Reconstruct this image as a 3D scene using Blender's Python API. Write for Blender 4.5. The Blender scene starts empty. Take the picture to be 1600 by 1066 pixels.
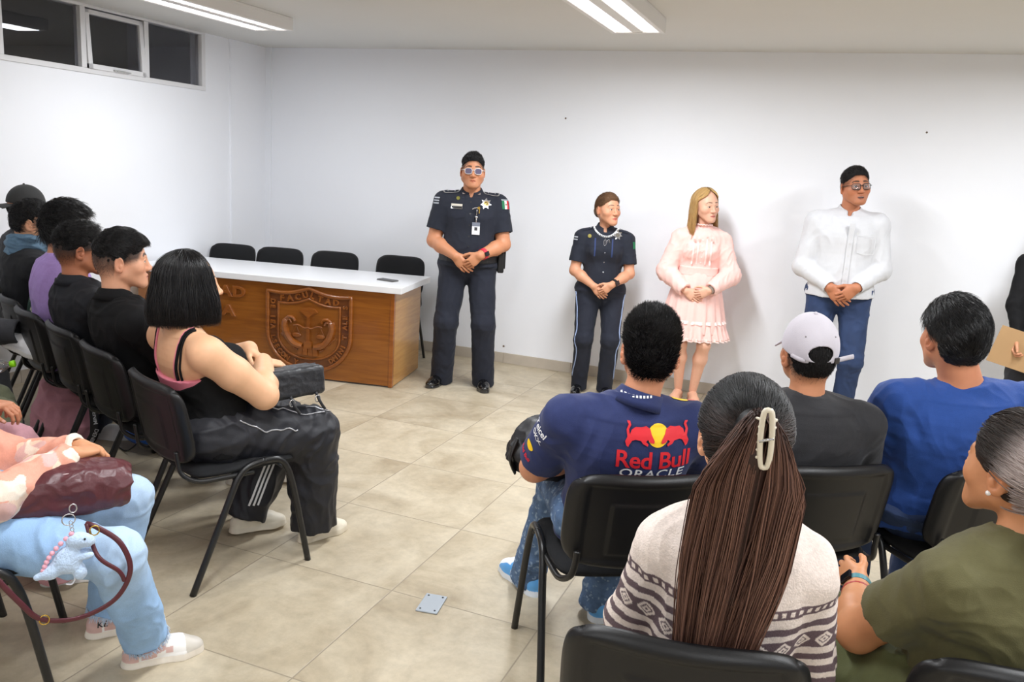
import bpy, bmesh, math, random
import numpy as np
import openvdb as vdb
from mathutils import Vector, Matrix
from mathutils.bvhtree import BVHTree

SC = bpy.context.scene
COL = SC.collection
PI = math.pi
f32 = np.float32


def V(*a):
    return np.array(a[0] if len(a) == 1 else a, dtype=float)


def unit(v):
    v = V(v)
    n = np.linalg.norm(v)
    return v / n if n > 1e-9 else v


def lerp(a, b, t):
    return a + (b - a) * t


def sstep(a, b, x):
    t = np.clip((x - a) / (b - a), 0, 1)
    return t * t * (3 - 2 * t)


def rotz(deg):
    a = math.radians(deg)
    c, s = math.cos(a), math.sin(a)
    return np.array([[c, -s, 0], [s, c, 0], [0, 0, 1.0]])


def rotx(deg):
    a = math.radians(deg)
    c, s = math.cos(a), math.sin(a)
    return np.array([[1.0, 0, 0], [0, c, -s], [0, s, c]])


def roty(deg):
    a = math.radians(deg)
    c, s = math.cos(a), math.sin(a)
    return np.array([[c, 0, s], [0, 1.0, 0], [-s, 0, c]])


# ------------------------------------------------------------------ noise
_rng = np.random.RandomState(7)
_perm = np.concatenate([_rng.permutation(256)] * 3)
_grad = _rng.normal(size=(256, 3))
_grad /= np.linalg.norm(_grad, axis=1)[:, None]


_gradf = _grad.astype(f32)


def perlin(p, seed=0):
    p = np.asarray(p, dtype=f32) + f32(seed * 17.31)
    fl = np.floor(p)
    f = p - fl
    i = fl.astype(np.int32) & 255
    u = f * f * f * (f * (f * 6 - 15) + 10)
    x, y, z = np.ascontiguousarray(f.T)
    ux, uy, uz = np.ascontiguousarray(u.T)
    ix, iy, iz = np.ascontiguousarray(i.T)
    r = 0
    for dx in (0, 1):
        hx = _perm[ix + dx]
        wx = ux if dx else 1 - ux
        for dy in (0, 1):
            hy = _perm[hx + iy + dy]
            wy = wx * (uy if dy else 1 - uy)
            for dz in (0, 1):
                g = _gradf[_perm[hy + iz + dz]]
                w = wy * (uz if dz else 1 - uz)
                r = r + w * (g[:, 0] * (x - dx) + g[:, 1] * (y - dy) + g[:, 2] * (z - dz))
    return r * f32(1.5)


def fbm(p, oct=3, seed=0):
    r, a, s = 0, 1.0, 1.0
    for o in range(oct):
        r = r + a * perlin(p * s, seed + o * 3.7)
        a *= .5
        s *= 2.03
    return r


def ridged(p, seed=0):
    return (1 - np.abs(perlin(p, seed)) * 2.2) * .6 + .4 * (1 - np.abs(perlin(p * 2.1, seed + 5)) * 2.2)


# ------------------------------------------------------------------ implicit shapes
class SDF:
    """A list of soft-blended implicit shapes, meshed through an OpenVDB grid."""

    def __init__(s):
        s.ops = []

    def _put(s, fn, lo, hi, k, op, cut=None):
        s.ops.append((fn, V(lo), V(hi), k, op, cut))

    def cone(s, a, b, ra, rb, k=.01, op='u', cut=None, flat=None):
        a, b = V(a), V(b)
        ab = b - a
        L2 = max(ab @ ab, 1e-10)

        def fn(x, y, z):
            px, py, pz = x - f32(a[0]), y - f32(a[1]), z - f32(a[2])
            t = np.clip((px * f32(ab[0]) + py * f32(ab[1]) + pz * f32(ab[2])) / f32(L2), 0, 1)
            dx, dy, dz = px - t * f32(ab[0]), py - t * f32(ab[1]), pz - t * f32(ab[2])
            if flat is not None:
                n, q = unit(flat[0]), flat[1]
                dn = (dx * f32(n[0]) + dy * f32(n[1]) + dz * f32(n[2])) * f32(1 / q - 1)
                dx, dy, dz = dx + dn * f32(n[0]), dy + dn * f32(n[1]), dz + dn * f32(n[2])
            return np.sqrt(dx * dx + dy * dy + dz * dz) - (f32(ra) + f32(rb - ra) * t)
        lo = np.minimum(a - ra, b - rb)
        hi = np.maximum(a + ra, b + rb)
        s._put(fn, lo, hi, k, op, cut)

    def chain(s, pts, rs, k=.01, op='u', **kw):
        for i in range(len(pts) - 1):
            s.cone(pts[i], pts[i + 1], rs[i], rs[i + 1], k, op, **kw)

    def ell(s, c, r, R=None, k=.01, op='u', cut=None):
        c, r = V(c), V(r)
        R = np.eye(3) if R is None else np.asarray(R, float)   # columns: local axes

        def fn(x, y, z):
            px, py, pz = x - f32(c[0]), y - f32(c[1]), z - f32(c[2])
            q = 0
            g = 0
            for i in range(3):
                l = px * f32(R[0, i]) + py * f32(R[1, i]) + pz * f32(R[2, i])
                l = l / f32(r[i])
                q = q + l * l
                l = l / f32(r[i])
                g = g + l * l
            k0 = np.sqrt(q)
            return k0 * (k0 - 1) / np.maximum(np.sqrt(g), f32(1e-4))
        ext = np.sqrt((R ** 2) @ (r ** 2))
        s._put(fn, c - ext, c + ext, k, op, cut)

    def box(s, c, h, R=None, rad=.005, k=.003, op='u', cut=None):
        c, h = V(c), V(h)
        R = np.eye(3) if R is None else np.asarray(R, float)

        def fn(x, y, z):
            px, py, pz = x - f32(c[0]), y - f32(c[1]), z - f32(c[2])
            q = 0
            m = None
            for i in range(3):
                l = np.abs(px * f32(R[0, i]) + py * f32(R[1, i]) + pz * f32(R[2, i])) - f32(h[i] - rad)
                m = l if m is None else np.maximum(m, l)
                l = np.maximum(l, 0)
                q = q + l * l
            return np.sqrt(q) + np.minimum(m, 0) - f32(rad)
        ext = np.abs(R) @ h
        s._put(fn, c - ext, c + ext, k, op, cut)

    def loft(s, st, right, k=.02, op='u', n=2.3, cut=None, ks=.03):
        """st: list of (centre, half width, half depth) along a spine."""
        right = unit(right)
        st = [(V(c), a, b) for c, a, b in st]
        # smooth interpolation by subdividing the stations
        out = []
        for i in range(len(st) - 1):
            p0 = st[max(i - 1, 0)]
            p1, p2 = st[i], st[i + 1]
            p3 = st[min(i + 2, len(st) - 1)]
            for t in (0, .33, .67):
                def cr(q0, q1, q2, q3):
                    return .5 * ((2 * q1) + (q2 - q0) * t + (2 * q0 - 5 * q1 + 4 * q2 - q3) * t * t + (3 * q1 - q0 - 3 * q2 + q3) * t ** 3)
                out.append((cr(p0[0], p1[0], p2[0], p3[0]), cr(p0[1], p1[1], p2[1], p3[1]), cr(p0[2], p1[2], p2[2], p3[2])))
        out.append(st[-1])
        st = out

        C_ = np.array([c for c, a, b in st])
        axs = np.diff(C_, axis=0)
        axs /= np.linalg.norm(axs, axis=1)[:, None]
        nn = np.concatenate([axs[:1], axs[:-1] + axs[1:], axs[-1:]])
        nn /= np.linalg.norm(nn, axis=1)[:, None]

        def fn(x, y, z):
            best = None
            s0 = (x - f32(C_[0][0])) * f32(nn[0][0]) + (y - f32(C_[0][1])) * f32(nn[0][1]) + (z - f32(C_[0][2])) * f32(nn[0][2])
            N = len(st) - 1
            for i in range(N):
                (c0, a0, b0), (c1, a1, b1) = st[i], st[i + 1]
                fw = unit(np.cross(axs[i], right))
                rt = unit(np.cross(fw, axs[i]))
                s1 = (x - f32(c1[0])) * f32(nn[i + 1][0]) + (y - f32(c1[1])) * f32(nn[i + 1][1]) + (z - f32(c1[2])) * f32(nn[i + 1][2])
                t = np.clip(s0 / np.maximum(s0 - s1, f32(1e-5)), 0, 1)
                px, py, pz = x - f32(c0[0]) - t * f32(c1[0] - c0[0]), y - f32(c0[1]) - t * f32(c1[1] - c0[1]), z - f32(c0[2]) - t * f32(c1[2] - c0[2])
                lx = np.abs(px * f32(rt[0]) + py * f32(rt[1]) + pz * f32(rt[2]))
                ly = np.abs(px * f32(fw[0]) + py * f32(fw[1]) + pz * f32(fw[2]))
                a = f32(a0) + f32(a1 - a0) * t
                b = f32(b0) + f32(b1 - b0) * t
                q = ((lx / a) ** f32(n) + (ly / b) ** f32(n)) ** f32(1 / n)
                d = np.sqrt(lx * lx + ly * ly) * (1 - 1 / np.maximum(q, f32(1e-3)))
                d = np.maximum(d, -np.minimum(a, b))
                if best is None:
                    o = np.maximum(-s0, 0)
                    best = np.where(o > 0, np.sqrt(np.maximum(d, 0) ** 2 + o * o), d)
                else:
                    best = np.where(s0 >= 0, d, best)
                if i == N - 1:
                    o = np.maximum(s1, 0)
                    best = np.where(o > 0, np.sqrt(np.maximum(d, 0) ** 2 + o * o), best)
                s0 = s1
            return best
        cs = np.array([c for c, a, b in st])
        m = max(max(a, b) for c, a, b in st)
        s._put(fn, cs.min(0) - m, cs.max(0) + m, k, op, cut)

    def mesh(s, h, pad=.012):
        lo = np.min([o[1] for o in s.ops if o[4] == 'u'], axis=0) - pad
        hi = np.max([o[2] for o in s.ops if o[4] == 'u'], axis=0) + pad
        n = np.ceil((hi - lo) / h).astype(int) + 1
        D = np.full(n, .05, f32)
        ax = [(lo[i] + np.arange(n[i]) * h).astype(f32) for i in range(3)]
        for fn, bl, bh, k, op, cut in s.ops:
            m = k + 4 * h
            i0 = np.maximum(np.floor((bl - m - lo) / h).astype(int), 0)
            i1 = np.minimum(np.ceil((bh + m - lo) / h).astype(int) + 1, n)
            if np.any(i1 <= i0):
                continue
            sl = tuple(slice(i0[i], i1[i]) for i in range(3))
            x = ax[0][sl[0]][:, None, None]
            y = ax[1][sl[1]][None, :, None]
            z = ax[2][sl[2]][None, None, :]
            d = fn(x, y, z).astype(f32)
            if cut is not None:
                for (cp, cn) in (cut if isinstance(cut, list) else [cut]):
                    cn = unit(cn)
                    d = np.maximum(d, (x - f32(cp[0])) * f32(cn[0]) + (y - f32(cp[1])) * f32(cn[1]) + (z - f32(cp[2])) * f32(cn[2]))
            A = D[sl]
            kk = f32(max(k, 1e-5))
            if op == 'u':
                hh = np.maximum(kk - np.abs(A - d), 0) / kk
                D[sl] = np.minimum(A, d) - hh * hh * kk * f32(.25)
            elif op == 's':
                d = -d
                hh = np.maximum(kk - np.abs(A - d), 0) / kk
                D[sl] = np.maximum(A, d) + hh * hh * kk * f32(.25)
            elif op == 'i':      # keep only the inside of fn within its box
                D[sl] = np.maximum(A, d)
        bg = f32(3.5 * h)
        np.clip(D, -bg, bg, out=D)
        D[[0, -1]] = bg
        D[:, [0, -1]] = bg
        D[:, :, [0, -1]] = bg
        g = vdb.FloatGrid(float(bg))
        g.copyFromArray(D)
        pts, quads = g.convertToQuads(isovalue=0.0)
        return pts.astype(float) * h + lo, np.asarray(quads)


def vnormals(v, q):
    n = np.zeros_like(v)
    a, b, c, d = (v[q[:, i]] for i in range(4))
    fn = np.cross(c - a, d - b)
    for i in range(4):
        np.add.at(n, q[:, i], fn)
    n /= np.maximum(np.linalg.norm(n, axis=1), 1e-12)[:, None]
    return n


def make_mesh(name, v, faces, mats, parent=None, smooth=True, col=None, midx=None):
    """v: Nx3, faces: array (M,4)/(M,3) or list of tuples."""
    me = bpy.data.meshes.new(name)
    v = np.asarray(v, dtype=np.float32)
    if isinstance(faces, np.ndarray) or (len(faces) and isinstance(faces[0], np.ndarray) and faces[0].ndim == 2):
        fl = [faces] if isinstance(faces, np.ndarray) else [f for f in faces if len(f)]
        me.vertices.add(len(v))
        me.vertices.foreach_set('co', v.ravel())
        lv = np.concatenate([f.ravel() for f in fl]).astype(np.int32)
        cnt = np.concatenate([np.full(len(f), f.shape[1]) for f in fl])
        me.loops.add(len(lv))
        me.loops.foreach_set('vertex_index', lv)
        me.polygons.add(len(cnt))
        me.polygons.foreach_set('loop_start', (np.cumsum(cnt) - cnt).astype(np.int32))
        try:
            me.polygons.foreach_set('loop_total', cnt.astype(np.int32))
        except Exception:
            pass
        me.update(calc_edges=True)
    else:
        me.from_pydata([tuple(p) for p in v.tolist()], [], [tuple(f) for f in faces])
        me.update()
    me.validate()
    if not isinstance(mats, (list, tuple)):
        mats = [mats]
    for m in mats:
        me.materials.append(m)
    if smooth:
        me.polygons.foreach_set('use_smooth', np.ones(len(me.polygons), bool))
    if midx is not None:
        me.polygons.foreach_set('material_index', np.asarray(midx, np.int32))
    if col is not None:
        ca = me.color_attributes.new('Col', 'FLOAT_COLOR', 'POINT')
        c = np.ones((len(v), 4), np.float32)
        c[:, :3] = col
        ca.data.foreach_set('color', c.ravel())
    o = bpy.data.objects.new(name, me)
    COL.objects.link(o)
    if parent is not None:
        o.parent = parent
    return o


def empty(name, loc, rz=0.0):
    o = bpy.data.objects.new(name, None)
    COL.objects.link(o)
    o.location = loc
    o.rotation_euler = (0, 0, rz)
    o.empty_display_size = .1
    return o


def tag(o, label=None, cat=None, group=None, kind=None):
    if label:
        o['label'] = label
    if cat:
        o['category'] = cat
    if group:
        o['group'] = group
    if kind:
        o['kind'] = kind
    return o


def copy_tree(o, parent=None):
    c = o.copy()
    COL.objects.link(c)
    if parent is not None:
        c.parent = parent
    for ch in o.children:
        copy_tree(ch, c)
    return c


# ------------------------------------------------------------------ plain mesh builder
class MB:
    def __init__(s):
        s.v, s.f, s.m = [], [], []

    def add(s, vs, fs, mi=0):
        b = len(s.v)
        s.v += [tuple(map(float, p)) for p in vs]
        s.f += [tuple(b + i for i in f) for f in fs]
        s.m += [mi] * len(fs)

    def box(s, lo, hi, mi=0, R=None, c=None):
        x0, y0, z0 = lo
        x1, y1, z1 = hi
        vs = [(x0, y0, z0), (x1, y0, z0), (x1, y1, z0), (x0, y1, z0), (x0, y0, z1), (x1, y0, z1), (x1, y1, z1), (x0, y1, z1)]
        if R is not None:
            c = V(c if c is not None else (0, 0, 0))
            vs = [c + R @ V(p) for p in vs]
        s.add(vs, [(3, 2, 1, 0), (4, 5, 6, 7), (0, 1, 5, 4), (1, 2, 6, 5), (2, 3, 7, 6), (3, 0, 4, 7)], mi)

    def rbox(s, lo, hi, r=.004, mi=0, R=None, c=None, seg=2):
        bm = bmesh.new()
        bmesh.ops.create_cube(bm, size=1)
        lo, hi = V(lo), V(hi)
        for v in bm.verts:
            v.co = Vector((lo + hi) / 2 + V(v.co) * (hi - lo))
        bmesh.ops.bevel(bm, geom=list(bm.edges), offset=r, segments=seg, affect='EDGES', profile=.5)
        s.bm(bm, mi, R, c)

    def bm(s, bm, mi=0, R=None, c=None):
        bm.verts.index_update()
        vs = [V(v.co) for v in bm.verts]
        if R is not None:
            c = V(c if c is not None else (0, 0, 0))
            vs = [c + R @ p for p in vs]
        s.add(vs, [tuple(v.index for v in f.verts) for f in bm.faces], mi)
        bm.free()

    def tube(s, pts, r, n=8, mi=0, caps=True, closed=False, flat=None):
        """flat=(vector, ratio): squash the section along a vector"""
        pts = [V(p) for p in pts]
        N = len(pts)
        rs = r if isinstance(r, (list, tuple, np.ndarray)) else [r] * N
        vs = []
        up = None
        for i, p in enumerate(pts):
            if closed:
                t = unit(pts[(i + 1) % N] - pts[i - 1])
            else:
                t = unit(pts[min(i + 1, N - 1)] - pts[max(i - 1, 0)])
            if up is None:
                up = V(0, 0, 1) if abs(t[2]) < .9 else V(1, 0, 0)
            a = unit(np.cross(t, up))
            b = np.cross(a, t)
            up = b
            for k in range(n):
                w = 2 * PI * k / n
                o = (a * math.cos(w) + b * math.sin(w)) * rs[i]
                if flat is not None:
                    fv = unit(flat[0])
                    o = o - fv * (o @ fv) * (1 - flat[1])
                vs.append(p + o)
        fs = []
        for i in range(N if closed else N - 1):
            for k in range(n):
                j = (i + 1) % N
                fs.append((i * n + k, i * n + (k + 1) % n, j * n + (k + 1) % n, j * n + k))
        if caps and not closed:
            fs.append(tuple(range(n - 1, -1, -1)))
            fs.append(tuple((N - 1) * n + k for k in range(n)))
        s.add(vs, fs, mi)

    def ball(s, c, r, n=12, m=8, mi=0, R=None):
        r = V(r) if hasattr(r, '__len__') else V(r, r, r)
        R = np.eye(3) if R is None else R
        c = V(c)
        vs = [c + R @ (r * V(0, 0, 1))]
        for i in range(1, m):
            a = PI * i / m
            for k in range(n):
                b = 2 * PI * k / n
                vs.append(c + R @ (r * V(math.sin(a) * math.cos(b), math.sin(a) * math.sin(b), math.cos(a))))
        vs.append(c + R @ (r * V(0, 0, -1)))
        fs = [(0, 1 + k, 1 + (k + 1) % n) for k in range(n)]
        for i in range(m - 2):
            for k in range(n):
                a, b = 1 + i * n + k, 1 + i * n + (k + 1) % n
                fs.append((a, a + n, b + n, b))
        e = len(vs) - 1
        fs += [(e, 1 + (m - 2) * n + (k + 1) % n, 1 + (m - 2) * n + k) for k in range(n)]
        s.add(vs, fs, mi)

    def prism(s, poly, z0, z1, R=None, c=None, mi=0):
        """poly: ccw list of (x,y); extruded z0..z1 in the frame R (columns), c"""
        R = np.eye(3) if R is None else R
        c = V(c if c is not None else (0, 0, 0))
        n = len(poly)
        vs = [c + R @ V(x, y, z0) for x, y in poly] + [c + R @ V(x, y, z1) for x, y in poly]
        fs = [tuple(range(n - 1, -1, -1)), tuple(range(n, 2 * n))]
        fs += [(i, (i + 1) % n, n + (i + 1) % n, n + i) for i in range(n)]
        s.add(vs, fs, mi)

    def lathe(s, prof, n=20, c=(0, 0, 0), R=None, mi=0):
        R = np.eye(3) if R is None else R
        c = V(c)
        vs = []
        for r, z in prof:
            for k in range(n):
                a = 2 * PI * k / n
                vs.append(c + R @ V(r * math.cos(a), r * math.sin(a), z))
        fs = []
        for i in range(len(prof) - 1):
            for k in range(n):
                fs.append((i * n + k, i * n + (k + 1) % n, (i + 1) * n + (k + 1) % n, (i + 1) * n + k))
        fs.append(tuple(range(n - 1, -1, -1)))
        fs.append(tuple((len(prof) - 1) * n + k for k in range(n)))
        s.add(vs, fs, mi)

    def build(s, name, mats, parent=None, smooth=False):
        o = make_mesh(name, np.array(s.v), s.f, mats, parent, smooth=smooth, midx=s.m)
        if smooth == 'auto' or smooth is True:
            pass
        return o


def bez(pts, n=8):
    """Catmull-Rom through points"""
    pts = [V(p) for p in pts]
    out = []
    for i in range(len(pts) - 1):
        p0, p1, p2, p3 = pts[max(i - 1, 0)], pts[i], pts[i + 1], pts[min(i + 2, len(pts) - 1)]
        for k in range(n):
            t = k / n
            out.append(.5 * ((2 * p1) + (p2 - p0) * t + (2 * p0 - 5 * p1 + 4 * p2 - p3) * t * t + (3 * p1 - p0 - 3 * p2 + p3) * t ** 3))
    out.append(pts[-1])
    return out


# ------------------------------------------------------------------ materials
def srgb(r, g, b):
    def c(u):
        u /= 255.0
        return u / 12.92 if u <= .04045 else ((u + .055) / 1.055) ** 2.4
    return (c(r), c(g), c(b))


_mc = {}


def mat(name, col=(.5, .5, .5), rough=.5, metal=0.0, spec=.5, noise=0.0, nscale=20.0, bump=0.0, bscale=80.0, attr=False,
        emit=None, trans=0.0, sss=0.0, sheen=0.0, coat=0.0, alpha=1.0, aniso=None):
    if name in _mc:
        return _mc[name]
    m = bpy.data.materials.new(name)
    m.use_nodes = True
    nt = m.node_tree
    b = nt.nodes['Principled BSDF']
    b.inputs['Roughness'].default_value = rough
    b.inputs['Metallic'].default_value = metal
    b.inputs['Specular IOR Level'].default_value = spec
    b.inputs['Transmission Weight'].default_value = trans
    b.inputs['Alpha'].default_value = alpha
    if sss:
        b.inputs['Subsurface Weight'].default_value = sss
        b.inputs['Subsurface Radius'].default_value = (.9, .4, .25)
        b.inputs['Subsurface Scale'].default_value = .012
    if sheen:
        b.inputs['Sheen Weight'].default_value = sheen
        b.inputs['Sheen Roughness'].default_value = .5
    if coat:
        b.inputs['Coat Weight'].default_value = coat
        b.inputs['Coat Roughness'].default_value = .1
    if emit is not None:
        b.inputs['Emission Color'].default_value = (*emit[:3], 1)
        b.inputs['Emission Strength'].default_value = emit[3]
    L = nt.links.new
    tc = nt.nodes.new('ShaderNodeTexCoord')
    src = None
    if attr:
        a = nt.nodes.new('ShaderNodeAttribute')
        a.attribute_name = 'Col'
        src = a.outputs['Color']
    if noise > 0:
        t = nt.nodes.new('ShaderNodeTexNoise')
        t.inputs['Scale'].default_value = nscale
        t.inputs['Detail'].default_value = 5
        L(tc.outputs['Object'], t.inputs['Vector'])
        r = nt.nodes.new('ShaderNodeMapRange')
        r.inputs['From Min'].default_value = .25
        r.inputs['From Max'].default_value = .75
        r.inputs['To Min'].default_value = 1 - noise
        r.inputs['To Max'].default_value = 1 + noise
        L(t.outputs['Fac'], r.inputs['Value'])
        mx = nt.nodes.new('ShaderNodeVectorMath')
        mx.operation = 'SCALE'
        if src is None:
            mx.inputs[0].default_value = col
        else:
            L(src, mx.inputs[0])
        L(r.outputs['Result'], mx.inputs['Scale'])
        src = mx.outputs['Vector']
    if src is None:
        b.inputs['Base Color'].default_value = (*col, 1)
    else:
        L(src, b.inputs['Base Color'])
    if bump > 0:
        t = nt.nodes.new('ShaderNodeTexNoise')
        t.inputs['Scale'].default_value = bscale
        t.inputs['Detail'].default_value = 4
        L(tc.outputs['Object'], t.inputs['Vector'])
        bp = nt.nodes.new('ShaderNodeBump')
        bp.inputs['Strength'].default_value = bump
        bp.inputs['Distance'].default_value = .003
        L(t.outputs['Fac'], bp.inputs['Height'])
        L(bp.outputs['Normal'], b.inputs['Normal'])
    _mc[name] = m
    return m


# ------------------------------------------------------------------ text and decals
def text_mesh(s, size=1.0, bold=0.0, shear=0.0, spacing=1.0, res=3, extrude=0.0, bevel=0.0):
    """Centred text as (verts Nx3, faces)."""
    cu = bpy.data.curves.new('t', 'FONT')
    cu.body = s
    cu.size = size
    cu.shear = shear
    cu.offset = bold * size
    cu.space_character = spacing
    cu.resolution_u = res
    cu.extrude = extrude
    cu.bevel_depth = bevel
    cu.align_x = 'CENTER'
    cu.align_y = 'CENTER'
    o = bpy.data.objects.new('t', cu)
    COL.objects.link(o)
    dg = bpy.context.evaluated_depsgraph_get()
    me = o.evaluated_get(dg).to_mesh()
    v = np.array([p.co[:] for p in me.vertices], float).reshape(-1, 3)
    f = [tuple(p.vertices) for p in me.polygons]
    o.evaluated_get(dg).to_mesh_clear()
    bpy.data.objects.remove(o)
    bpy.data.curves.remove(cu)
    return v, f


def fill_poly(polys, cell=None):
    """2D polygons (list of point lists; holes allowed) -> filled mesh"""
    cu = bpy.data.curves.new('t', 'CURVE')
    cu.dimensions = '2D'
    cu.fill_mode = 'BOTH'
    for poly in polys:
        sp = cu.splines.new('POLY')
        sp.points.add(len(poly) - 1)
        for p, q in zip(sp.points, poly):
            p.co = (q[0], q[1], 0, 1)
        sp.use_cyclic_u = True
    o = bpy.data.objects.new('t', cu)
    COL.objects.link(o)
    dg = bpy.context.evaluated_depsgraph_get()
    me = o.evaluated_get(dg).to_mesh()
    v = np.array([p.co[:] for p in me.vertices], float).reshape(-1, 3)
    f = [tuple(p.vertices) for p in me.polygons]
    o.evaluated_get(dg).to_mesh_clear()
    bpy.data.objects.remove(o)
    bpy.data.curves.remove(cu)
    return v, f


def refine(v, f, L):
    bm = bmesh.new()
    vs = [bm.verts.new(p) for p in v]
    for q in f:
        try:
            bm.faces.new([vs[i] for i in q])
        except ValueError:
            pass
    bmesh.ops.triangulate(bm, faces=list(bm.faces))
    for _ in range(4):
        es = [e for e in bm.edges if e.calc_length() > L]
        if not es:
            break
        bmesh.ops.subdivide_edges(bm, edges=es, cuts=1)
        bmesh.ops.triangulate(bm, faces=[q for q in bm.faces if len(q.verts) > 3])
    bm.verts.index_update()
    v = np.array([p.co[:] for p in bm.verts], float)
    f = [tuple(x.index for x in q.verts) for q in bm.faces]
    bm.free()
    return v, f


def bvh_of(objs):
    vs, fs = [], []
    for o in objs:
        b = len(vs)
        vs += [v.co[:] for v in o.data.vertices]
        fs += [tuple(b + i for i in p.vertices) for p in o.data.polygons]
    return BVHTree.FromPolygons(vs, fs)


def project(bvh, v, f, origin, right, up, off=.0015, thick=.0, L=.012, reach=.25, back=.12):
    """Lay a flat shape (local x right, y up) onto a surface, looking along -n. Returns verts, faces."""
    right, up = unit(right), unit(up)
    n = unit(np.cross(right, up))
    up = np.cross(n, right)
    v, f = refine(v, f, L)
    out = []
    dep = []
    for p in v:
        q = V(origin) + right * p[0] + up * p[1] + n * back
        hit = bvh.ray_cast(Vector(q), Vector(-n), reach + back)
        if hit[0] is None:
            dep.append(None)
        else:
            dep.append(hit[3])
    good = [d for d in dep if d is not None]
    md = float(np.median(good)) if good else back
    dep = [min(max(d if d is not None else md, md - .05), md + .05) for d in dep]
    for p, d in zip(v, dep):
        q = V(origin) + right * p[0] + up * p[1] + n * (back - d + off + p[2])
        out.append(q)
    # drop spikes caused by steep edges
    return np.array(out), f
# ------------------------------------------------------------------ people
SKIN_T = srgb(196, 142, 108)


def ik(a, c, l1, l2, pole):
    a, c = V(a), V(c)
    d = c - a
    D = np.linalg.norm(d)
    if D > (l1 + l2) * .995:
        D2 = (l1 + l2) * .995
        c = a + d / D * D2
        D = D2
    u = unit(c - a)
    x = (l1 * l1 - l2 * l2 + D * D) / (2 * D)
    h = math.sqrt(max(l1 * l1 - x * x, 0))
    p = V(pole) - u * (V(pole) @ u)
    return a + u * x + unit(p) * h, c


DEF = dict(H=1.72, sit=False, hz=None, py=0.0, lean=0.0, bow=0.0, side=0.0, twist=0.0, yaw=0.0, pitch=0.0, roll=0.0, hd=(0, 0, 0),
           hs=1.0, sw=1.0, bw=1.0, bd=1.0, arm=1.0, leg=1.0, belly=0.0, fem=False, bust=0.0, Ls=.49, neckr=1.0,
           skin=SKIN_T, lip=None, brow=srgb(40, 28, 22), iris=srgb(45, 26, 16), stub=0.0, hair_c=srgb(22, 19, 19), fade=0.0,
           faceW=1.0, jaw=1.0, nose=1.0, eye_open=1.0, mouth=0.0, gaze=0.0,
           RW=None, LW=None, Rd=None, Ld=None, Rn=None, Ln=None, Rc=(35, 40, 25), Lc=(35, 40, 25), Rp=(.4, -1, -.3), Lp=(-.4, -1, -.3),
           shz=.072, RA=None, LA=None, Rt=8, Lt=-8, Rk=(.1, 1, .1), Lk=(-.1, 1, .1), handk=1.0, h=2.4, rTp=0, lTp=0)


def seg_dist(v, a, b):
    a, b = V(a), V(b)
    ab = b - a
    t = np.clip(((v - a) @ ab) / max(ab @ ab, 1e-9), 0, 1)
    return np.linalg.norm(v - a - t[:, None] * ab, axis=1)


def cluster(v, q, m, cell):
    """Merge the marked vertices on a coarse lattice."""
    key = np.floor((v - v.min(0)) / cell).astype(np.int64)
    key = key[:, 0] + key[:, 1] * 4096 + key[:, 2] * 16777216
    key = np.where(m, key, -1 - np.arange(len(v)))
    u, inv = np.unique(key, return_inverse=True)
    n = np.bincount(inv)
    nv = np.stack([np.bincount(inv, v[:, i]) / n for i in range(3)], 1)
    f = inv[q]
    tri = []
    a, b, c, d = f.T
    ok4 = (a != b) & (b != c) & (c != d) & (d != a) & (a != c) & (b != d)
    F4 = f[ok4]
    r = f[~ok4]
    a, b, c, d = r.T
    t = np.concatenate([r[:, [0, 1, 2]][(a != b) & (b != c) & (a != c)], r[:, [0, 2, 3]][(a != c) & (c != d) & (a != d)]])
    return nv, [F4, t]


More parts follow.
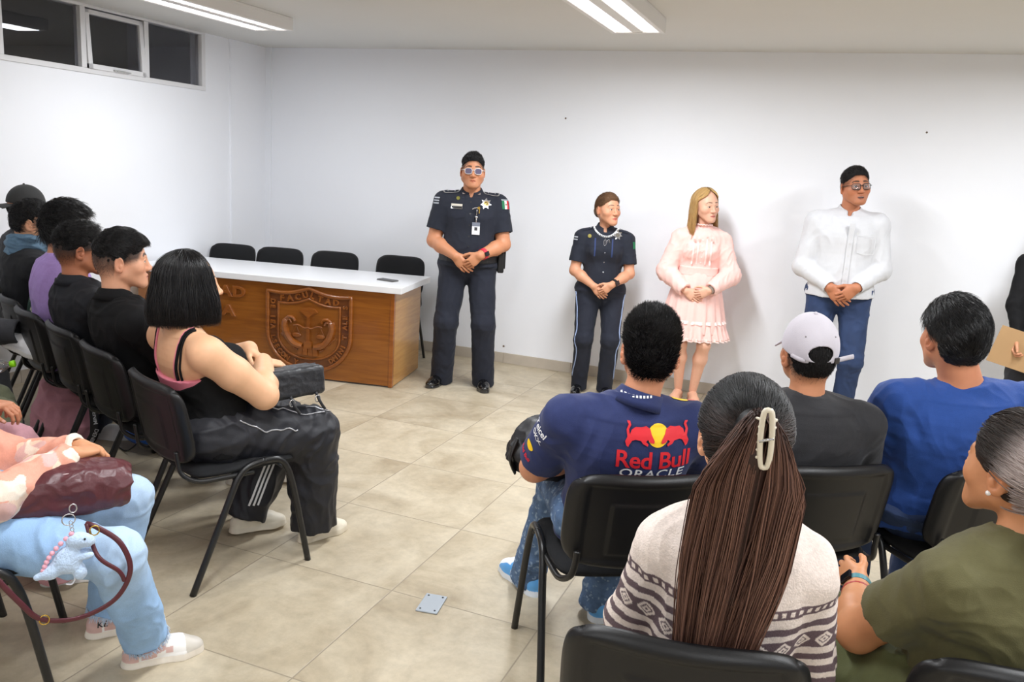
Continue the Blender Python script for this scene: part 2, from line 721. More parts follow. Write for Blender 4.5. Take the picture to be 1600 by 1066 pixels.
class Fig:
    def __init__(s, name, loc, heading, label, group=None, **kw):
        P = dict(DEF)
        if kw.get('fem'):
            P.update(jaw=.88, nose=.86, faceW=1.02)
        P.update(kw)
        s.P = P
        s.root = empty(name, (loc[0], loc[1], loc[2] if len(loc) > 2 else 0), math.radians(-heading))
        tag(s.root, label, 'person', group)
        k = s.k = P['H'] / 1.72
        hz = P['hz'] if P['hz'] is not None else (.535 if P['sit'] else .525 * P['H'])
        s.hip = V(0, P['py'], hz)
        Ls = P['Ls'] * k
        # spine
        s.ts = np.linspace(-.25, 1.0, 26)
        pts = {}
        n = 20
        p = s.hip.copy()
        s.sp = [p.copy()]
        for i in range(n):
            t = (i + .5) / n
            a = math.radians(P['lean'] + P['bow'] * t)
            b = math.radians(P['side'])
            p = p + V(math.sin(b) * math.cos(a), math.sin(a), math.cos(a) * math.cos(b)) * Ls / n
            s.sp.append(p.copy())
        s.neck = s.sp[-1]
        up = unit(s.sp[-1] - s.sp[-4])
        s.up = up
        tw = math.radians(P['twist'])
        s.right = unit(np.cross(np.cross(up, V(math.cos(tw), math.sin(tw), 0)), up))
        s.fwd = unit(np.cross(up, s.right))
        # head
        s.HR = rotz(P['yaw']) @ rotx(-P['pitch']) @ roty(P['roll'])
        s.hk = P['hs']
        s.head = s.neck + V(P['hd']) + V(0, 0, .198) * k + s.fwd * .035 + V(0, math.sin(math.radians(P['pitch'])) * .06, 0)
        S = .172 * k * P['sw']
        s.RS = s.neck + s.right * S - up * P['shz'] * k
        s.LS = s.neck - s.right * S - up * P['shz'] * k
        la, lf = .285 * k, .245 * k
        if P['RW'] is None:
            P['RW'] = s.RS + V(.05, .05, -.5)
        if P['LW'] is None:
            P['LW'] = s.LS + V(-.05, .05, -.5)
        s.RE, s.RW = ik(s.RS, P['RW'], la, lf, P['Rp'])
        s.LE, s.LW = ik(s.LS, P['LW'], la, lf, P['Lp'])
        # legs
        hw = .092 * k * (1.05 if P['fem'] else 1)
        s.RH = s.hip + V(hw, 0, 0)
        s.LH = s.hip - V(hw, 0, 0)
        if P['RA'] is None:
            P['RA'] = (hw + .02, 0, .09)
        if P['LA'] is None:
            P['LA'] = (-hw - .02, 0, .09)
        lt, ls = .43 * k, .415 * k
        s.RK, s.RA = ik(s.RH, P['RA'], lt, ls, P['Rk'])
        s.LK, s.LA = ik(s.LH, P['LA'], lt, ls, P['Lk'])
        s.kids = {}

    # spine point at parameter t (can be < 0)
    def at(s, t):
        if t <= 0:
            return s.sp[0] + (s.sp[0] - s.sp[1]) * 20 * (-t)
        if t >= 1:
            return s.sp[-1] + (s.sp[-1] - s.sp[-2]) * 20 * (t - 1)
        i = int(t * 20)
        f = t * 20 - i
        return s.sp[i] * (1 - f) + s.sp[min(i + 1, 20)] * f

    def torso(s, extra=0.0, t0=-.12, t1=1.02, waist=None):
        P, k = s.P, s.k
        T = [(-.25, .17, .118), (-.12, .172, .122), (0, .172, .125), (.25, .150, .112), (.5, .155, .113), (.72, .168, .118), (.88, .158, .102), (.97, .115, .075), (1.04, .07, .06)]
        if P['fem']:
            T = [(-.25, .172, .12), (-.12, .178, .122), (0, .174, .122), (.28, .132, .1), (.5, .138, .1), (.72, .152, .108), (.88, .140, .09), (.97, .1, .065), (1.04, .058, .052)]
        if waist:
            T = [(t, a * waist if .1 < t < .6 else a, b * waist if .1 < t < .6 else b) for t, a, b in T]
        tk = [q[0] for q in T]
        ts = [t0] + [t for t in tk if t0 + .05 < t < t1 - .03] + [t1]
        T = [(t, float(np.interp(t, tk, [q[1] for q in T])), float(np.interp(t, tk, [q[2] for q in T]))) for t in ts]
        out = []
        for t, a, b in T:
            g = 1.0 if t < .9 else .6
            c = s.at(t)
            bel = P['belly'] * math.exp(-((t - .22) / .25) ** 2)
            w = lerp(1, P['bw'], 1 if t < .8 else .6)
            d = lerp(1, P['bd'], 1 if t < .8 else .6)
            out.append((c + V(0, bel * .5, 0), (a * k * w + extra + bel * .25), (b * k * d + extra + bel * .5)))
        return out

    def arms(s):
        return [(1, s.RS, s.RE, s.RW), (-1, s.LS, s.LE, s.LW)]

    def legs(s):
        return [(1, s.RH, s.RK, s.RA), (-1, s.LH, s.LK, s.LA)]

    def armr(s):
        P = s.P
        g = P['arm'] * s.k * (.88 if P['fem'] else 1)
        return [.051 * g, .049 * g, .043 * g, .042 * g, .027 * g]

    # ---- head geometry in head coordinates
    def hp(s, p):
        return s.head + s.HR @ (V(p) * s.hk)

    def head_sdf(s, F):
        P = s.P
        R, g, hk = s.HR, s.hp, s.hk
        fw, jw, ns = P['faceW'], P['jaw'], P['nose']
        e = lambda c, r, k=.01, op='u', RR=None: F.ell(g(c), V(r) * hk, R if RR is None else R @ RR, k * hk, op)
        c = lambda a, b, ra, rb, k=.01, op='u': F.cone(g(a), g(b), ra * hk, rb * hk, k * hk, op)
        e((0, -.006, .026), (.075, .097, .089))
        e((0, -.04, -.01), (.062, .056, .062), .03)
        e((0, .042, -.018), (.062 * fw, .050, .078), .03)
        for q in (1, -1):
            e((q * .043 * fw, .057, -.028), (.022, .022, .019), .035)
            c((q * .050 * jw, .010, -.054), (q * .021 * jw, .072, -.095), .020, .019, .03)
            c((q * .044, .076, .020), (q * .014, .090, .017), .0095 - .002 * P['fem'], .0085 - .002 * P['fem'], .014)
        e((0, .082, -.098), (.021 * jw, .018, .017), .022)
        e((0, .078, -.066), (.031, .020, .024), .02)
        # eye sockets, nose
        for q in (1, -1):
            e((q * .033, .1105, -.001), (.0205, .0155, .0135), .014, 's')
        c((0, .090, .012), (0, .1085, -.031), .0085 * ns, .0105 * ns, .012)
        e((0, .1105, -.0335), (.0125 * ns, .0115, .0105), .008)
        for q in (1, -1):
            e((q * .0145 * ns, .100, -.0365), (.0085, .011, .0085), .007)
            e((q * .0075 * ns, .1045, -.0455), (.0035, .005, .0035), .003, 's')
        # eyes and lids
        o = P['eye_open']
        for q in (1, -1):
            E = V(q * .0318, .0800, -.001)
            e(E, (.0130, .0130, .0130), .001)
            up = [(q * .0475, .0800, -.0015), (q * .041, .0885, .0048 * o), (q * .0318, .0922, .0078 * o), (q * .0235, .0905, .0058 * o), (q * .0165, .0855, -.0025)]
            for i in range(4):
                c(up[i], up[i + 1], .0030, .0030, .003)
            lo = [(q * .0475, .0800, -.0025), (q * .040, .0880, -.0078), (q * .0318, .0905, -.0092), (q * .024, .0892, -.0078), (q * .0165, .0855, -.0035)]
            for i in range(4):
                c(lo[i], lo[i + 1], .0023, .0023, .004)
        # lips
        m = P['mouth']
        for q in (1, -1):
            c((q * .024, .0845, -.0672), (q * .007, .0975, -.0622), .0035, .0052, .004)
            c((q * .007, .0975, -.0622), (0, .0980, -.0635), .0050, .0046, .004)
            c((q * .022, .0845, -.0685 - m * .3), (0, .0955, -.0745 - m), .0038, .0062, .004)
        if m > 0:
            e((0, .099, -.0685 - m * .4), (.016, .012, .0022 + m * .5), .002, 's')
        else:
            c((-.02, .0925, -.0682), (.02, .0925, -.0682), .0012, .0012, .004, 's')
            e((0, .1015, -.0684), (.013, .004, .0009), .003, 's')
        # ears
        for q in (1, -1):
            RR = rotz(-q * 22) @ rotx(-8)
            e((q * .0785, -.012, -.010), (.0075, .0195, .032), .008, 'u', RR)
            e((q * .0765, -.008, -.030), (.007, .011, .013), .008, 'u', RR)
            e((q * .0845, -.009, -.008), (.0055, .0125, .0215), .004, 's', RR)
            e((q * .0835, -.006, -.016), (.004, .006, .010), .004, 'u', RR)

    def neck_sdf(s, F, extra=0.0):
        P = s.P
        nr = (.045 if P['fem'] else .053) * P['neckr'] * s.k
        a = s.neck - s.up * .05 - s.fwd * .01
        b = s.hp((0, -.022, -.05))
        F.cone(a, b, nr * 1.08 + extra, nr + extra, .03)
        return a, b, nr

    def hand_sdf(s, F, side, col):
        P = s.P
        W, E = (s.RW, s.RE) if side > 0 else (s.LW, s.LE)
        d = P['Rd'] if side > 0 else P['Ld']
        n = P['Rn'] if side > 0 else P['Ln']
        cu = P['Rc'] if side > 0 else P['Lc']
        d = unit(W - E) if d is None else unit(d)
        n = V(0, 0, -1) if n is None else V(n)
        n = unit(n - d * (n @ d))
        t = np.cross(d, n) * side
        z = P['handk'] * s.k * (.9 if P['fem'] else 1.0)
        g = lambda a, b, c: W + (d * a + t * b + n * c) * z
        F.loft([(g(-.01, 0, 0), .026 * z, .021 * z), (g(.03, 0, 0), .036 * z, .0175 * z), (g(.065, 0, -.001), .040 * z, .0150 * z), (g(.084, 0, -.001), .034 * z, .0115 * z)], t, .012, n=2.4)
        tips = []
        B = [(.093, .029, .070, .0088), (.097, .0098, .079, .0090), (.093, -.0098, .073, .0086), (.084, -.0285, .057, .0077)]
        for i, (b0, bt, L, r) in enumerate(B):
            p = g(b0 - .008, bt, -.001)
            a = 0
            q = p
            segs = [.46, .3, .24]
            rr = [r, r * .96, r * .86, r * .72]
            spread = unit(d + t * (.10 - .065 * i))
            cc = cu[i] if hasattr(cu[0], '__len__') else cu
            for j in range(3):
                a += math.radians(cc[j])
                v = spread * math.cos(a) + n * math.sin(a)
                q2 = q + v * L * segs[j] * z * (1.08 if j == 0 else 1)
                F.cone(q, q2, rr[j] * z, rr[j + 1] * z, .0035)
                q = q2
            tips.append((q, v, rr[3] * z, -(-spread * math.sin(a) + n * math.cos(a))))
        p = g(.018, .024, .006)
        v1 = unit(d * .72 + t * .62 + n * .34)
        q = p + v1 * .042 * z
        F.cone(p, q, .0155 * z, .0115 * z, .012)
        v2 = unit(d * .88 + t * .30 + n * .32)
        q2 = q + v2 * .034 * z
        F.cone(q, q2, .0112 * z, .0098 * z, .003)
        v3 = unit(d * .95 + t * .08 + n * .28)
        q3 = q2 + v3 * .024 * z
        F.cone(q2, q3, .0098 * z, .0075 * z, .003)
        tips.append((q3, v3, .0075 * z, unit(t * .6 - n * .8)))
        col += tips

    def body(s, legs=False, bare_top=False, slv='short'):
        P, k = s.P, s.k
        F = SDF()
        F.loft([(c, a * .91, b * .88) for c, a, b in s.torso(0, t0=-.12 if legs else .12, t1=.97)], s.right, .03)
        sr = .052 * k * P['arm']
        for sg, S, E, W in s.arms():
            r = s.armr()
            F.cone(s.at(.99) + s.right * sg * .035 * k, S + s.up * .002, .039 * k, r[0] * .88, .04)
            F.cone(S, lerp(S, E, .45), r[0], r[1], .03)
            F.cone(lerp(S, E, .45), E, r[1], r[2] * .95, .02)
            F.cone(E, lerp(E, W, .35), r[2] * .95, r[3], .02)
            F.cone(lerp(E, W, .35), W, r[3], r[4], .02, flat=None)
        if P['bust'] and bare_top:
            pass
        s.neck_sdf(F)
        s.head_sdf(F)
        tips = []
        s.hand_sdf(F, 1, tips)
        s.hand_sdf(F, -1, tips)
        if legs:
            g = P['leg'] * k
            F.ell(s.hip + V(0, -.01, 0), V(.165, .12, .11) * k, k=.04)
            for sg, Hh, K, A in s.legs():
                F.cone(Hh, K, .082 * g, .052 * g, .04)
                d = unit(K - A)
                cb = lerp(K, A, .32) - np.cross(V(sg, 0, 0) * sg, d) * -.012
                F.cone(K, cb, .050 * g, .052 * g, .02)
                F.cone(cb, A, .052 * g, .031 * g, .03)
        v, q = F.mesh(P['h'] / 1000)
        # keep full detail where skin shows, thin the mesh out under the clothes
        keep = (np.linalg.norm(v - s.head, axis=1) < .21 * k) | (seg_dist(v, s.neck - s.up * .04, s.head) < .10 * k)
        for sg, S, E, W in s.arms():
            if slv == 'short' or bare_top:
                keep |= (seg_dist(v, lerp(S, E, .45), E) < .085 * P['arm']) | (seg_dist(v, E, W) < .08 * P['arm'])
            hd = P['Rd'] if sg > 0 else P['Ld']
            hd = unit(W - E) if hd is None else unit(hd)
            keep |= (seg_dist(v, lerp(E, W, .8), W) < .06) | (seg_dist(v, W, W + hd * .1) < .11)
        if bare_top:
            keep |= (v - s.at(.45)) @ s.up > 0
        if legs:
            for sg, Hh, K, A in s.legs():
                keep |= seg_dist(v, lerp(Hh, K, .6), K) < .12
                keep |= seg_dist(v, K, A) < .09
        v, q = cluster(v, q, ~keep, .016)
        col = np.empty((len(v), 3))
        col[:] = P['skin']
        s.paint(v, col)
        lt = np.clip(V(P['skin']) * 1.25 + .06, 0, 1)
        for (c, dv, r, up) in tips:
            dd = v - (c + up * r * .6)
            m = (np.linalg.norm(dd, axis=1) < r * 1.05) & ((v - c) @ up > r * .45)
            col[m] = col[m] * .35 + (V(P['nail']) if P.get('nail') else lt * V(1, .86, .82)) * .65
        o = make_mesh('body', v, q, SKINM, s.root, col=col)
        s.bodyo = o
        return o

    def fade_mask(s, v):
        x, y, z = to_head(s, v).T
        ax = np.abs(x)
        m = sstep(.072, .052, y - .35 * z) * sstep(-.085, -.02, z) * (np.linalg.norm(to_head(s, v), axis=1) < .17) * (ax < .0775 + (y < -.03) * .1)
        return m * np.where(y > -.03, sstep(-.035, .0, z + (y + .02) * -.3), 1)

    def paint(s, v, col):
        P = s.P
        L = ((v - s.head) @ s.HR) / s.hk
        x, y, z = L.T
        ax = np.abs(x)
        near = (np.linalg.norm(L, axis=1) < .17)
        skin = V(P['skin'])
        # rosy cheeks, ears, nose
        w = np.exp(-(((ax - .045) / .02) ** 2 + ((z + .035) / .02) ** 2)) * (y > .04)
        w = w + np.exp(-(((x) / .014) ** 2 + ((z + .036) / .012) ** 2)) * (y > .1) * .8
        w = w + (ax > .074) * (np.abs(z + .012) < .04) * .8
        w = np.clip(w * near, 0, 1)[:, None]
        col[:] = col * (1 - .22 * w) + (skin * V(1.02, .62, .58)) * .22 * w
        # stubble and fade
        hc = V(P['hair_c'])
        if P['stub'] > 0:
            m = sstep(-.035, -.06, z) * (y > .02) * near * (z > -.125)
            m = np.clip(m, 0, 1)[:, None] * P['stub']
            col[:] = col * (1 - m) + (skin * .35 + hc * .65) * m
        if P['fade'] > 0:
            m = sstep(.072, .052, y - .35 * z) * sstep(-.085, -.02, z) * near * (ax < .0775 + (y < -.03) * .1)
            m = m * np.where(y > -.03, sstep(-.035, .0, z + (y + .02) * -.3), 1)
            m = np.clip(m * (.6 + .4 * sstep(-.05, .02, z)), 0, 1)[:, None] * P['fade']
            m = np.clip(m, 0, .96)
            col[:] = col * (1 - m) + hc * m
        def mix(m, c):
            m = np.clip(m, 0, 1)[:, None]
            col[:] = col * (1 - m) + V(c) * m
        # brows
        bz = .0265 + .004 * np.cos((ax - .03) * 60) - np.maximum(ax - .042, 0) * .45
        hw = (.0034 + .0016 * (ax < .035)) * (.7 if P['fem'] else 1.1)
        m = sstep(hw + .0012, hw - .0012, np.abs(z - bz)) * sstep(.010, .014, ax) * sstep(.056, .050, ax) * (y > .05) * near
        mix(m * .9, P['brow'])
        # lips
        lip = P['lip'] if P['lip'] is not None else tuple(skin * V(.86, .56, .55))
        mm = P['mouth']
        zt = -.0580 - .0095 * (ax / .0255) ** 1.3 + .0012 * sstep(.0, .006, ax) * sstep(.014, .006, ax)
        zb = -.0785 - mm + (.0110 + mm) * (ax / .0255) ** 2
        m = sstep(-.001, .0012, zt - z) * sstep(-.001, .0012, z - zb) * sstep(.026, .022, ax) * (y > .08) * near
        mix(m * .8, lip)
        m = sstep(.0022 + mm * .4, .0008 + mm * .3, np.abs(z + .0685 + mm * .4)) * sstep(.021, .016, ax) * (y > .08) * near
        mix(m, V(lip) * .35)
        if mm > 0:
            m = (ax < .013) & (np.abs(z + .067) < .0018) & (y > .08) & near
            col[m] = (.7, .68, .62)
        # eyes
        for q in (1, -1):
            E = V(q * .0318, .0800, -.001)
            d = L - E
            r = np.linalg.norm(d, axis=1)
            bz = .0060 * P['eye_open'] - ((x - q * .0318) / .0145) ** 2 * .0065
            m = (r < .0142) & (d[:, 1] > .004) & (z < bz + .0002) & (z > -.0082 + ((x - q * .0318) / .0145) ** 2 * .005) & (ax > .0195) & (ax < .0455)
            col[m] = (.56, .53, .50)
            gz = unit(V(math.sin(P['gaze']) + 0, math.cos(P['gaze']), -.05))
            a = np.arccos(np.clip((d @ gz) / np.maximum(r, 1e-6), -1, 1))
            mi = m & (a < .46)
            col[mi] = P['iris']
            col[m & (a < .2)] = (.01, .01, .01)
            ml = (np.abs(z - bz - .0012) < .0017) & (r < .0165) & (d[:, 1] > .004) & (ax > .017) & (ax < .048)
            col[ml] = col[ml] * .25 + V(.02, .015, .012) * .75
# ------------------------------------------------------------------ hair
def strands_mesh(paths, radii, n=3):
    """paths: list of (M,3) arrays of one length; radii (N,M). One mesh of thin tubes."""
    Pn = np.asarray(paths, float)
    N, M, _ = Pn.shape
    T = np.gradient(Pn, axis=1)
    T /= np.maximum(np.linalg.norm(T, axis=2), 1e-9)[..., None]
    ref = np.array([.3, .5, .81])
    A = np.cross(T, ref)
    A /= np.maximum(np.linalg.norm(A, axis=2), 1e-9)[..., None]
    B = np.cross(T, A)
    R = np.asarray(radii, float)
    if R.ndim == 1:
        R = np.tile(R, (N, 1))
    vs = []
    for k in range(n):
        w = 2 * PI * k / n
        vs.append(Pn + (A * math.cos(w) + B * math.sin(w)) * R[..., None])
    v = np.stack(vs, axis=2).reshape(-1, 3)         # N,M,n
    idx = np.arange(N * M * n).reshape(N, M, n)
    f = []
    for k in range(n):
        a = idx[:, :-1, k]
        b = idx[:, :-1, (k + 1) % n]
        c = idx[:, 1:, (k + 1) % n]
        d = idx[:, 1:, k]
        f.append(np.stack([a, b, c, d], -1).reshape(-1, 4))
    return v, np.concatenate(f)


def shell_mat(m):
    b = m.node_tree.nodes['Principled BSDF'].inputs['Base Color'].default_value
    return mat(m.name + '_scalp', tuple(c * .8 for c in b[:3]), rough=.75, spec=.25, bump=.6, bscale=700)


def edge_dist(nv, q, it):
    e = np.concatenate([q[:, [0, 1]], q[:, [1, 2]], q[:, [2, 3]], q[:, [3, 0]]])
    es = np.sort(e, 1)
    key = es[:, 0].astype(np.int64) * nv + es[:, 1]
    u, cnt = np.unique(key, return_counts=True)
    b = u[cnt == 1]
    d = np.full(nv, float(it))
    d[np.concatenate([b // nv, b % nv])] = 0
    for _ in range(it):
        n = d.copy()
        np.minimum.at(n, e[:, 0], d[e[:, 1]] + 1)
        np.minimum.at(n, e[:, 1], d[e[:, 0]] + 1)
        d = n
    return d


def to_head(fig, v):
    return ((v - fig.head) @ fig.HR) / fig.hk


def from_head(fig, v):
    return fig.head + (np.asarray(v) * fig.hk) @ fig.HR.T


def short_hair(fig, m, top=.020, side=.010, front=.072, nape=-.075, sideline=-.01, comb=(0, -.6, .3), lift=.35, L=.022, N=5000, fadez=None,
               seed=1, fringe=0.0, curl=0.0, flat=0.0, volf=0.0, r=.00075, name='hair', clump=.006, taper=.035, maxz=None, sq=False):
    """Cropped to medium hair: an offset scalp shell cut at the hairline plus strands lying over it."""
    F = SDF()
    R, g, hk = fig.HR, fig.hp, fig.hk
    e = lambda c, rr, k=.01, op='u': F.ell(g(c), V(rr) * hk, R, k * hk, op)
    e((0, -.006, .026 + (top - side) * .5), (.075 + side, .097 + side, .089 + (top + side) * .5))
    e((0, -.04, -.008), (.062 + side, .056 + side, .062 + side * .6), .03)
    if sq:
        e((0, -.008, .080), (.064 + side, .086 + side, .034 + top), .02)
    e((0, .02 + volf * .3, .055), (.056 + side * .6, .068 + volf, .055 + top), .03)
    if fringe:
        F.ell(g((0, .072, .074)), V(.058, .035, .030 + fringe * .3) * hk, R, .02 * hk)
    v, q = F.mesh(.0042)
    x, y, z = to_head(fig, v).T
    ax = np.abs(x)
    lim = np.where(ax < .055, front, 0)
    # hairline: keep function > 0
    fr = front - fringe
    keep = (z > fr - .9 * np.maximum(ax - .035, 0) * 1.0) | (y < .052 + .25 * np.minimum(z, .08))
    sb = (y < .022) | (z > .012)                   # in front of the ear
    ear = ~((ax > .058) & (y > -.040) & (y < .022) & (z < sideline + .0) & (z > -.07)) | (z > .02)
    nap = z > nape + .18 * np.maximum(ax - .03, 0)
    low = ~((y > .022) & (z < .02))
    ok = keep & ear & nap & low
    if fadez is not None:
        ok &= (z > fadez - .25 * (y + .0))
    if maxz is not None:
        ok &= z < maxz
    fk = ok[q].sum(1) >= 3
    q2 = q[fk]
    used = np.unique(q2)
    remap = -np.ones(len(v), int)
    remap[used] = np.arange(len(used))
    v = v[used]
    q2 = remap[q2]
    nrm = vnormals(v, q2)
    rs = np.random.RandomState(seed)
    # streaky surface
    cm = unit(comb) @ fig.HR.T
    cm = fig.HR @ unit(comb)
    v = v + nrm * (clump * (fbm(v * 45 + cm * 0, 2, seed)))[:, None]
    w = sstep(0, 1, edge_dist(len(v), q2, 12) * .0042 / taper)
    v = v - nrm * ((1 - w) * (side - .0008))[:, None]
    pick = rs.randint(0, len(v), N)
    p, n = v[pick], nrm[pick]
    p = p + rs.normal(size=p.shape) * .0015
    d = cm - n * (n @ cm)[:, None]
    p = p - n * .002 * (1 - w[pick])[:, None]
    whirl = perlin(p * 9, seed + 3)[:, None] * np.cross(n, d)
    d = d + whirl * .9 + n * lift + rs.normal(size=p.shape) * .18
    d /= np.linalg.norm(d, axis=1)[:, None]
    LL = L * (.55 + .8 * rs.rand(N)) * (.35 + .65 * w[pick])
    M = 4
    paths = []
    for i in range(M):
        t = i / (M - 1)
        droop = V(0, 0, -1) * (t * t * .35) * (1 - min(lift, 1))
        c = curl * np.stack([np.sin(t * 5 + pick), np.cos(t * 5 + pick * 1.3), np.sin(t * 4 + pick * .7)], 1) * t
        paths.append(p - n * .003 + d * (LL * t)[:, None] + droop * LL[:, None] + c)
    paths = np.stack(paths, 1)
    if lift <= .1:      # combed flat: follow the skull
        H_ = to_head(fig, paths.reshape(-1, 3)).reshape(paths.shape) - V(0, -.010, .018)
        rr_ = np.sqrt(((H_ / V(.075, .097, .089)) ** 2).sum(-1))
        H_ = H_ * (np.minimum(rr_[:, :1] + .03, rr_) / rr_)[..., None] + V(0, -.010, .018)
        paths = from_head(fig, H_.reshape(-1, 3)).reshape(paths.shape)
    sv, sf = strands_mesh(paths, np.outer(np.ones(N), [r, r * .95, r * .75, r * .2]))
    if fig.P['fade'] > 0 and hasattr(fig, 'bodyo'):      # clipped stubble below the longer hair
        me = fig.bodyo.data
        bv = np.empty(len(me.vertices) * 3, f32)
        bn = np.empty(len(me.vertices) * 3, f32)
        me.vertices.foreach_get('co', bv)
        me.vertices.foreach_get('normal', bn)
        bv, bn = bv.reshape(-1, 3).astype(float), bn.reshape(-1, 3).astype(float)
        fm = fig.fade_mask(bv)
        c = np.nonzero(fm > .04)[0]
        if len(c):
            c = rs.choice(c, 5200, p=fm[c] / fm[c].sum())
            pp = bv[c] + rs.normal(size=(5200, 3)) * .0012
            dd = bn[c] * .5 + V(0, 0, -.8) + rs.normal(size=(5200, 3)) * .25
            dd /= np.linalg.norm(dd, axis=1)[:, None]
            ll = (.0025 + .006 * fm[c] * rs.rand(5200))[:, None]
            fp = np.stack([pp - dd * .0006, pp + dd * ll * .5, pp + dd * ll], 1)
            v5, f5 = strands_mesh(fp, np.outer(np.ones(5200), [.00032, .0003, .0001]))
            sf = np.concatenate([sf, f5 + len(sv)])
            sv = np.concatenate([sv, v5])
    f = np.concatenate([q2, sf + len(v)])
    mi = np.concatenate([np.ones(len(q2), int), np.zeros(len(sf), int)])
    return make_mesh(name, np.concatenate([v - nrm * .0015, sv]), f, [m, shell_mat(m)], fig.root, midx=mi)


def long_hair(fig, m, prof, N=2600, M=14, seed=3, part=.0, r=.0011, face=.05, tips=.03, wav=.003, name='hair', shell=True, open_w=.72, colf=None, shell_k=.93):
    """Hair falling from a parting. prof(theta, t)-> head-space point; theta=0 at the back, +-pi at the face."""
    rs = np.random.RandomState(seed)
    th = (rs.rand(N) * 2 - 1) * PI * open_w
    tt = np.linspace(0, 1, M)
    lay = rs.rand(N) ** .6
    end = 1 - tips * 6 * rs.rand(N) ** 3
    ph = rs.rand(N) * 6.28
    P3 = np.empty((N, M, 3))
    for j, t in enumerate(tt):
        P3[:, j] = prof(th + .05 * np.sin(t * 4 + ph) * wav * 100 * .2, t * end, .88 + .14 * lay)
    P3 += (rs.normal(size=(N, 1, 3)) * .0022)
    P3 += wav * np.stack([np.sin(tt[None] * 7 + ph[:, None]), np.cos(tt[None] * 6 + ph[:, None] * 2), np.sin(tt[None] * 5 + ph[:, None] * 3) * .3], -1) * tt[None, :, None]
    R = np.outer(.7 + .6 * rs.rand(N), r * np.interp(tt, [0, .1, .8, 1], [.6, 1, .9, .15]))
    v, f = strands_mesh(from_head(fig, P3.reshape(-1, 3)).reshape(N, M, 3), R, 3)
    cols = None
    if colf is not None:
        c = colf(np.repeat(tt[None], N, 0), th[:, None] + 0 * tt[None], rs.rand(N)[:, None] + 0 * tt[None])
        cols = np.repeat(c[:, :, None, :], 3, 2).reshape(-1, 3)
    if shell:
        A, B = 64, 24
        ths = np.linspace(-PI * open_w, PI * open_w, A)
        S = np.empty((B, A, 3))
        for j, t in enumerate(np.linspace(0, .97, B)):
            S[j] = prof(ths, np.full(A, t), np.full(A, shell_k))
        sv = from_head(fig, S.reshape(-1, 3))
        idx = np.arange(A * B).reshape(B, A)
        sf = np.stack([idx[:-1, :-1], idx[:-1, 1:], idx[1:, 1:], idx[1:, :-1]], -1).reshape(-1, 4)
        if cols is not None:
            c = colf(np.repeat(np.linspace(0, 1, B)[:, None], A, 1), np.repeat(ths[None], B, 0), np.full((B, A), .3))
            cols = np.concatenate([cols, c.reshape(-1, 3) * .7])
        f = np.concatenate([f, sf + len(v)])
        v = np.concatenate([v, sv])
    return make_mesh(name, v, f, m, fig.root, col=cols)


def scalp_strands(fig, target, N, colf, seed=1, a=.0885, b=.1125, c=.1055, r=.0009, hair_line=.088, M=9, nape=-.075, span=(.5, .9), lay=.05):
    """Hair combed over the whole skull towards one point; returns verts, faces, colours."""
    rs = np.random.RandomState(seed)
    C = V(0, -.008, .022)
    S = V(a, b, c)
    d = rs.normal(size=(N * 3, 3))
    d /= np.linalg.norm(d, axis=1)[:, None]
    p = C + d * S
    x, y, z = p.T
    ax = np.abs(x)
    ok = (z > np.where(y > .02, hair_line - .9 * np.maximum(ax - .03, 0) - .0 * y, nape)) & ~((y > -.035) & (y <= .03) & (z < .012) & (ax > .05))
    ok |= (y > .0) & (y < .05) & (z > .03) & (ax > .06)
    d = d[ok][:N]
    n = len(d)
    t1 = unit((V(target) - C) / S)
    jit = rs.normal(size=(n, 3)) * .12
    e = t1 + jit
    e /= np.linalg.norm(e, axis=1)[:, None]
    om = np.arccos(np.clip((d * e).sum(1), -.99, .999))
    sp = span[0] + (span[1] - span[0]) * rs.rand(n)
    hgt = 1 + lay * rs.rand(n)
    P = np.empty((n, M, 3))
    for j, t in enumerate(np.linspace(0, 1, M)):
        q = t * sp
        w0, w1 = np.sin((1 - q) * om) / np.sin(om), np.sin(q * om) / np.sin(om)
        u = d * w0[:, None] + e * w1[:, None]
        u /= np.linalg.norm(u, axis=1)[:, None]
        P[:, j] = C + u * S * (hgt * (.985 + .02 * math.sin(t * PI)))[:, None]
    v, f = strands_mesh(from_head(fig, P.reshape(-1, 3)).reshape(n, M, 3), np.outer(.7 + .6 * rs.rand(n), r * np.array([.5] + [1] * (M - 2) + [.3])))
    cc = colf(P, rs.rand(n)[:, None])
    return v, f, np.repeat(cc[:, :, None], 3, 2).reshape(-1, 3)
# ------------------------------------------------------------------ clothes
def folds(fig, v, q, amp=.006, freq=9, seed=0, joints=(), hang=(1, 1, .45), drape=0.0):
    n = vnormals(v, q)
    s = V(hang) * freq
    d = (ridged(v * s + perlin(v * 4, seed + 9)[:, None] * .8, seed) - .55) * amp
    d += perlin(v * 30, seed + 2) * amp * .12
    nz = 3.0 * perlin(v * 14, seed + 4) if joints else 0
    for (c, r, axis) in joints:
        dd = np.linalg.norm(v - V(c), axis=1)
        g = np.exp(-(dd / r) ** 2)
        u = (v - V(c)) @ unit(axis)
        d += g * amp * .24 * np.sin(u * 110 + nz)
    return v + n * (d * 1.0)[:, None]


def garment(fig, name, F, m, h=4.0, amp=.006, freq=9, seed=0, joints=(), col=None, hang=(1, 1, .45)):
    v, q = F.mesh(h * fig.P.get('gq', 1.0) / 1000)
    v2 = folds(fig, v, q, amp, freq, seed, joints, hang)
    c = col(v, v2) if col is not None else None
    o = make_mesh(name, v2, q, m, fig.root, col=c)
    fig.kids[name] = o
    return o


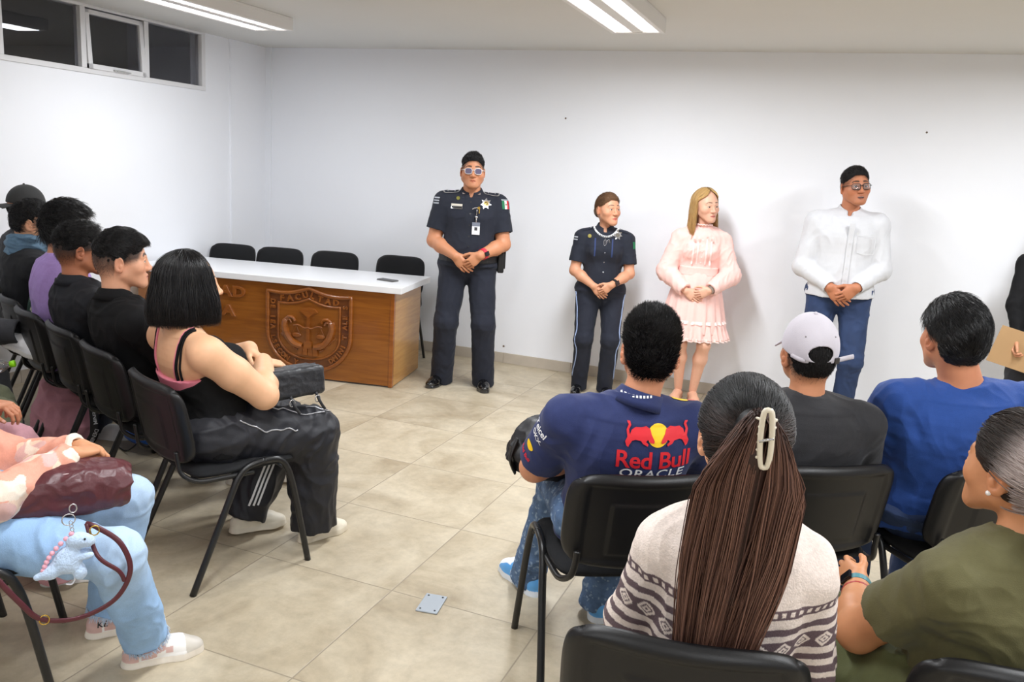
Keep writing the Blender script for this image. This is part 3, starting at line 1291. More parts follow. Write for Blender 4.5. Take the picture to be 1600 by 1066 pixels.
def top(fig, m, name='shirt', sleeve='short', fit=.012, t0=-.12, frac=.62, collar=None, puff=0.0, slv_r=.018, amp=.006, freq=9, seed=0, h=4.0,
        neck_drop=0.0, hem=None, waist=None, cuff=0.0, col=None, neck_open=.0, cuffm=None, tucked=False, bust=None, low_neck=None):
    P, k = fig.P, fig.k
    F = SDF()
    st = fig.torso(fit, t0=t0, t1=.97, waist=waist)
    F.loft(st, fig.right, .03)
    ra = fig.armr()
    sh = .05 * k
    F.cone(fig.at(.985) + fig.right * .035 * k, fig.RS, .043 * k + fit * .7, ra[0] * .92 + fit, .05)
    F.cone(fig.at(.985) - fig.right * .035 * k, fig.LS, .043 * k + fit * .7, ra[0] * .92 + fit, .05)
    F.ell(fig.at(.90), V(.125, .078, .05) * k + fit, np.stack([fig.right, fig.fwd, fig.up], 1), .05)
    b = P['bust'] if bust is None else bust
    if b:
        for q in (1, -1):
            F.ell(fig.at(.66) + fig.right * q * .072 * k + fig.fwd * (.075 + b * .4) * k, V(.062, .045 + b * .5, .06) * k, k=.05)
    joints = []
    for sg, S, E, W in fig.arms():
        if sleeve == 'short':
            e = lerp(S, E, frac)
            d = unit(E - S)
            F.cone(S, e + d * .03, ra[0] + fit, ra[1] + slv_r + puff, .03, cut=(e, d))
            F.cone(lerp(S, E, frac - .14), e + d * .05, ra[1] + .004, ra[1] + slv_r + puff - .004, .001, 's')
            joints.append((S - d * -.03, .10, d))
        elif sleeve == 'long':
            F.cone(S, E, ra[0] + fit + puff * .4, ra[2] + slv_r + puff * .7, .03)
            d = unit(W - E)
            w2 = W - d * .012
            F.cone(E, w2 + d * .02, ra[2] + slv_r + puff * .7, ra[4] + .009 + puff, .025, cut=(w2, d))
            F.cone(lerp(E, W, .8), w2 + d * .04, ra[4] * 1.15, ra[4] + .005 + puff * .9, .001, 's')
            if cuff:
                F.cone(lerp(E, W, 1 - cuff), W - d * .004, ra[4] + .014, ra[4] + .011, .004, cut=(W - d * .006, d))
                F.cone(W - d * .02, W + d * .03, ra[4] + .006, ra[4] + .006, .001, 's')
            joints += [(E, .09, d), (lerp(E, W, .75), .07, d)]
        elif sleeve == 'none':
            pass
    # neck opening
    nb = fig.neck - fig.up * .05
    nh = fig.hp((0, -.02, -.05))
    nr = (.045 if P['fem'] else .053) * P['neckr'] * k
    ax = unit(nh - nb)
    fwd = fig.fwd
    if collar == 'stand':
        F.cone(fig.neck - ax * .01, fig.neck + ax * .06, nr + .014, nr + .010, .012, cut=(fig.neck + ax * .05 - fwd * .03, unit(ax + fwd * .22)))
    elif collar == 'crew':
        F.cone(fig.neck - ax * .03, fig.neck + ax * .035, nr + .016, nr + .008, .015, cut=(fig.neck + ax * .030 - fwd * .05, unit(ax + fwd * .40)))
    elif collar in ('polo', 'shirt'):
        F.cone(fig.neck - ax * .005, fig.neck + ax * .066, nr + .027, nr + .011, .006, cut=(fig.neck + ax * .062 - fwd * .06, unit(ax + fwd * .36)))
    F.cone(nb + ax * .012, nh, nr + .003, nr + .0055, .001, 's')
    if collar in ('polo', 'shirt'):
        # open front notch
        F.cone(fig.neck + fwd * (nr + .03) + ax * .045, fig.neck + fwd * (nr + .012) - ax * (.025 + neck_open), .030, .004, .004, 's')
    if collar == 'crew':
        F.ell(fig.neck + fwd * (nr * .7) + ax * .012, V(nr + .008, .035, .024 + neck_drop), k=.004, op='s')
    if low_neck is not None:
        low_neck(F)
    c0 = fig.at(t0)
    if hem is None:
        # hollow the hem a little
        pass
    return garment(fig, name, F, m, h, amp, freq, seed, joints, col)


def trousers(fig, m, name='trousers', fit=.014, flare=0.0, hem=.05, h=4.5, amp=.007, freq=8, seed=0, col=None, waist_t=.12, ankle=.052, knee=.066, hips=1.0, pad=0.0, kids=True):
    P, k = fig.P, fig.k
    g = P['leg'] * k
    F = SDF()
    st = fig.torso(fit + .003, t0=-.25, t1=waist_t)
    st = [q for q in st]
    w = V(.168, .122, .10) * k * V(P['bw'] * hips, P['bd'], 1) + fit
    F.ell(fig.hip + V(0, -.012, .0), w, k=.04)
    F.loft([(fig.at(0), st[0][1], st[0][2]), (fig.at(waist_t * .6), st[-1][1] * .99, st[-1][2] * .99), (fig.at(waist_t), st[-1][1], st[-1][2])], fig.right, .04)
    joints = []
    for sg, Hh, K, A in fig.legs():
        F.cone(Hh + V(sg * .004, 0, 0), K, .088 * g + fit, knee * g + fit * .6, .035)
        d = unit(A - K)
        e = A + d * (.09 * k - hem)
        F.cone(K, e + d * .02, knee * g + fit * .6, ankle * g + fit * .7 + flare, .03, cut=(e, d))
        F.cone(lerp(K, e, .82), e + d * .04, ankle * g * .8, ankle * g + fit * .7 + flare - .006, .002, 's')
        joints += [(K, .12, d), (e - d * .03, .07, d), (Hh + V(0, .04, 0), .12, V(0, .6, 1))]
    return garment(fig, name, F, m, h, amp, freq, seed, joints, col)


def shoe(fig, side, m, sole_c, up_c, style='sneaker', toe=0.0, pitch=0.0, name='shoe', h=2.6, hi=.085, colf=None, k=None, lift=0.0):
    """Shoe under the ankle: toe = yaw (deg, + outwards to the right)."""
    A = fig.RA if side > 0 else fig.LA
    k = fig.k * (.92 if fig.P['fem'] else 1.0) if k is None else k
    R = rotz(-toe) @ rotx(pitch)
    o = V(A[0], A[1], A[2] - .088 * fig.k) + V(0, 0, lift)
    g = lambda *p: o + R @ (V(p) * k)
    F = SDF()
    w = .0 if style == 'dress' else .003
    zc = (o, -R[:, 2])
    rz = R[:, 2]
    F.cone(g(0, -.040, .040), g(0, .020, .052), .034 * k + w, .036 * k + w, .02)
    F.cone(g(0, .020, .050), g(.002, .105, .036), .036 * k + w, .041 * k + w, .02)
    F.ell(g(.002, .130, .028), (V(.044, .062, .030) if style != 'dress' else V(.041, .064, .027)) * k, R, .02)
    F.cone(g(0, -.032, .05), g(0, -.028, hi), .036 * k, .034 * k, .015, cut=(g(0, -.03, hi), R @ V(0, -.15, 1)))
    F.cone(g(0, -.030, .06), g(0, -.026, hi + .02), .026 * k, .029 * k, .002, 's')
    # sole
    sh = .024 if style != 'dress' else .016
    for a, b, ra, rb in [((0, -.043, 0), (0, .02, 0), .037, .036), ((0, .02, 0), (.003, .115, 0), .036, .047), ((.003, .115, 0), (.0, .155, 0), .047, .038)]:
        F.cone(g(*a), g(*b), ra * k + w + .001, rb * k + w + .001, .012, cut=[(g(0, 0, sh), rz)])
    F.box(g(0, .05, -.1), V(.2, .3, .1) * k, R, 0, .001, 's')
    if style == 'sneaker':
        # laces ridge
        for i in range(5):
            y = .035 + i * .018
            z = .083 - i * .0085
            F.cone(g(-.018, y, z - .006), g(.018, y, z - .006), .0032, .0032, .002)
        F.cone(g(0, .02, .087), g(0, .03, .092), .017 * k, .010 * k, .01)

    def col(v, v2):
        L = ((v - o) @ R) / k
        c = np.empty((len(v), 3))
        c[:] = up_c
        if colf is not None:
            colf(L, c)
        c[L[:, 2] < sh + .001] = sole_c
        return c
    return garment(fig, name, F, m, h, .0006, 20, 3, col=col)


def patch(fig, objs, v, f, origin, right, up, m, name, parent=None, off=.0015, L=.012, col=None, smooth=True, reach=.25, back=.12, thick=0):
    if not hasattr(fig, '_bvh'):
        fig._bvh = {}
    key = tuple(o.name for o in objs)
    if key not in fig._bvh:
        fig._bvh[key] = bvh_of(objs)
    pv, pf = project(fig._bvh[key], v, f, origin, right, up, off, L=L, reach=reach, back=back)
    return make_mesh(name, pv, pf, m, parent if parent is not None else fig.root, smooth=smooth, col=col)


def rect(w, h, r=0.0, n=4):
    if r <= 0:
        return [(-w / 2, -h / 2), (w / 2, -h / 2), (w / 2, h / 2), (-w / 2, h / 2)]
    out = []
    for cx, cy, a0 in ((w / 2 - r, h / 2 - r, 0), (-w / 2 + r, h / 2 - r, 90), (-w / 2 + r, -h / 2 + r, 180), (w / 2 - r, -h / 2 + r, 270)):
        for i in range(n + 1):
            a = math.radians(a0 + 90 * i / n)
            out.append((cx + r * math.cos(a), cy + r * math.sin(a)))
    return out


def circle(r, n=24, cx=0, cy=0, a0=0):
    return [(cx + r * math.cos(2 * PI * i / n + a0), cy + r * math.sin(2 * PI * i / n + a0)) for i in range(n)]


def star(n, r1, r2, a0=PI / 2):
    return [((r1 if i % 2 == 0 else r2) * math.cos(a0 + PI * i / n), (r1 if i % 2 == 0 else r2) * math.sin(a0 + PI * i / n)) for i in range(2 * n)]


def poly_vf(p):
    return fill_poly([p])


def ring_around(fig, W, E, r, width, m, name, frac=.06, thick=.004, parent=None):
    """Band round the forearm at the wrist."""
    d = unit(E - W)
    c = W + d * frac
    mb = MB()
    a = unit(np.cross(d, V(0, 0, 1)))
    b = np.cross(d, a)
    n = 24
    prof = [(-width / 2, 0), (-width / 2, thick), (width / 2, thick), (width / 2, 0)]
    vs, fs = [], []
    for i in range(n):
        w = 2 * PI * i / n
        rd = a * math.cos(w) + b * math.sin(w)
        for (x, y) in prof:
            vs.append(c + d * x + rd * (r + y))
    for i in range(n):
        for j in range(4):
            fs.append((i * 4 + j, i * 4 + (j + 1) % 4, ((i + 1) % n) * 4 + (j + 1) % 4, ((i + 1) % n) * 4 + j))
    mb.add(vs, fs)
    return mb.build(name, m, parent or fig.root, smooth=False)


def fold_collar(fig, m, top=.060, drop=.044, flare=.026, front=.035, gap=14, point=.022, name='collar'):
    """Turned-down collar standing round the neck, open at the front."""
    k = fig.k
    nr = (.045 if fig.P['fem'] else .053) * fig.P['neckr'] * k
    nb = fig.neck - fig.up * .05 - fig.fwd * .01
    nh = fig.hp((0, -.022, -.05))
    ax = unit(nh - nb)
    rt = unit(fig.right - ax * (fig.right @ ax))
    fw = np.cross(ax, rt)
    n = 49
    vs = []
    for i in range(n):
        a = math.radians(lerp(90 + gap, 450 - gap, i / (n - 1)))
        f = max(math.sin(a), 0) ** 1.5
        dr = rt * math.cos(a) + fw * math.sin(a)
        c = nb + ax * .05
        edge_ = (abs(i - (n - 1) / 2) / ((n - 1) / 2)) ** 6
        zt = top - front * f * .8
        zb = zt - drop - point * edge_
        for (r, z) in ((nr + .005, zt - .02), (nr + .007, zt), (nr + .010, zt + .003), (nr + .013, zt - .001), (nr + .013 + flare * .45, (zt + zb) / 2), (nr + .012 + flare, zb), (nr + .009 + flare, zb + .001), (nr + .010 + flare * .45, (zt + zb) / 2 - .002), (nr + .009, zt - .02)):
            vs.append(c + dr * r * (1 + .0 * f) + ax * z)
    q = 9
    fs = [(i * q + j, i * q + (j + 1) % q, (i + 1) * q + (j + 1) % q, (i + 1) * q + j) for i in range(n - 1) for j in range(q)]
    fs += [tuple(range(q - 1, -1, -1)), tuple((n - 1) * q + j for j in range(q))]
    return make_mesh(name, np.array(vs), fs, m, fig.root)
# ------------------------------------------------------------------ camera
VP1 = V(-2580, 48)
VP2 = V(1325, 297)
PC = V(800, 533)
_a, _b = VP1 - PC, VP2 - PC
FPX = math.sqrt(-(_a @ _b))
_X = -unit(V(_a[0], _a[1], FPX))
_Y = unit(V(_b[0], _b[1], FPX))
_Z = np.cross(_X, _Y)
if _Z[1] > 0:
    _Z = -_Z
RC = np.stack([_X, _Y, _Z])
CAMZ = 1.62
cam = bpy.data.cameras.new('camera')
cam_obj = bpy.data.objects.new('camera', cam)
COL.objects.link(cam_obj)
cam.sensor_width = 36
cam.lens = FPX / 1600 * 36
cam.clip_start = .02
r_, d_, f_ = RC @ V(1, 0, 0), RC @ V(0, 1, 0), RC @ V(0, 0, 1)
M = Matrix(((r_[0], -d_[0], -f_[0], 0), (r_[1], -d_[1], -f_[1], 0), (r_[2], -d_[2], -f_[2], CAMZ), (0, 0, 0, 1)))
cam_obj.matrix_world = M
SC.camera = cam_obj

# ------------------------------------------------------------------ setting
XL, XR, YB, YF, ZC = -5.0, 4.2, 6.36, -3.4, 2.54


def wall_material():
    m = mat('wall_paint', srgb(241, 243, 248), rough=.75, noise=.018, nscale=1.2, bump=.12, bscale=40)
    return m


WALL = wall_material()
CEIL = mat('ceiling_paint', srgb(214, 213, 209), rough=.85, noise=.015, nscale=1.5)


def floor_material():
    m = bpy.data.materials.new('stone_tile')
    m.use_nodes = True
    nt = m.node_tree
    b = nt.nodes['Principled BSDF']
    L = nt.links.new
    N = nt.nodes.new
    tc = N('ShaderNodeTexCoord')
    sep = N('ShaderNodeSeparateXYZ')
    L(tc.outputs['Object'], sep.inputs[0])

    def math_(op, a, bb=None):
        n = N('ShaderNodeMath')
        n.operation = op
        for i, q in enumerate((a, bb)):
            if q is None:
                continue
            if isinstance(q, (int, float)):
                n.inputs[i].default_value = q
            else:
                L(q, n.inputs[i])
        return n.outputs[0]
    u = math_('DIVIDE', math_('ADD', sep.outputs[0], 1.425 + 60), .60)
    v = math_('DIVIDE', math_('ADD', sep.outputs[1], -2.571 + 62.5), .625)
    fu, fv = math_('FRACT', u), math_('FRACT', v)
    du = math_('MULTIPLY', math_('MINIMUM', fu, math_('SUBTRACT', 1.0, fu)), .60)
    dv = math_('MULTIPLY', math_('MINIMUM', fv, math_('SUBTRACT', 1.0, fv)), .625)
    d = math_('MINIMUM', du, dv)
    line = N('ShaderNodeMapRange')
    line.inputs['From Min'].default_value = .0016
    line.inputs['From Max'].default_value = .0034
    L(d, line.inputs['Value'])
    cell = N('ShaderNodeCombineXYZ')
    L(math_('FLOOR', u), cell.inputs[0])
    L(math_('FLOOR', v), cell.inputs[1])
    wn = N('ShaderNodeTexWhiteNoise')
    wn.noise_dimensions = '3D'
    L(cell.outputs[0], wn.inputs['Vector'])
    # per tile offset of the stone figure
    off = N('ShaderNodeVectorMath')
    off.operation = 'MULTIPLY_ADD'
    L(wn.outputs['Color'], off.inputs[0])
    off.inputs[1].default_value = (30, 30, 30)
    L(tc.outputs['Object'], off.inputs[2])
    n1 = N('ShaderNodeTexNoise')
    n1.inputs['Scale'].default_value = 2.6
    n1.inputs['Detail'].default_value = 8
    n1.inputs['Roughness'].default_value = .62
    n1.inputs['Distortion'].default_value = .8
    L(off.outputs[0], n1.inputs['Vector'])
    n2 = N('ShaderNodeTexNoise')
    n2.inputs['Scale'].default_value = 22
    n2.inputs['Detail'].default_value = 6
    n2.inputs['Roughness'].default_value = .7
    L(off.outputs[0], n2.inputs['Vector'])
    rp = N('ShaderNodeValToRGB')
    e = rp.color_ramp.elements
    e[0].position, e[0].color = .30, (*srgb(162, 147, 122), 1)
    e[1].position, e[1].color = .66, (*srgb(198, 186, 163), 1)
    el = e.new(.48)
    el.color = (*srgb(184, 171, 147), 1)
    L(n1.outputs['Fac'], rp.inputs['Fac'])
    r2 = N('ShaderNodeMapRange')
    r2.inputs['From Min'].default_value = .3
    r2.inputs['From Max'].default_value = .62
    r2.inputs['To Min'].default_value = .86
    r2.inputs['To Max'].default_value = 1.04
    L(n2.outputs['Fac'], r2.inputs['Value'])
    r3 = math_('MULTIPLY', r2.outputs[0], math_('ADD', math_('MULTIPLY', wn.outputs['Value'], .07), .965))
    sc = N('ShaderNodeVectorMath')
    sc.operation = 'SCALE'
    L(rp.outputs['Color'], sc.inputs[0])
    L(r3, sc.inputs['Scale'])
    mx = N('ShaderNodeMix')
    mx.data_type = 'RGBA'
    mx.inputs['A'].default_value = (*srgb(150, 139, 120), 1)
    L(line.outputs[0], mx.inputs['Factor'])
    L(sc.outputs[0], mx.inputs['B'])
    L(mx.outputs['Result'], b.inputs['Base Color'])
    rr = N('ShaderNodeMapRange')
    rr.inputs['To Min'].default_value = .34
    rr.inputs['To Max'].default_value = .52
    L(n2.outputs['Fac'], rr.inputs['Value'])
    L(rr.outputs[0], b.inputs['Roughness'])
    bp = N('ShaderNodeBump')
    bp.inputs['Strength'].default_value = .35
    bp.inputs['Distance'].default_value = .002
    hh = math_('ADD', math_('MULTIPLY', line.outputs[0], 1.2), math_('MULTIPLY', n2.outputs['Fac'], .35))
    L(hh, bp.inputs['Height'])
    L(bp.outputs['Normal'], b.inputs['Normal'])
    return m


def struct(o):
    o['kind'] = 'structure'
    return o


mb = MB()
mb.box((XL - .2, YF - .2, -.1), (XR + .2, YB + .2, 0))
struct(mb.build('floor', floor_material()))
mb = MB()
mb.box((XL - .2, YF - .2, ZC), (XR + .2, YB + .2, ZC + .1))
struct(mb.build('ceiling', CEIL))
mb = MB()
mb.box((XL - .2, YB, 0), (XR + .2, YB + .15, ZC))
struct(mb.build('wall_back', WALL))
mb = MB()
mb.box((XL - .2, YF - .15, 0), (XR + .2, YF, ZC))
struct(mb.build('wall_front', WALL))
mb = MB()
mb.box((XR, YF, 0), (XR + .15, YB, ZC))
struct(mb.build('wall_right', WALL))
WY0, WY1, WZ0, WZ1 = 1.95, 5.59, 2.085, 2.54
mb = MB()
mb.box((XL - .15, YF, 0), (XL, YB, WZ0))
mb.box((XL - .15, YF, WZ0), (XL, WY0, ZC))
mb.box((XL - .15, WY1, WZ0), (XL, YB, ZC))
struct(mb.build('wall_left', WALL))
# shallow pier in the far left corner
mb = MB()
mb.box((XL, 5.88, 0), (XL + .018, YB, ZC))
mb.box((XL + .018, 6.335, 0), (XL + .075, YB, ZC))
struct(mb.build('trim_1', WALL))
BASE = mat('baseboard_stone', srgb(190, 180, 166), rough=.5, noise=.07, nscale=9, bump=.2, bscale=60)


def base_run(name, lo, hi, along):
    mb = MB()
    a = 0 if along == 'x' else 1
    p = lo[a]
    i = 0
    while p < hi[a] - .01:
        q = min(p + .6, hi[a])
        l, h = list(lo), list(hi)
        l[a], h[a] = p + .001, q - .001
        mb.rbox(l, h, .002)
        p = q
    return struct(mb.build(name, BASE))


base_run('baseboard_back', (XL + .075, YB - .012, 0), (XR, YB, .088), 'x')
base_run('baseboard_left', (XL, YF, 0), (XL + .012, 5.88, .088), 'y')
base_run('baseboard_right', (XR - .012, YF, 0), (XR, YB, .088), 'y')

# window band high on the left wall
ALU = mat('white_aluminium', srgb(226, 226, 228), rough=.4)
GLASS = mat('night_glass', (.9, .9, .95), rough=.02, trans=1.0)
NIGHT = mat('night_dark', srgb(14, 14, 18), rough=.9)
mb = MB()
xf0, xf1 = XL - .06, XL + .012
muls = [WY0, 2.70, 3.85 - .05, 4.415, 4.975, WY1]
fw = .035
mb.rbox((xf0, WY0, WZ0), (xf1, WY1, WZ0 + fw), .003)
mb.rbox((xf0, WY0, WZ1 - .02), (xf1, WY1, WZ1), .003)
for i, y in enumerate(muls):
    w = .042
    y0 = y if i == 0 else (y - w if i == len(muls) - 1 else y - w / 2)
    mb.rbox((xf0, y0, WZ0 + fw), (xf1 - .002, y0 + w, WZ1 - .02), .003)
win = struct(mb.build('window_1', ALU))
mb = MB()
for i in range(len(muls) - 1):
    if i == 3:
        continue
    mb.box((XL - .03, muls[i] + .015, WZ0 + fw - .005), (XL - .026, muls[i + 1] - .015, WZ1 - .015))
struct(mb.build('window_pane', GLASS, win))
# opening sash in the middle, tipped slightly inwards
sash = empty('window_sash', (XL - .02, 4.695, WZ1 - .03))
sash.parent = win
mb = MB()
ya, yb, zt, zb = -.255, .255, 0, -.395
for lo, hi in [((-.02, ya, zb), (.02, yb, zb + .035)), ((-.02, ya, zt - .03), (.02, yb, zt)), ((-.02, ya, zb), (.02, ya + .035, zt)), ((-.02, yb - .035, zb), (.02, yb, zt))]:
    mb.rbox(lo, hi, .003)
so = mb.build('sash_frame', ALU, sash)
mb = MB()
mb.box((-.003, ya + .03, zb + .03), (.001, yb - .03, zt - .03))
mb.build('sash_pane', GLASS, sash)
mb = MB()
mb.rbox((.02, -.05, zb + .004), (.035, .05, zb + .016), .003)
mb.rbox((.03, -.03, zb + .004), (.045, .09, zb + .012), .002)
mb.build('window_latch', mat('latch_metal', srgb(190, 190, 188), rough=.35, metal=.6), sash)
sash.rotation_euler = (0, math.radians(-3.5), 0)
# dark eave and sky outside
mb = MB()
mb.box((XL - 2.2, YF, 1.2), (XL - 2.15, YB + .5, 4.0))
struct(mb.build('trim_2', NIGHT))

# wall marks
DARK = mat('nail_dark', srgb(110, 92, 80), rough=.6)
for p in ((-2.127, 2.032), (.441, 2.033)):
    mb = MB()
    mb.lathe([(.006, 0), (.007, .002), (.003, .008), (.001, .009)], 10, (p[0], YB, p[1]), rotx(90))
    tag(mb.build('wall_nail', DARK), 'small nail in the white back wall ' + ('above and right of the standing policeman' if p[0] < 0 else 'right of the man in white shirt'), 'nail', 'nails in the back wall')
mb = MB()
mb.lathe([(.009, 0), (.008, .004), (.002, .006)], 10, (-2.532, YB, .142), rotx(90))
tag(mb.build('wall_plug', DARK), 'tiny dark plug low on the wall just above the baseboard beside the policeman', 'wall plug')

# ------------------------------------------------------------------ ceiling lights
HOUS = mat('fixture_white', srgb(228, 226, 224), rough=.45)
REFL = mat('reflector_silver', srgb(220, 222, 226), rough=.25, metal=.7)
TUBE = mat('tube_glow', (1, 1, 1), emit=(1, .98, .96, 7.0))


def luminaire(x, y, label, group, energy):
    L, W, Hh = 1.23, .325, .085
    root = empty('ceiling_light', (x, y, ZC))
    tag(root, label, 'ceiling light', group)
    t = .012
    mb = MB()
    mb.rbox((-W / 2, -L / 2, -.02), (W / 2, L / 2, 0), .004)
    for q in (-1, 1):
        a, b = sorted((q * W / 2, q * (W / 2 - .028)))
        mb.rbox((a, -L / 2, -Hh), (b, L / 2, -.018), .003)
        a, b = sorted((q * L / 2, q * (L / 2 - .022)))
        mb.rbox((-W / 2 + .02, a, -Hh), (W / 2 - .02, b, -.018), .003)
    mb.rbox((-.034, -L / 2 + .02, -Hh + .004), (.034, L / 2 - .02, -.05), .003)
    mb.build('housing', HOUS, root)
    for q in (-1, 1):
        mb = MB()
        x0 = q * .085
        mb.tube([(x0, -L / 2 + .035, -.045), (x0, L / 2 - .035, -.045)], .013, 10)
        mb.build('lamp_tube', TUBE, root)
        mb = MB()
        for i in range(24):
            yy = -L / 2 + .05 + i * (L - .1) / 23
            mb.box((x0 - .048, yy - .0008, -Hh + .004), (x0 + .048, yy + .0008, -.066))
        mb.build('louvre', REFL, root)
    l = bpy.data.lights.new('light', 'AREA')
    l.shape = 'RECTANGLE'
    l.size, l.size_y = .25, 1.14
    l.energy = energy
    l.color = (.935, .965, 1.0)
    lo = bpy.data.objects.new('lamp_light', l)
    COL.objects.link(lo)
    lo.parent = root
    lo.location = (0, 0, -Hh - .003)
    return root


EN = 37
luminaire(-3.865, 4.39, 'long white fluorescent ceiling fixture by the window at upper left', 'fluorescent ceiling fixtures', EN * .52)
luminaire(-1.285, 4.47, 'long white fluorescent ceiling fixture above the middle of the room', 'fluorescent ceiling fixtures', EN * 1.4)
luminaire(1.30, 4.47, 'long white fluorescent ceiling fixture towards the right side of the room', 'fluorescent ceiling fixtures', EN * 1.3)
for i, x in enumerate((-3.865, -1.285, 1.30)):
    luminaire(x, 1.75, ('long white fluorescent ceiling fixture over the %s rows of seats' % ('left', 'middle', 'right')[i]), 'fluorescent ceiling fixtures', EN * (.15, .75, 1.0)[i])
    luminaire(x, -.95, ('long white fluorescent ceiling fixture at the back of the room, %s' % ('left', 'middle', 'right')[i]), 'fluorescent ceiling fixtures', EN * (.25, .6, .9)[i])

w = bpy.data.worlds.new('World')
SC.world = w
w.use_nodes = True
w.node_tree.nodes['Background'].inputs[0].default_value = (.004, .004, .006, 1)
w.node_tree.nodes['Background'].inputs[1].default_value = 1.0

vs_ = SC.view_settings
vs_.view_transform = 'Standard'
vs_.look = 'None'
vs_.gamma = 1
vs_.exposure = 0.32
SC.cycles.max_bounces = 8
SC.cycles.diffuse_bounces = 5
# ------------------------------------------------------------------ table with the carved crest
def wood(name, c1, c2, scale=(1.2, 1.2, 14), rough=.32, coat=.35):
    m = mat(name, c1, rough=rough, coat=coat)
    nt = m.node_tree
    L = nt.links.new
    b = nt.nodes['Principled BSDF']
    tc = [n for n in nt.nodes if n.type == 'TEX_COORD'][0]
    mp = nt.nodes.new('ShaderNodeMapping')
    mp.inputs['Scale'].default_value = scale
    L(tc.outputs['Object'], mp.inputs['Vector'])
    t = nt.nodes.new('ShaderNodeTexNoise')
    t.inputs['Scale'].default_value = 2.2
    t.inputs['Detail'].default_value = 7
    t.inputs['Distortion'].default_value = 1.2
    L(mp.outputs['Vector'], t.inputs['Vector'])
    r = nt.nodes.new('ShaderNodeValToRGB')
    r.color_ramp.elements[0].position = .32
    r.color_ramp.elements[1].position = .68
    r.color_ramp.elements[0].color = (*c2, 1)
    r.color_ramp.elements[1].color = (*c1, 1)
    L(t.outputs['Fac'], r.inputs['Fac'])
    L(r.outputs['Color'], b.inputs['Base Color'])
    return m


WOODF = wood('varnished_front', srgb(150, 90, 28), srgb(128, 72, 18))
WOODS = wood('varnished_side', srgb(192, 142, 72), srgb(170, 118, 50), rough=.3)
WOODE = wood('varnished_edge', srgb(156, 90, 30), srgb(132, 72, 20))
WOODC = wood('carved_wood', srgb(146, 84, 28), srgb(124, 66, 18), rough=.35)
WOODD = wood('carved_dark', srgb(116, 64, 22), srgb(96, 50, 15), rough=.4)
LAM = mat('white_laminate', srgb(236, 237, 240), rough=.28, noise=.01, nscale=5)
TX0, TX1, TY0, TY1, TZ = -2.888 - 2.03, -2.888, 5.104, 5.74, .70
tb = empty('speakers_table', ((TX0 + TX1) / 2, (TY0 + TY1) / 2, 0))
tag(tb, 'long wooden speakers table with white top and a carved shield on its front', 'table')
TC = V(tb.location)
_c = V(-2.888, 5.104, 0)
tb.location = tuple(_c + rotz(11) @ (TC - _c))
tb.rotation_euler = (0, 0, math.radians(11))


def tbuild(mb, name, m, par=None, smooth=False):
    mb.v = [tuple(V(p) - TC) for p in mb.v]
    return mb.build(name, m, par or tb, smooth)


mb = MB()
mb.rbox((TX0, TY0, .012), (TX1 - .03, TY0 + .022, TZ), .002)
tbuild(mb, 'front_panel', WOODF)
mb = MB()
mb.rbox((TX1 - .03, TY0 - .004, .004), (TX1, TY0 + .03, TZ), .003)
tbuild(mb, 'corner_post', WOODE)
for x in (TX1 - .02, TX0):
    mb = MB()
    mb.rbox((x, TY0 + .03, .008), (x + .02, TY1, TZ), .002)
    tbuild(mb, 'side_panel', WOODS)
mb = MB()
mb.rbox((TX0 + .02, TY0 + .05, .30), (TX1 - .02, TY1 - .22, .318), .002)
tbuild(mb, 'shelf', WOODS)
mb = MB()
mb.rbox((TX0 - .02, TY0 - .03, TZ), (TX1 + .058, TY1 + .055, TZ + .045), .003)
tbuild(mb, 'table_top', LAM)
# crest: drawn in (x,z), front faces -Y
CR = np.array([[1, 0, 0], [0, 0, -1], [0, 1.0, 0]])        # local x->X, y->Z, z->-Y


def shield(cx, top, hw, drop, bot, peak=.035, sag=.018, n=14):
    """Outline from the top left corner clockwise."""
    pts = []
    for i in range(n + 1):                      # left corner to centre peak
        t = i / n
        pts.append((cx - hw + hw * t, top + peak * t ** 1.6 - sag * math.sin(PI * t)))
    for i in range(1, n + 1):
        t = i / n
        pts.append((cx + hw * t, top + peak * (1 - t) ** 1.6 - sag * math.sin(PI * t)))
    sh = top - drop
    for i in range(1, n + 1):
        t = i / n
        pts.append((cx + hw, top - drop * t))
    for i in range(1, n + 1):
        t = i / n
        pts.append((cx + hw * math.cos(t * PI / 2) ** .85, sh - (sh - bot) * math.sin(t * PI / 2) ** 1.15))
    left = [(2 * cx - x, y) for x, y in pts[2 * n + 1:-1]][::-1]
    return pts + left


def c3(p, z):
    return V(p[0], TY0 - z, p[1])


CX = TX1 - .645
out = shield(CX, .640, .322, .31, .072, peak=.04)
inn = shield(CX, .560, .238, .245, .155, peak=.042, sag=.012)
cr = empty('carved_crest', (0, 0, 0))
cr.parent = tb
mb = MB()
mb.v = []
mb.prism([(x, y) for x, y in out][::-1], 0, .006, CR, (0, TY0, 0))
tbuild(mb, 'shield_field', WOODD, cr)
mb = MB()
mb.tube([c3(p, .010) for p in out], .0155, 8, closed=True)
mb.tube([c3(p, .010) for p in inn], .0095, 8, closed=True)
tbuild(mb, 'shield_border', WOODC, cr, True)
mb = MB()
mb.prism([(x, y) for x, y in inn][::-1], .004, .009, CR, (0, TY0, 0))
tbuild(mb, 'inner_field', WOODF, cr)


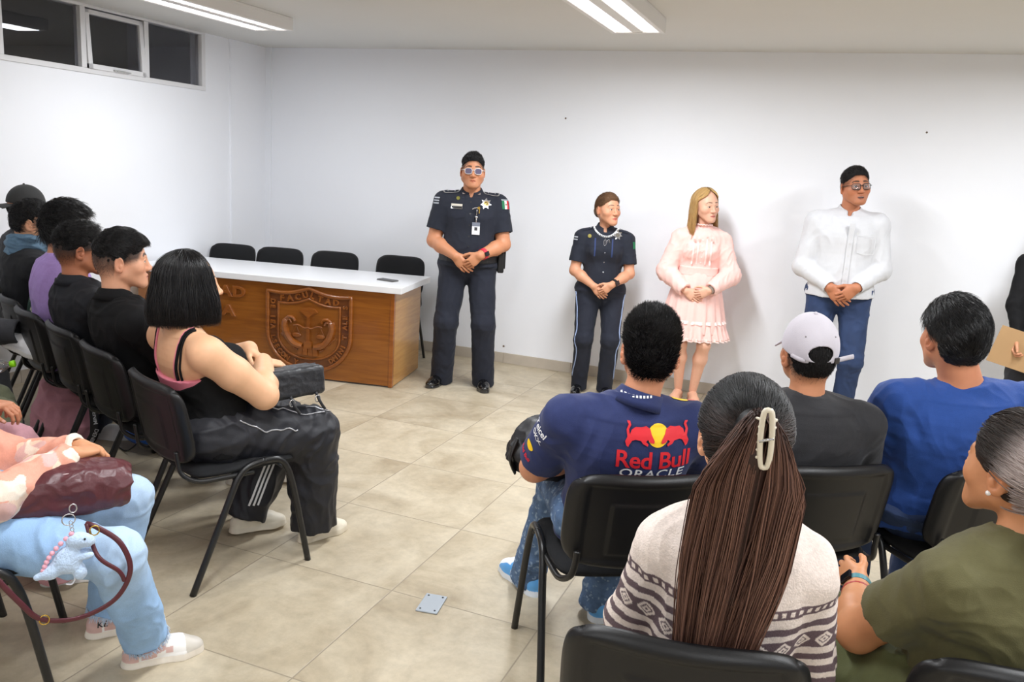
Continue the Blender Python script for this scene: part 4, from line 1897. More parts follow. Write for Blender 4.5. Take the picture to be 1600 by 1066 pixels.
def letters(s, path, size, name='carved_letter'):
    """Raised letters set along a polyline (x,z)."""
    P = np.array(path, float)
    seg = np.linalg.norm(np.diff(P, axis=0), axis=1)
    cum = np.concatenate([[0], np.cumsum(seg)])
    mb = MB()
    n = len(s)
    for i, ch in enumerate(s):
        if ch == ' ':
            continue
        u = (i + .5) / n * cum[-1]
        j = min(np.searchsorted(cum, u) - 1, len(seg) - 1)
        t = (u - cum[j]) / seg[j]
        p = P[j] * (1 - t) + P[j + 1] * t
        k0, k1 = max(j - 1, 0), min(j + 2, len(P) - 1)
        d = unit(P[k1] - P[k0])
        v, f = text_mesh(ch, size, bold=.02, extrude=.006, bevel=.0015, res=2)
        if not len(v):
            continue
        v = v - (v.max(0) + v.min(0)) / 2
        x = v[:, 0] * d[0] - v[:, 1] * d[1]
        y = v[:, 0] * d[1] + v[:, 1] * d[0]
        mb = MB()
        mb.add([c3((p[0] + a, p[1] + b), .010 + c) for a, b, c in zip(x, y, v[:, 2])], f)
        tbuild(mb, name, WOODC, cr)


def mid(a, b, i0, i1, sx=1):
    return [((a[i][0] + b[i][0]) / 2, (a[i][1] + b[i][1]) / 2) for i in range(i0, i1)]


n_ = 14
topp = mid(out, inn, 2, 2 * n_ - 1)
letters('FACULTAD', topp, .064)
lp = [((a[0] + b[0]) / 2, (a[1] + b[1]) / 2) for a, b in zip(out, inn)]
rightdown = lp[2 * n_ + 1:4 * n_ - 1]
leftdown = [(2 * CX - x, y) for x, y in rightdown]
letters('DE IEA LSECON Y', leftdown, .050)
letters('DMINI T ALE S', rightdown[::-1][3:], .050)
# emblem inside
mb = MB()
cz = .34


def rel(poly, h, z0=.008):
    a = sum(poly[i][0] * poly[(i + 1) % len(poly)][1] - poly[(i + 1) % len(poly)][0] * poly[i][1] for i in range(len(poly)))
    if a < 0:
        poly = poly[::-1]
    mb.prism([(CX + x, y) for x, y in poly], z0, z0 + h, CR, (0, TY0, 0))


rel([(-.085, .505), (-.055, .53), (.0, .54), (.055, .53), (.085, .505), (.03, .475), (-.03, .475)], .016)
rel([(-.06, .505), (.06, .505), (.0, .455)], .022)
rel([(-.012, .47), (.012, .47), (.016, .20), (-.016, .20)], .02)
rel([(-.028, .26), (.028, .26), (.035, .205), (-.035, .205)], .024)
mb.tube([c3((CX + x, y), .026) for x, y in bez([(-.13, .385), (-.09, .392), (-.03, .37), (0, .378), (.03, .37), (.09, .392), (.13, .385)], 5)], .007, 6)
for q in (-1, 1):
    for dx in (-.035, .035):
        mb.tube([c3((CX + q * .11, .385), .022), c3((CX + q * .11 + dx, .315), .02)], .0025, 5)
    mb.ball(c3((CX + q * .11, .305), .016), (.045, .012, .022), 12, 6)
    # big curved arms
    arm = bez([(q * .055, .215), (q * .13, .235), (q * .19, .30), (q * .215, .38), (q * .20, .43)], 6)
    mb.tube([c3((CX + p[0], p[1]), .014) for p in [(a, b) for a, b in [tuple(x) for x in arm]]], [.022, .024, .026, .028, .03] + [.031] * (len(arm) - 8) + [.028, .026, .022], 8)
    mb.tube([c3((CX + q * x, y), .022) for x, y in bez([(.205, .43), (.175, .452), (.135, .445), (.12, .42)], 4)], .014, 7)
    mb.tube([c3((CX + q * x, y), .026) for x, y in bez([(.19, .425), (.165, .43), (.15, .405)], 4)], .009, 6)
    for i in range(4):
        mb.tube([c3((CX + q * (.10 + i * .035), .185 + i * .028), .012), c3((CX + q * (.14 + i * .035), .205 + i * .035), .016)], .010, 6)
for i in range(4):
    x0 = -.085 + i * .0425
    rel([(x0 + .003, .215), (x0 + .0395, .215), (x0 * 1.12 + .044, .145), (x0 * 1.12 + .0, .145)], .018 + .004 * (i % 2))
mb.v = [(CX + (p[0] - CX) * .86, p[1], .365 + (p[2] - .345) * .90) for p in mb.v]
tbuild(mb, 'emblem_relief', WOODC, cr, False)
for s, cxx, z, wd in (('SIDAD', TX1 - 1.36, .602, .43), ('LIMA', TX1 - 1.405, .457, .35)):
    v, f = text_mesh(s, .108, bold=.025, extrude=.008, bevel=.003, res=3, spacing=1.12)
    w0 = v[:, 0].max() - v[:, 0].min()
    v[:, 0] *= wd / w0
    mb = MB()
    mb.add([c3((cxx + a, z + b), .008 + c) for a, b, c in v], f)
    tbuild(mb, 'carved_lettering', WOODC)

# things on and by the table
PH = mat('phone_black', srgb(38, 38, 42), rough=.2)
mb = MB()
R = rotz(-8)
mb.rbox((-.075, -.037, 0), (.075, .037, .009), .003, 0, R)
ph = empty('mobile_phone', (-3.09, 5.345, TZ + .0455))
tag(ph, 'dark mobile phone in a worn case lying on the white table', 'phone')
mb.build('phone_case', mat('case_grey', srgb(96, 94, 92), rough=.4), ph)
mb = MB()
mb.rbox((-.071, -.033, .009), (.071, .033, .0105), .001, 0, R)
mb.build('screen', PH, ph)

# floor outlet plate
mb = MB()
pl = [V(-1.287, 2.512, 0), V(-1.212, 2.491, 0), V(-1.202, 2.593, 0), V(-1.262, 2.621, 0)]
pc = V(-1.243, 2.553, 0)
pr = empty('floor_plate', (pc[0], pc[1], 0))
tag(pr, 'small grey metal cover plate set on the floor tiles', 'cover plate')
R = rotz(9)
mb.rbox((-.042, -.066, .0), (.042, .066, .006), .003, 0, R)
mb.build('plate', mat('plate_grey', srgb(176, 184, 192), rough=.4, metal=.3), pr)
for x, y in ((-.028, -.05), (-.028, .05), (.028, -.05), (.028, .05)):
    mb = MB()
    mb.lathe([(.004, .006), (.0038, .0075), (.001, .0078)], 8, R @ V(x, y, 0))
    mb.build('screw', mat('screw_dark', srgb(70, 74, 80), rough=.4, metal=.6), pr)

# ------------------------------------------------------------------ chairs
PLB = mat('black_plastic', srgb(20, 20, 22), rough=.40, spec=.4, bump=.12, bscale=500)
FAB = mat('black_fabric', srgb(19, 20, 23), rough=.9, bump=.5, bscale=420, noise=.12, nscale=200)
TUB = mat('black_enamel', srgb(24, 24, 25), rough=.33)


def rgrid(W, Hh, nu, nv, c, p, zf):
    """Rounded panel as a grid; zf(u,v)->depth"""
    us, vs = np.linspace(-1, 1, nu), np.linspace(-1, 1, nv)
    U, Vv = np.meshgrid(us, vs)
    k = 1 - c * (np.abs(U) ** p) * (np.abs(Vv) ** p)
    return U, Vv, np.stack([U * k * W, Vv * k * Hh, zf(U, Vv)], -1)


def panel(mbx, W, Hh, tf, front, back, place, nu=49, nv=37, c=.17, p=4):
    U, Vv, A = rgrid(W, Hh, nu, nv, c, p, back)
    _, _, B = rgrid(W, Hh, nu, nv, c, p, front)
    va = [place(q) for q in A.reshape(-1, 3)]
    vb = [place(q) for q in B.reshape(-1, 3)]
    n = nu * nv
    idx = np.arange(n).reshape(nv, nu)
    fa = [(idx[i, j], idx[i + 1, j], idx[i + 1, j + 1], idx[i, j + 1]) for i in range(nv - 1) for j in range(nu - 1)]
    fb = [(n + idx[i, j], n + idx[i, j + 1], n + idx[i + 1, j + 1], n + idx[i + 1, j]) for i in range(nv - 1) for j in range(nu - 1)]
    rim = list(idx[0, :]) + list(idx[1:, -1]) + list(idx[-1, -2::-1]) + list(idx[-2:0:-1, 0])
    fr = [(rim[i], rim[(i + 1) % len(rim)], n + rim[(i + 1) % len(rim)], n + rim[i]) for i in range(len(rim))]
    mbx.add(va + vb, [tuple(map(int, f)) for f in fa + fb + fr])


def edge(U, Vv):
    return np.maximum(np.abs(U) ** 6, np.abs(Vv) ** 6)


def make_chair():
    root = empty('office_chair', (0, 0, 0))
    # seat
    mb = MB()
    pl = lambda q: V(q[0], q[1] + .01, q[2])
    panel(mb, .232, .215, 0, lambda u, v: .470 - .004 * v * v - .020 * edge(u, v) - .014 * np.clip(v, 0, 1) ** 4, lambda u, v: .436 + 0 * u, pl, 33, 33, .10, 4)
    mb.build('seat', FAB, root, True)
    mb = MB()
    panel(mb, .226, .210, 0, lambda u, v: .437 + 0 * u, lambda u, v: .418 + .014 * edge(u, v), pl, 25, 25, .10, 4)
    mb.build('seat_shell', PLB, root, True)
    # backrest: local x, y up the back, z towards the sitter
    tilt = math.radians(11)

    def place(q):
        x, y, z = q
        curve = .040 * (x / .235) ** 2
        z = z + curve
        yy, zz = y * math.cos(tilt), y * math.sin(tilt)
        return V(x, -.262 - zz + z * math.cos(tilt) - .0, .632 + yy + z * math.sin(tilt))

    def rear(u, v):
        a = np.maximum(np.abs(u) * 1.0, np.abs(v))
        rim = -.020 + .018 * np.clip((np.maximum(np.abs(u), np.abs(v)) - .86) / .14, 0, 1) ** 2.2
        m = sstep(.80, .74, np.maximum(np.abs(u), np.abs(v) * .96)) * .006
        g = (sstep(.47, .44, np.abs(u)) * sstep(.56, .52, np.abs(v + .10))) * -.0045
        return rim + m + g
    mb = MB()
    panel(mb, .235, .160, 0, lambda u, v: .006 + 0 * u, rear, place, 73, 55, .16, 4)
    br = mb.build('backrest', PLB, root, True)
    mb = MB()
    panel(mb, .226, .150, 0, lambda u, v: .024 - .016 * edge(u, v), lambda u, v: .006 + 0 * u, place, 33, 25, .16, 4)
    mb.build('back_cushion', FAB, root, True)
    for q in (-1, 1):
        rl = bez([(q * .262, -.235, .0), (q * .250, -.10, .30), (q * .244, -.045, .415), (q * .242, .0, .452), (q * .242, .06, .462)], 6)
        fl = bez([(q * .242, .06, .462), (q * .242, .12, .456), (q * .244, .158, .415), (q * .250, .19, .30), (q * .262, .245, .0)], 6)
        for nm, pts in (('leg', rl), ('leg', fl)):
            mb = MB()
            mb.tube(pts, .0125, 10)
            e = pts[0] if pts[0][2] < .01 else pts[-1]
            mb.build(nm, TUB, root, True)
        mb = MB()
        mb.tube(bez([(q * .236, .02, .424), (q * .232, -.10, .424), (q * .224, -.19, .428), (q * .205, -.240, .458), (q * .196, -.252, .50), (q * .194, -.258, .545)], 6), .0105, 8, flat=((0, 1, 0), .7))
        mb.build('back_post', TUB, root, True)
    mb = MB()
    for y in (-.03, .14):
        mb.tube([(-.245, y, .425), (.245, y, .425)], .010, 8)
    mb.build('cross_bar', TUB, root, True)
    return root


_chair0 = make_chair()
_chair_used = [False]


def chair(x, y, heading, label, group):
    if not _chair_used[0]:
        _chair_used[0] = True
        c = _chair0
    else:
        c = copy_tree(_chair0)
    c.location = (x, y, 0)
    c.rotation_euler = (0, 0, math.radians(-heading))
    tag(c, label, 'chair', group)
    return c


HL, HR_ = 24, -30                # headings of the left and right blocks
_lab = ['under the woman with the black bob', 'under the man with faded sides of hair', 'under the man in the black polo shirt', 'under the person in lavender',
        'under the wavy-haired man leaning forward', 'under the man with the blue scarf', 'under the man in the dark cap']
LEFT = [(-2.19, 2.51), (-2.72, 2.75), (-3.17, 2.95), (-3.60, 3.12), (-3.96, 3.30), (-4.27, 3.44), (-4.60, 3.68)]
for i, ((x, y), l) in enumerate(zip(LEFT, _lab)):
    chair(x, y, HL, 'black visitor chair in the front left row ' + l, 'chairs of the front left row').scale = ((1, 1, 1, .92, .78, .74, .80)[i], 1, 1)
LEFT2 = [(-2.27, 1.50), (-2.86, 1.72), (-3.40, 2.02), (-3.95, 2.38)]
_lab = ['under the person in the camouflage jacket', 'under the person in pink trousers', 'under the person in olive trousers', 'under the person in charcoal trousers']
for i, ((x, y), l) in enumerate(zip(LEFT2, _lab)):
    chair(x, y, HL + (18, 8, 8, 8)[i], 'black visitor chair in the second left row ' + l, 'chairs of the second left row')
RIGHT = [(-.555, 2.475, -31, 'under the man in the navy team shirt'), (-.07, 2.86, -34, 'under the man in the white cap'), (.45, 3.14, -34, 'under the man in the blue shirt'),
         (-.215, 1.69, -11, 'under the woman with the hair clip'), (.40, 1.90, -14, 'under the woman in the olive dress')]
for x, y, hd, l in RIGHT:
    chair(x, y, hd, 'black visitor chair at the right ' + l, 'chairs of the right block')
_lab = ['furthest left, behind the bob-haired woman', 'second from the left', 'behind the carved shield', 'at the right end nearest the policeman']
for (x, y), l in zip([(-4.72, 5.40), (-4.31, 5.50), (-3.86, 5.64), (-3.34, 5.83)], _lab):
    chair(x, y, 169, 'empty black visitor chair behind the white-topped table, ' + l, 'chairs behind the speakers table').scale = (.9, 1, 1.07)
# bottle on the chair behind the table
def bottle(loc, R, label, cap_c, liq=True):
    root = empty('water_bottle', loc)
    tag(root, label, 'bottle')
    m = mat('clear_plastic', (.95, .97, 1), rough=.05, trans=.92)
    mb = MB()
    prof = [(.026, 0), (.031, .006), (.031, .03), (.029, .035), (.031, .04), (.031, .07), (.029, .075), (.031, .08), (.031, .13), (.027, .155), (.014, .178), (.0125, .185), (.0125, .196)]
    mb.lathe(prof, 20, (0, 0, 0), R)
    mb.build('bottle_body', m, root, True)
    mb = MB()
    mb.lathe([(.0145, .188), (.0148, .205), (.0135, .208), (.004, .208)], 16, (0, 0, 0), R)
    mb.build('bottle_cap', mat('cap_' + str(len(_mc)), cap_c, rough=.35), root, True)
    return root


bt_ = bottle((-3.165, 5.945, .504), np.eye(3), 'clear water bottle with blue cap on the chair beside the policeman', srgb(60, 90, 190))
bt_.scale = (.66, .66, .66)
SKINM = mat('skin', attr=True, rough=.52, sss=.06, noise=.035, nscale=55)
HBLK = mat('hair_black', srgb(19, 17, 18), rough=.36)
HBRN = mat('hair_dark_brown', srgb(44, 32, 25), rough=.4)
HATT = mat('hair_coloured', attr=True, rough=.48, spec=.3)
SHOEM = mat('shoe_material', attr=True, rough=.45)
SHINY = mat('polished_shoe', attr=True, rough=.12, coat=.6)
SILV = mat('silver', srgb(205, 206, 210), rough=.22, metal=.9)
GOLD = mat('brass', srgb(200, 165, 80), rough=.25, metal=.9)
CLEARL = mat('clear_lens', (.95, .97, 1), rough=.03, trans=.95)
BLK = mat('matt_black', srgb(22, 22, 24), rough=.5)


def cloth(name, c, **k):
    a = dict(rough=.85, noise=.06, nscale=90, bump=.35, bscale=420, sheen=.08)
    a.update(k)
    return mat(name, srgb(*c), **a)


def clothA(name, **k):
    a = dict(attr=True, rough=.85, noise=.05, nscale=120, bump=.35, bscale=420)
    a.update(k)
    return mat(name, **a)


FR, UPV = V(-1, 0, 0), V(0, 0, 1)      # decal axes for the front of a figure
BR = V(1, 0, 0)                        # for the back


def glasses(fig, rim, lens, w=.025, h=.02, rw=.0016, y=.1055, round_=.6, zc=-.003, par=None):
    root = par or fig.root
    mb, ml = MB(), MB()
    for q in (1, -1):
        c = V(q * .033, y, zc)
        loop = []
        for i in range(20):
            a = 2 * PI * i / 20
            ca, sa = math.cos(a), math.sin(a)
            e = 2 / (2 + 2 * (1 - round_))
            x = w * math.copysign(abs(ca) ** e, ca)
            z = h * math.copysign(abs(sa) ** e, sa)
            loop.append(c + V(x, -abs(q * .033 + x - 0) ** 2 * 3.0, z))
        lp = [fig.hp(p) for p in loop]
        mb.tube(lp, rw, 6, closed=True)
        ml.add(lp + [fig.hp(p + V(0, .001, 0)) for p in loop], [tuple(range(20)), tuple(range(39, 19, -1))])
        mb.tube([fig.hp(p) for p in [(q * .058, y - .010, zc + .008), (q * .074, y - .030, zc + .008), (q * .0815, .0, zc + .006), (q * .082, -.022, -.004)]], rw, 6)
    mb.tube([fig.hp(p) for p in bez([(-.010, y, zc + .004), (0, y + .003, zc + .008), (.010, y, zc + .004)], 4)], rw, 6)
    g = mb.build('glasses_frame', rim, root, True)
    ml.build('lens', lens, g)
    return g


def watch(fig, side, band, face, r=.031, width=.022, name='wristwatch', frac=.03):
    W, E = (fig.RW, fig.RE) if side > 0 else (fig.LW, fig.LE)
    n = V(fig.P['Rn'] if side > 0 else fig.P['Ln'])
    d = unit(E - W)
    b = ring_around(fig, W, E, r, width, band, name, frac, .003)
    o = -unit(n - d * (n @ d))
    c = W + d * frac + o * (r + .003)
    mb = MB()
    R = np.stack([d, np.cross(o, d), o], 1)
    mb.rbox((-.019, -.016, -.002), (.019, .016, .007), .003, 0, R, c)
    mb.build('watch_face', face, b)
    return b


NAVY = cloth('police_navy', (21, 26, 40), sheen=.03)
NAVYT = cloth('police_trouser', (22, 27, 42), sheen=.03)
PBLK = cloth('black_cotton', (14, 14, 16), sheen=.0, spec=.25)

CLASP = dict(Rc=(16, 20, 12), Rd=(-.66, .10, -.68), Ld=(.72, .08, -.62), Rn=(-.3, -1, 0), Ln=(.3, -1, 0), Rp=(.7, -.5, -.3), Lp=(-.7, -.5, -.3))


def police_kit(f, sh, star_p, star_r):
    pass


if True:
    f = Fig('person', (-2.51, 5.50), 157, 'tall policeman in navy short-sleeved uniform standing with hands clasped beside the table end',
            H=1.735, sw=1.12, bw=1.16, bd=1.12, arm=1.2, leg=1.08, belly=.03, skin=srgb(196, 134, 98), fade=.55, stub=.12, yaw=4, pitch=-2, faceW=1.08, jaw=1.14, neckr=1.12,
            RW=(.09, .19, .99), LW=(-.085, .218, 1.005), RA=(.155, .0, .09), LA=(-.155, .03, .09), hs=1.03, eye_open=.85, hz=.912, shz=.05, hd=(0, 0, -.022), gq=1.15, **CLASP)
    f.body()
    short_hair(f, HBLK, top=.014, side=.006, front=.070, fadez=.030, lift=.35, L=.015, comb=(0, -.2, .6), N=4500)
    sh = top(f, NAVY, sleeve='short', collar='shirt', fit=.014, frac=.72, slv_r=.020, t0=.02, amp=.005, freq=8, seed=2)
    fold_collar(f, NAVY)
    tr = trousers(f, NAVYT, waist_t=.14, fit=.014, ankle=.062, flare=.006, hem=.018, seed=4, amp=.007, knee=.070)
    for q, t in ((1, 28), (-1, -6)):
        shoe(f, q, SHINY, srgb(34, 34, 36), srgb(16, 16, 18), 'dress', toe=t)
    glasses(f, mat('clear_frame', srgb(214, 208, 206), rough=.15), mat('tinted_lens', srgb(92, 84, 110), rough=.06, spec=.9, coat=.5), w=.024, h=.020, rw=.0024, y=.109)
    S = [sh]
    for q in (1, -1):
        b = patch(f, S, *fill_poly([rect(.115, .058, .02), rect(.098, .043, .014)]), V(q * .148, .035, 1.452), V(q * 1, 0, -.30), V(0, q * .8, -q * .6), SILV, 'epaulette_trim', off=.005, back=.12)
        e = patch(f, S, *fill_poly([rect(.100, .045, .014)]), V(q * .148, .035, 1.452), V(q * 1, 0, -.30), V(0, q * .8, -q * .6), NAVYT, 'epaulette', off=.0042)
        patch(f, S, *fill_poly([rect(.006, .026)]), V(q * .126, .035, 1.459), V(q * 1, 0, -.30), V(0, q * .8, -q * .6), SILV, 'rank_bar', e, off=.0055)
        patch(f, S, *fill_poly([circle(.006)]), V(q * .172, .035, 1.445), V(q * 1, 0, -.30), V(0, q * .8, -q * .6), SILV, 'epaulette_button', e, off=.0055)
        patch(f, S, *fill_poly([rect(.020, .020, .004)]), V(q * .055, .2, 1.432), FR, UPV, SILV, 'collar_pin', off=.003, L=.01)
        patch(f, S, *fill_poly([[(-.062, .03), (.062, .03), (.062, -.012), (0, -.03), (-.062, -.012)]]), V(q * .098, .3, 1.275), FR, UPV, NAVYT, 'pocket_flap', off=.003)
    sb = patch(f, S, *fill_poly([star(7, .040, .024)]), V(-.108, .3, 1.365), FR, UPV, SILV, 'star_badge', off=.005)
    patch(f, S, *fill_poly([circle(.017)]), V(-.108, .3, 1.365), FR, UPV, GOLD, 'badge_disc', sb, off=.007)
    patch(f, S, *fill_poly([circle(.011), circle(.006)]), V(-.108, .3, 1.365), FR, UPV, BLK, 'badge_ring', sb, off=.0082)
    nt_ = patch(f, S, *fill_poly([rect(.080, .014)]), V(.098, .3, 1.345), FR, UPV, mat('tag_cream', srgb(206, 200, 186), rough=.5), 'name_tag', off=.004)
    patch(f, S, *fill_poly([rect(.080, .018)]), V(.098, .3, 1.328), FR, UPV, SILV, 'name_tag', off=.0038)
    patch(f, S, *fill_poly([rect(.074, .012)]), V(.098, .3, 1.328), FR, UPV, BLK, 'tag_face', nt_, off=.005)
    patch(f, S, *fill_poly([circle(.013)]), V(.092, .3, 1.392), FR, UPV, mat('pin_green', srgb(130, 128, 60), rough=.35, metal=.4), 'round_pin', off=.004)
    # flag on the left sleeve, stripes on the right
    nrm = unit(V(-.62, .78, .1))
    rt = np.cross(UPV, nrm)
    o0 = V(-.225, .03, 1.365)
    fl = None
    for i, c in enumerate(((24, 110, 70), (232, 232, 228), (196, 40, 52))):
        m_ = mat('flag_%d' % i, srgb(*c), rough=.7)
        p = patch(f, S, *fill_poly([[(-.0315 + .021 * i, -.032), (-.0105 + .021 * i, -.032), (-.0105 + .021 * i, .026), (-.0315 + .021 * i, .026)]]), o0, rt, UPV, m_, 'flag_patch' if i == 0 else 'flag_stripe', fl, off=.003)
        fl = fl or p
    patch(f, S, *fill_poly([circle(.007)]), o0, rt, UPV, mat('flag_emblem', srgb(120, 96, 60), rough=.7), 'flag_emblem', fl, off=.0042)
    patch(f, S, *fill_poly([[(-.0315, .027), (.0315, .027), (.0315, .036), (-.0315, .036)]]), o0, rt, UPV, mat('patch_grey', srgb(150, 155, 160), rough=.7), 'flag_label', fl, off=.003)
    nrm = unit(V(.66, .75, .1))
    rt = np.cross(UPV, nrm)
    for i in range(3):
        patch(f, S, *fill_poly([rect(.052, .010)]), V(.222, .03, 1.385 - i * .019), rt, UPV, mat('chevron_silver', srgb(170, 174, 182), rough=.6), 'sleeve_stripe', off=.003)
    for z in (1.37, 1.29, 1.21, 1.13, 1.06):
        patch(f, S, *fill_poly([circle(.006, 12)]), V(.0, .35, z), FR, UPV, BLK, 'shirt_button', off=.003, L=.02)
    # identity card on a reel with keys
    bv = bvh_of(S)
    hit = bv.ray_cast(Vector((-.045, .5, 1.2)), Vector((0, -1, 0)), 1)[0]
    yy = hit[1] + .012
    mb = MB()
    mb.rbox((-.074, yy - .001, 1.145), (-.018, yy + .002, 1.232), .001)
    idc = mb.build('identity_card', mat('card_white', srgb(226, 228, 232), rough=.3), f.root)
    mb = MB()
    mb.box((-.074, yy + .002, 1.205), (-.018, yy + .0026, 1.232))
    mb.build('card_header', mat('card_grey', srgb(120, 126, 140), rough=.3), idc)
    mb = MB()
    mb.box((-.056, yy + .002, 1.175), (-.036, yy + .0027, 1.198))
    mb.build('card_photo', mat('card_dark', srgb(60, 60, 66), rough=.3), idc)
    mb = MB()
    mb.tube([(-.046, yy, 1.232), (-.046, yy, 1.262)], .004, 6)
    mb.lathe([(.009, -.003), (.010, 0), (.009, .003)], 14, (-.046, yy + .002, 1.268), rotx(90))
    mb.tube([(-.046, yy, 1.275), (-.048, yy + .004, 1.33)], .0022, 6)
    mb.build('badge_reel', SILV, f.root, True)
    mb = MB()
    mb.tube(bez([(-.015, yy + .004, 1.322), (-.03, yy + .006, 1.332), (-.048, yy + .006, 1.335)], 4), .0035, 6)
    mb.build('key', SILV, f.root, True)
    mb = MB()
    mb.rbox((-.068, yy, 1.296), (-.060, yy + .003, 1.332), .001)
    mb.lathe([(.010, -.002), (.010, .002)], 12, (-.060, yy + .002, 1.334), rotx(90))
    mb.build('key', GOLD, f.root)
    # belt and holster
    mb = MB()
    ring = [(.212 * math.cos(a), .02 + .168 * math.sin(a), 0) for a in np.linspace(0, 2 * PI, 40)[:-1]]
    vs = []
    for p in ring:
        for z, o in ((.945, 1.0), (.945, 1.02), (.988, 1.02), (.988, 1.0)):
            vs.append((p[0] * o, .02 + (p[1] - .02) * o, z))
    n = len(ring)
    mb.add(vs, [(i * 4 + j, ((i + 1) % n) * 4 + j, ((i + 1) % n) * 4 + (j + 1) % 4, i * 4 + (j + 1) % 4) for i in range(n) for j in range(4)])
    bl = mb.build('belt', mat('belt_black', srgb(26, 26, 28), rough=.5), f.root)
    mb = MB()
    mb.rbox((-.262, -.02, .87), (-.215, .065, 1.02), .01)
    mb.rbox((-.272, -.005, .90), (-.258, .05, 1.035), .006)
    mb.build('holster', mat('holster_black', srgb(20, 20, 22), rough=.4), f.root)
    watch(f, -1, mat('strap_red', srgb(226, 52, 70), rough=.5), mat('watch_glass', srgb(20, 22, 26), rough=.1), r=.037, width=.030, frac=.035)

if True:
    f = Fig('person', (-1.60, 5.88), 160, 'short policewoman in navy uniform standing and glancing sideways, wearing a white lanyard',
            H=1.50, fem=True, sw=1.08, bw=1.10, bd=1.1, arm=1.15, leg=1.06, belly=.01, bust=.03, skin=srgb(206, 148, 116), lip=srgb(196, 92, 84), brow=srgb(52, 34, 27), yaw=32, pitch=-3,
            RW=(.064, .165, .83), LW=(-.058, .195, .848), RA=(.10, .0, .079), LA=(-.09, .03, .079), hs=.97, eye_open=1.0, shz=.06, hd=(0, 0, -.012), gq=1.15, hair_c=srgb(92, 66, 46), **CLASP)
    f.body()
    HB2 = mat('hair_light_brown', srgb(104, 74, 50), rough=.4)
    short_hair(f, HB2, top=.010, side=.007, front=.070, nape=-.06, sideline=.01, lift=.0, L=.030, comb=(0, -1, -.1), N=6500, clump=.001, taper=.02)
    mb = MB()
    rs = np.random.RandomState(4)
    c = V(0, -.112, -.02)
    ps = []
    for i in range(260):
        a = rs.rand() * 6.28
        t = np.linspace(0, 1, 10)
        rr = .030 * math.sqrt(rs.rand()) + .004
        tw = a + t * 5
        ps.append(np.stack([rr * np.cos(tw), -.10 - .026 * np.sin(t * PI), -.015 + .034 * (t - .5) * 2 + rr * np.sin(tw) * .4], 1))
    v, q = strands_mesh(from_head(f, np.array(ps).reshape(-1, 3)).reshape(260, 10, 3), np.full((260, 10), .0022))
    make_mesh('hair_bun', v, q, HB2, f.root)
    sh = top(f, NAVY, sleeve='short', collar='shirt', fit=.012, frac=.74, slv_r=.016, t0=.06, amp=.005, freq=9, seed=7, neck_open=.01)
    fold_collar(f, NAVY)
    S = [sh]
    LBL = mat('pale_blue', srgb(150, 168, 205), rough=.7)
    tr = trousers(f, NAVYT, waist_t=.18, fit=.012, ankle=.055, hem=.022, seed=9, amp=.006)
    for sg, Hh, K, A in f.legs():
        pts = [Hh + V(sg * .105, .02, -.02), K + V(sg * .068, .02, 0), A + V(sg * .052, .02, .05)]
        bv = bvh_of([tr])
        out = []
        for p in bez(pts, 10):
            h = bv.ray_cast(Vector(p + V(sg * .2, .05, 0)), Vector((-sg, -.15, 0)), .5)[0]
            if h is not None:
                out.append(V(h) + V(sg * .001, 0, 0))
        mb = MB()
        mb.tube(out, .0045, 5)
        mb.build('side_stripe', LBL, f.root, True)
    for q, t in ((1, 18), (-1, -8)):
        shoe(f, q, SHINY, srgb(40, 40, 42), srgb(16, 16, 18), 'dress', toe=t)
    # lanyard, badge, hung spectacles
    mb = MB()
    pts = []
    bv = bvh_of(S)
    for a in np.linspace(-.35, 2 * PI - .35 - .9, 40):
        p = V(.085 * math.sin(a), .0, 0)
        pts.append((a, p))
    lan = []
    for t in np.linspace(-1, 1, 30):
        x = .088 * t
        z = 1.245 - .062 * (1 - t * t) ** .8 - .0
        h = bv.ray_cast(Vector((x, .5, z)), Vector((0, -1, 0)), 1)[0]
        y = h[1] + .004 if h else .08
        lan.append((x, y, z))
    mb.tube(lan, .007, 8, flat=((0, 1, 0), .45))
    la = mb.build('lanyard', mat('lanyard_white', srgb(224, 226, 230), rough=.6), f.root, True)
    tv, tf = text_mesh('SEGURIDAD', .016, bold=.02)
    mb = MB()
    for i in range(3, 27, 2):
        p, q = V(lan[i]), V(lan[i + 1])
        d = unit(q - p)
        R = np.stack([d, V(0, 1, 0), np.cross(d, V(0, 1, 0))], 1)
        mb.box((-.003, .002, -.004), (.003, .0045, .004), 0, R, p)
    mb.build('lanyard_print', BLK, la)
    sb = patch(f, S, *fill_poly([star(7, .036, .021)]), V(-.086, .3, 1.200), FR, UPV, SILV, 'star_badge', off=.005)
    patch(f, S, *fill_poly([circle(.014)]), V(-.086, .3, 1.200), FR, UPV, mat('badge_grey', srgb(150, 146, 136), rough=.3, metal=.8), 'badge_disc', sb, off=.007)
    patch(f, S, *fill_poly([circle(.013)]), V(.115, .3, 1.180), FR, UPV, mat('pin_gold', srgb(160, 150, 80), rough=.35, metal=.4), 'round_pin', off=.004)
    for q in (1, -1):
        patch(f, S, *fill_poly([rect(.010, .13, .003)]), V(q * .062 + .012, .3, 1.105), FR, UPV, mat('cord_blue', srgb(40, 56, 100), rough=.8), 'blue_cord', off=.004)
        e = patch(f, S, *fill_poly([rect(.085, .036, .012)]), V(q * .128, .03, 1.235), V(q * 1, 0, -.30), V(0, q * .8, -q * .6), NAVYT, 'epaulette', off=.005)
        patch(f, S, *fill_poly([circle(.006)]), V(q * .108, .03, 1.241), V(q * 1, 0, -.30), V(0, q * .8, -q * .6), SILV, 'epaulette_button', e, off=.007)
        patch(f, S, *fill_poly([[(-.05, .022), (.05, .022), (.05, -.01), (0, -.022), (-.05, -.01)]]), V(q * .085, .3, 1.13), FR, UPV, NAVYT, 'pocket_flap', off=.003)
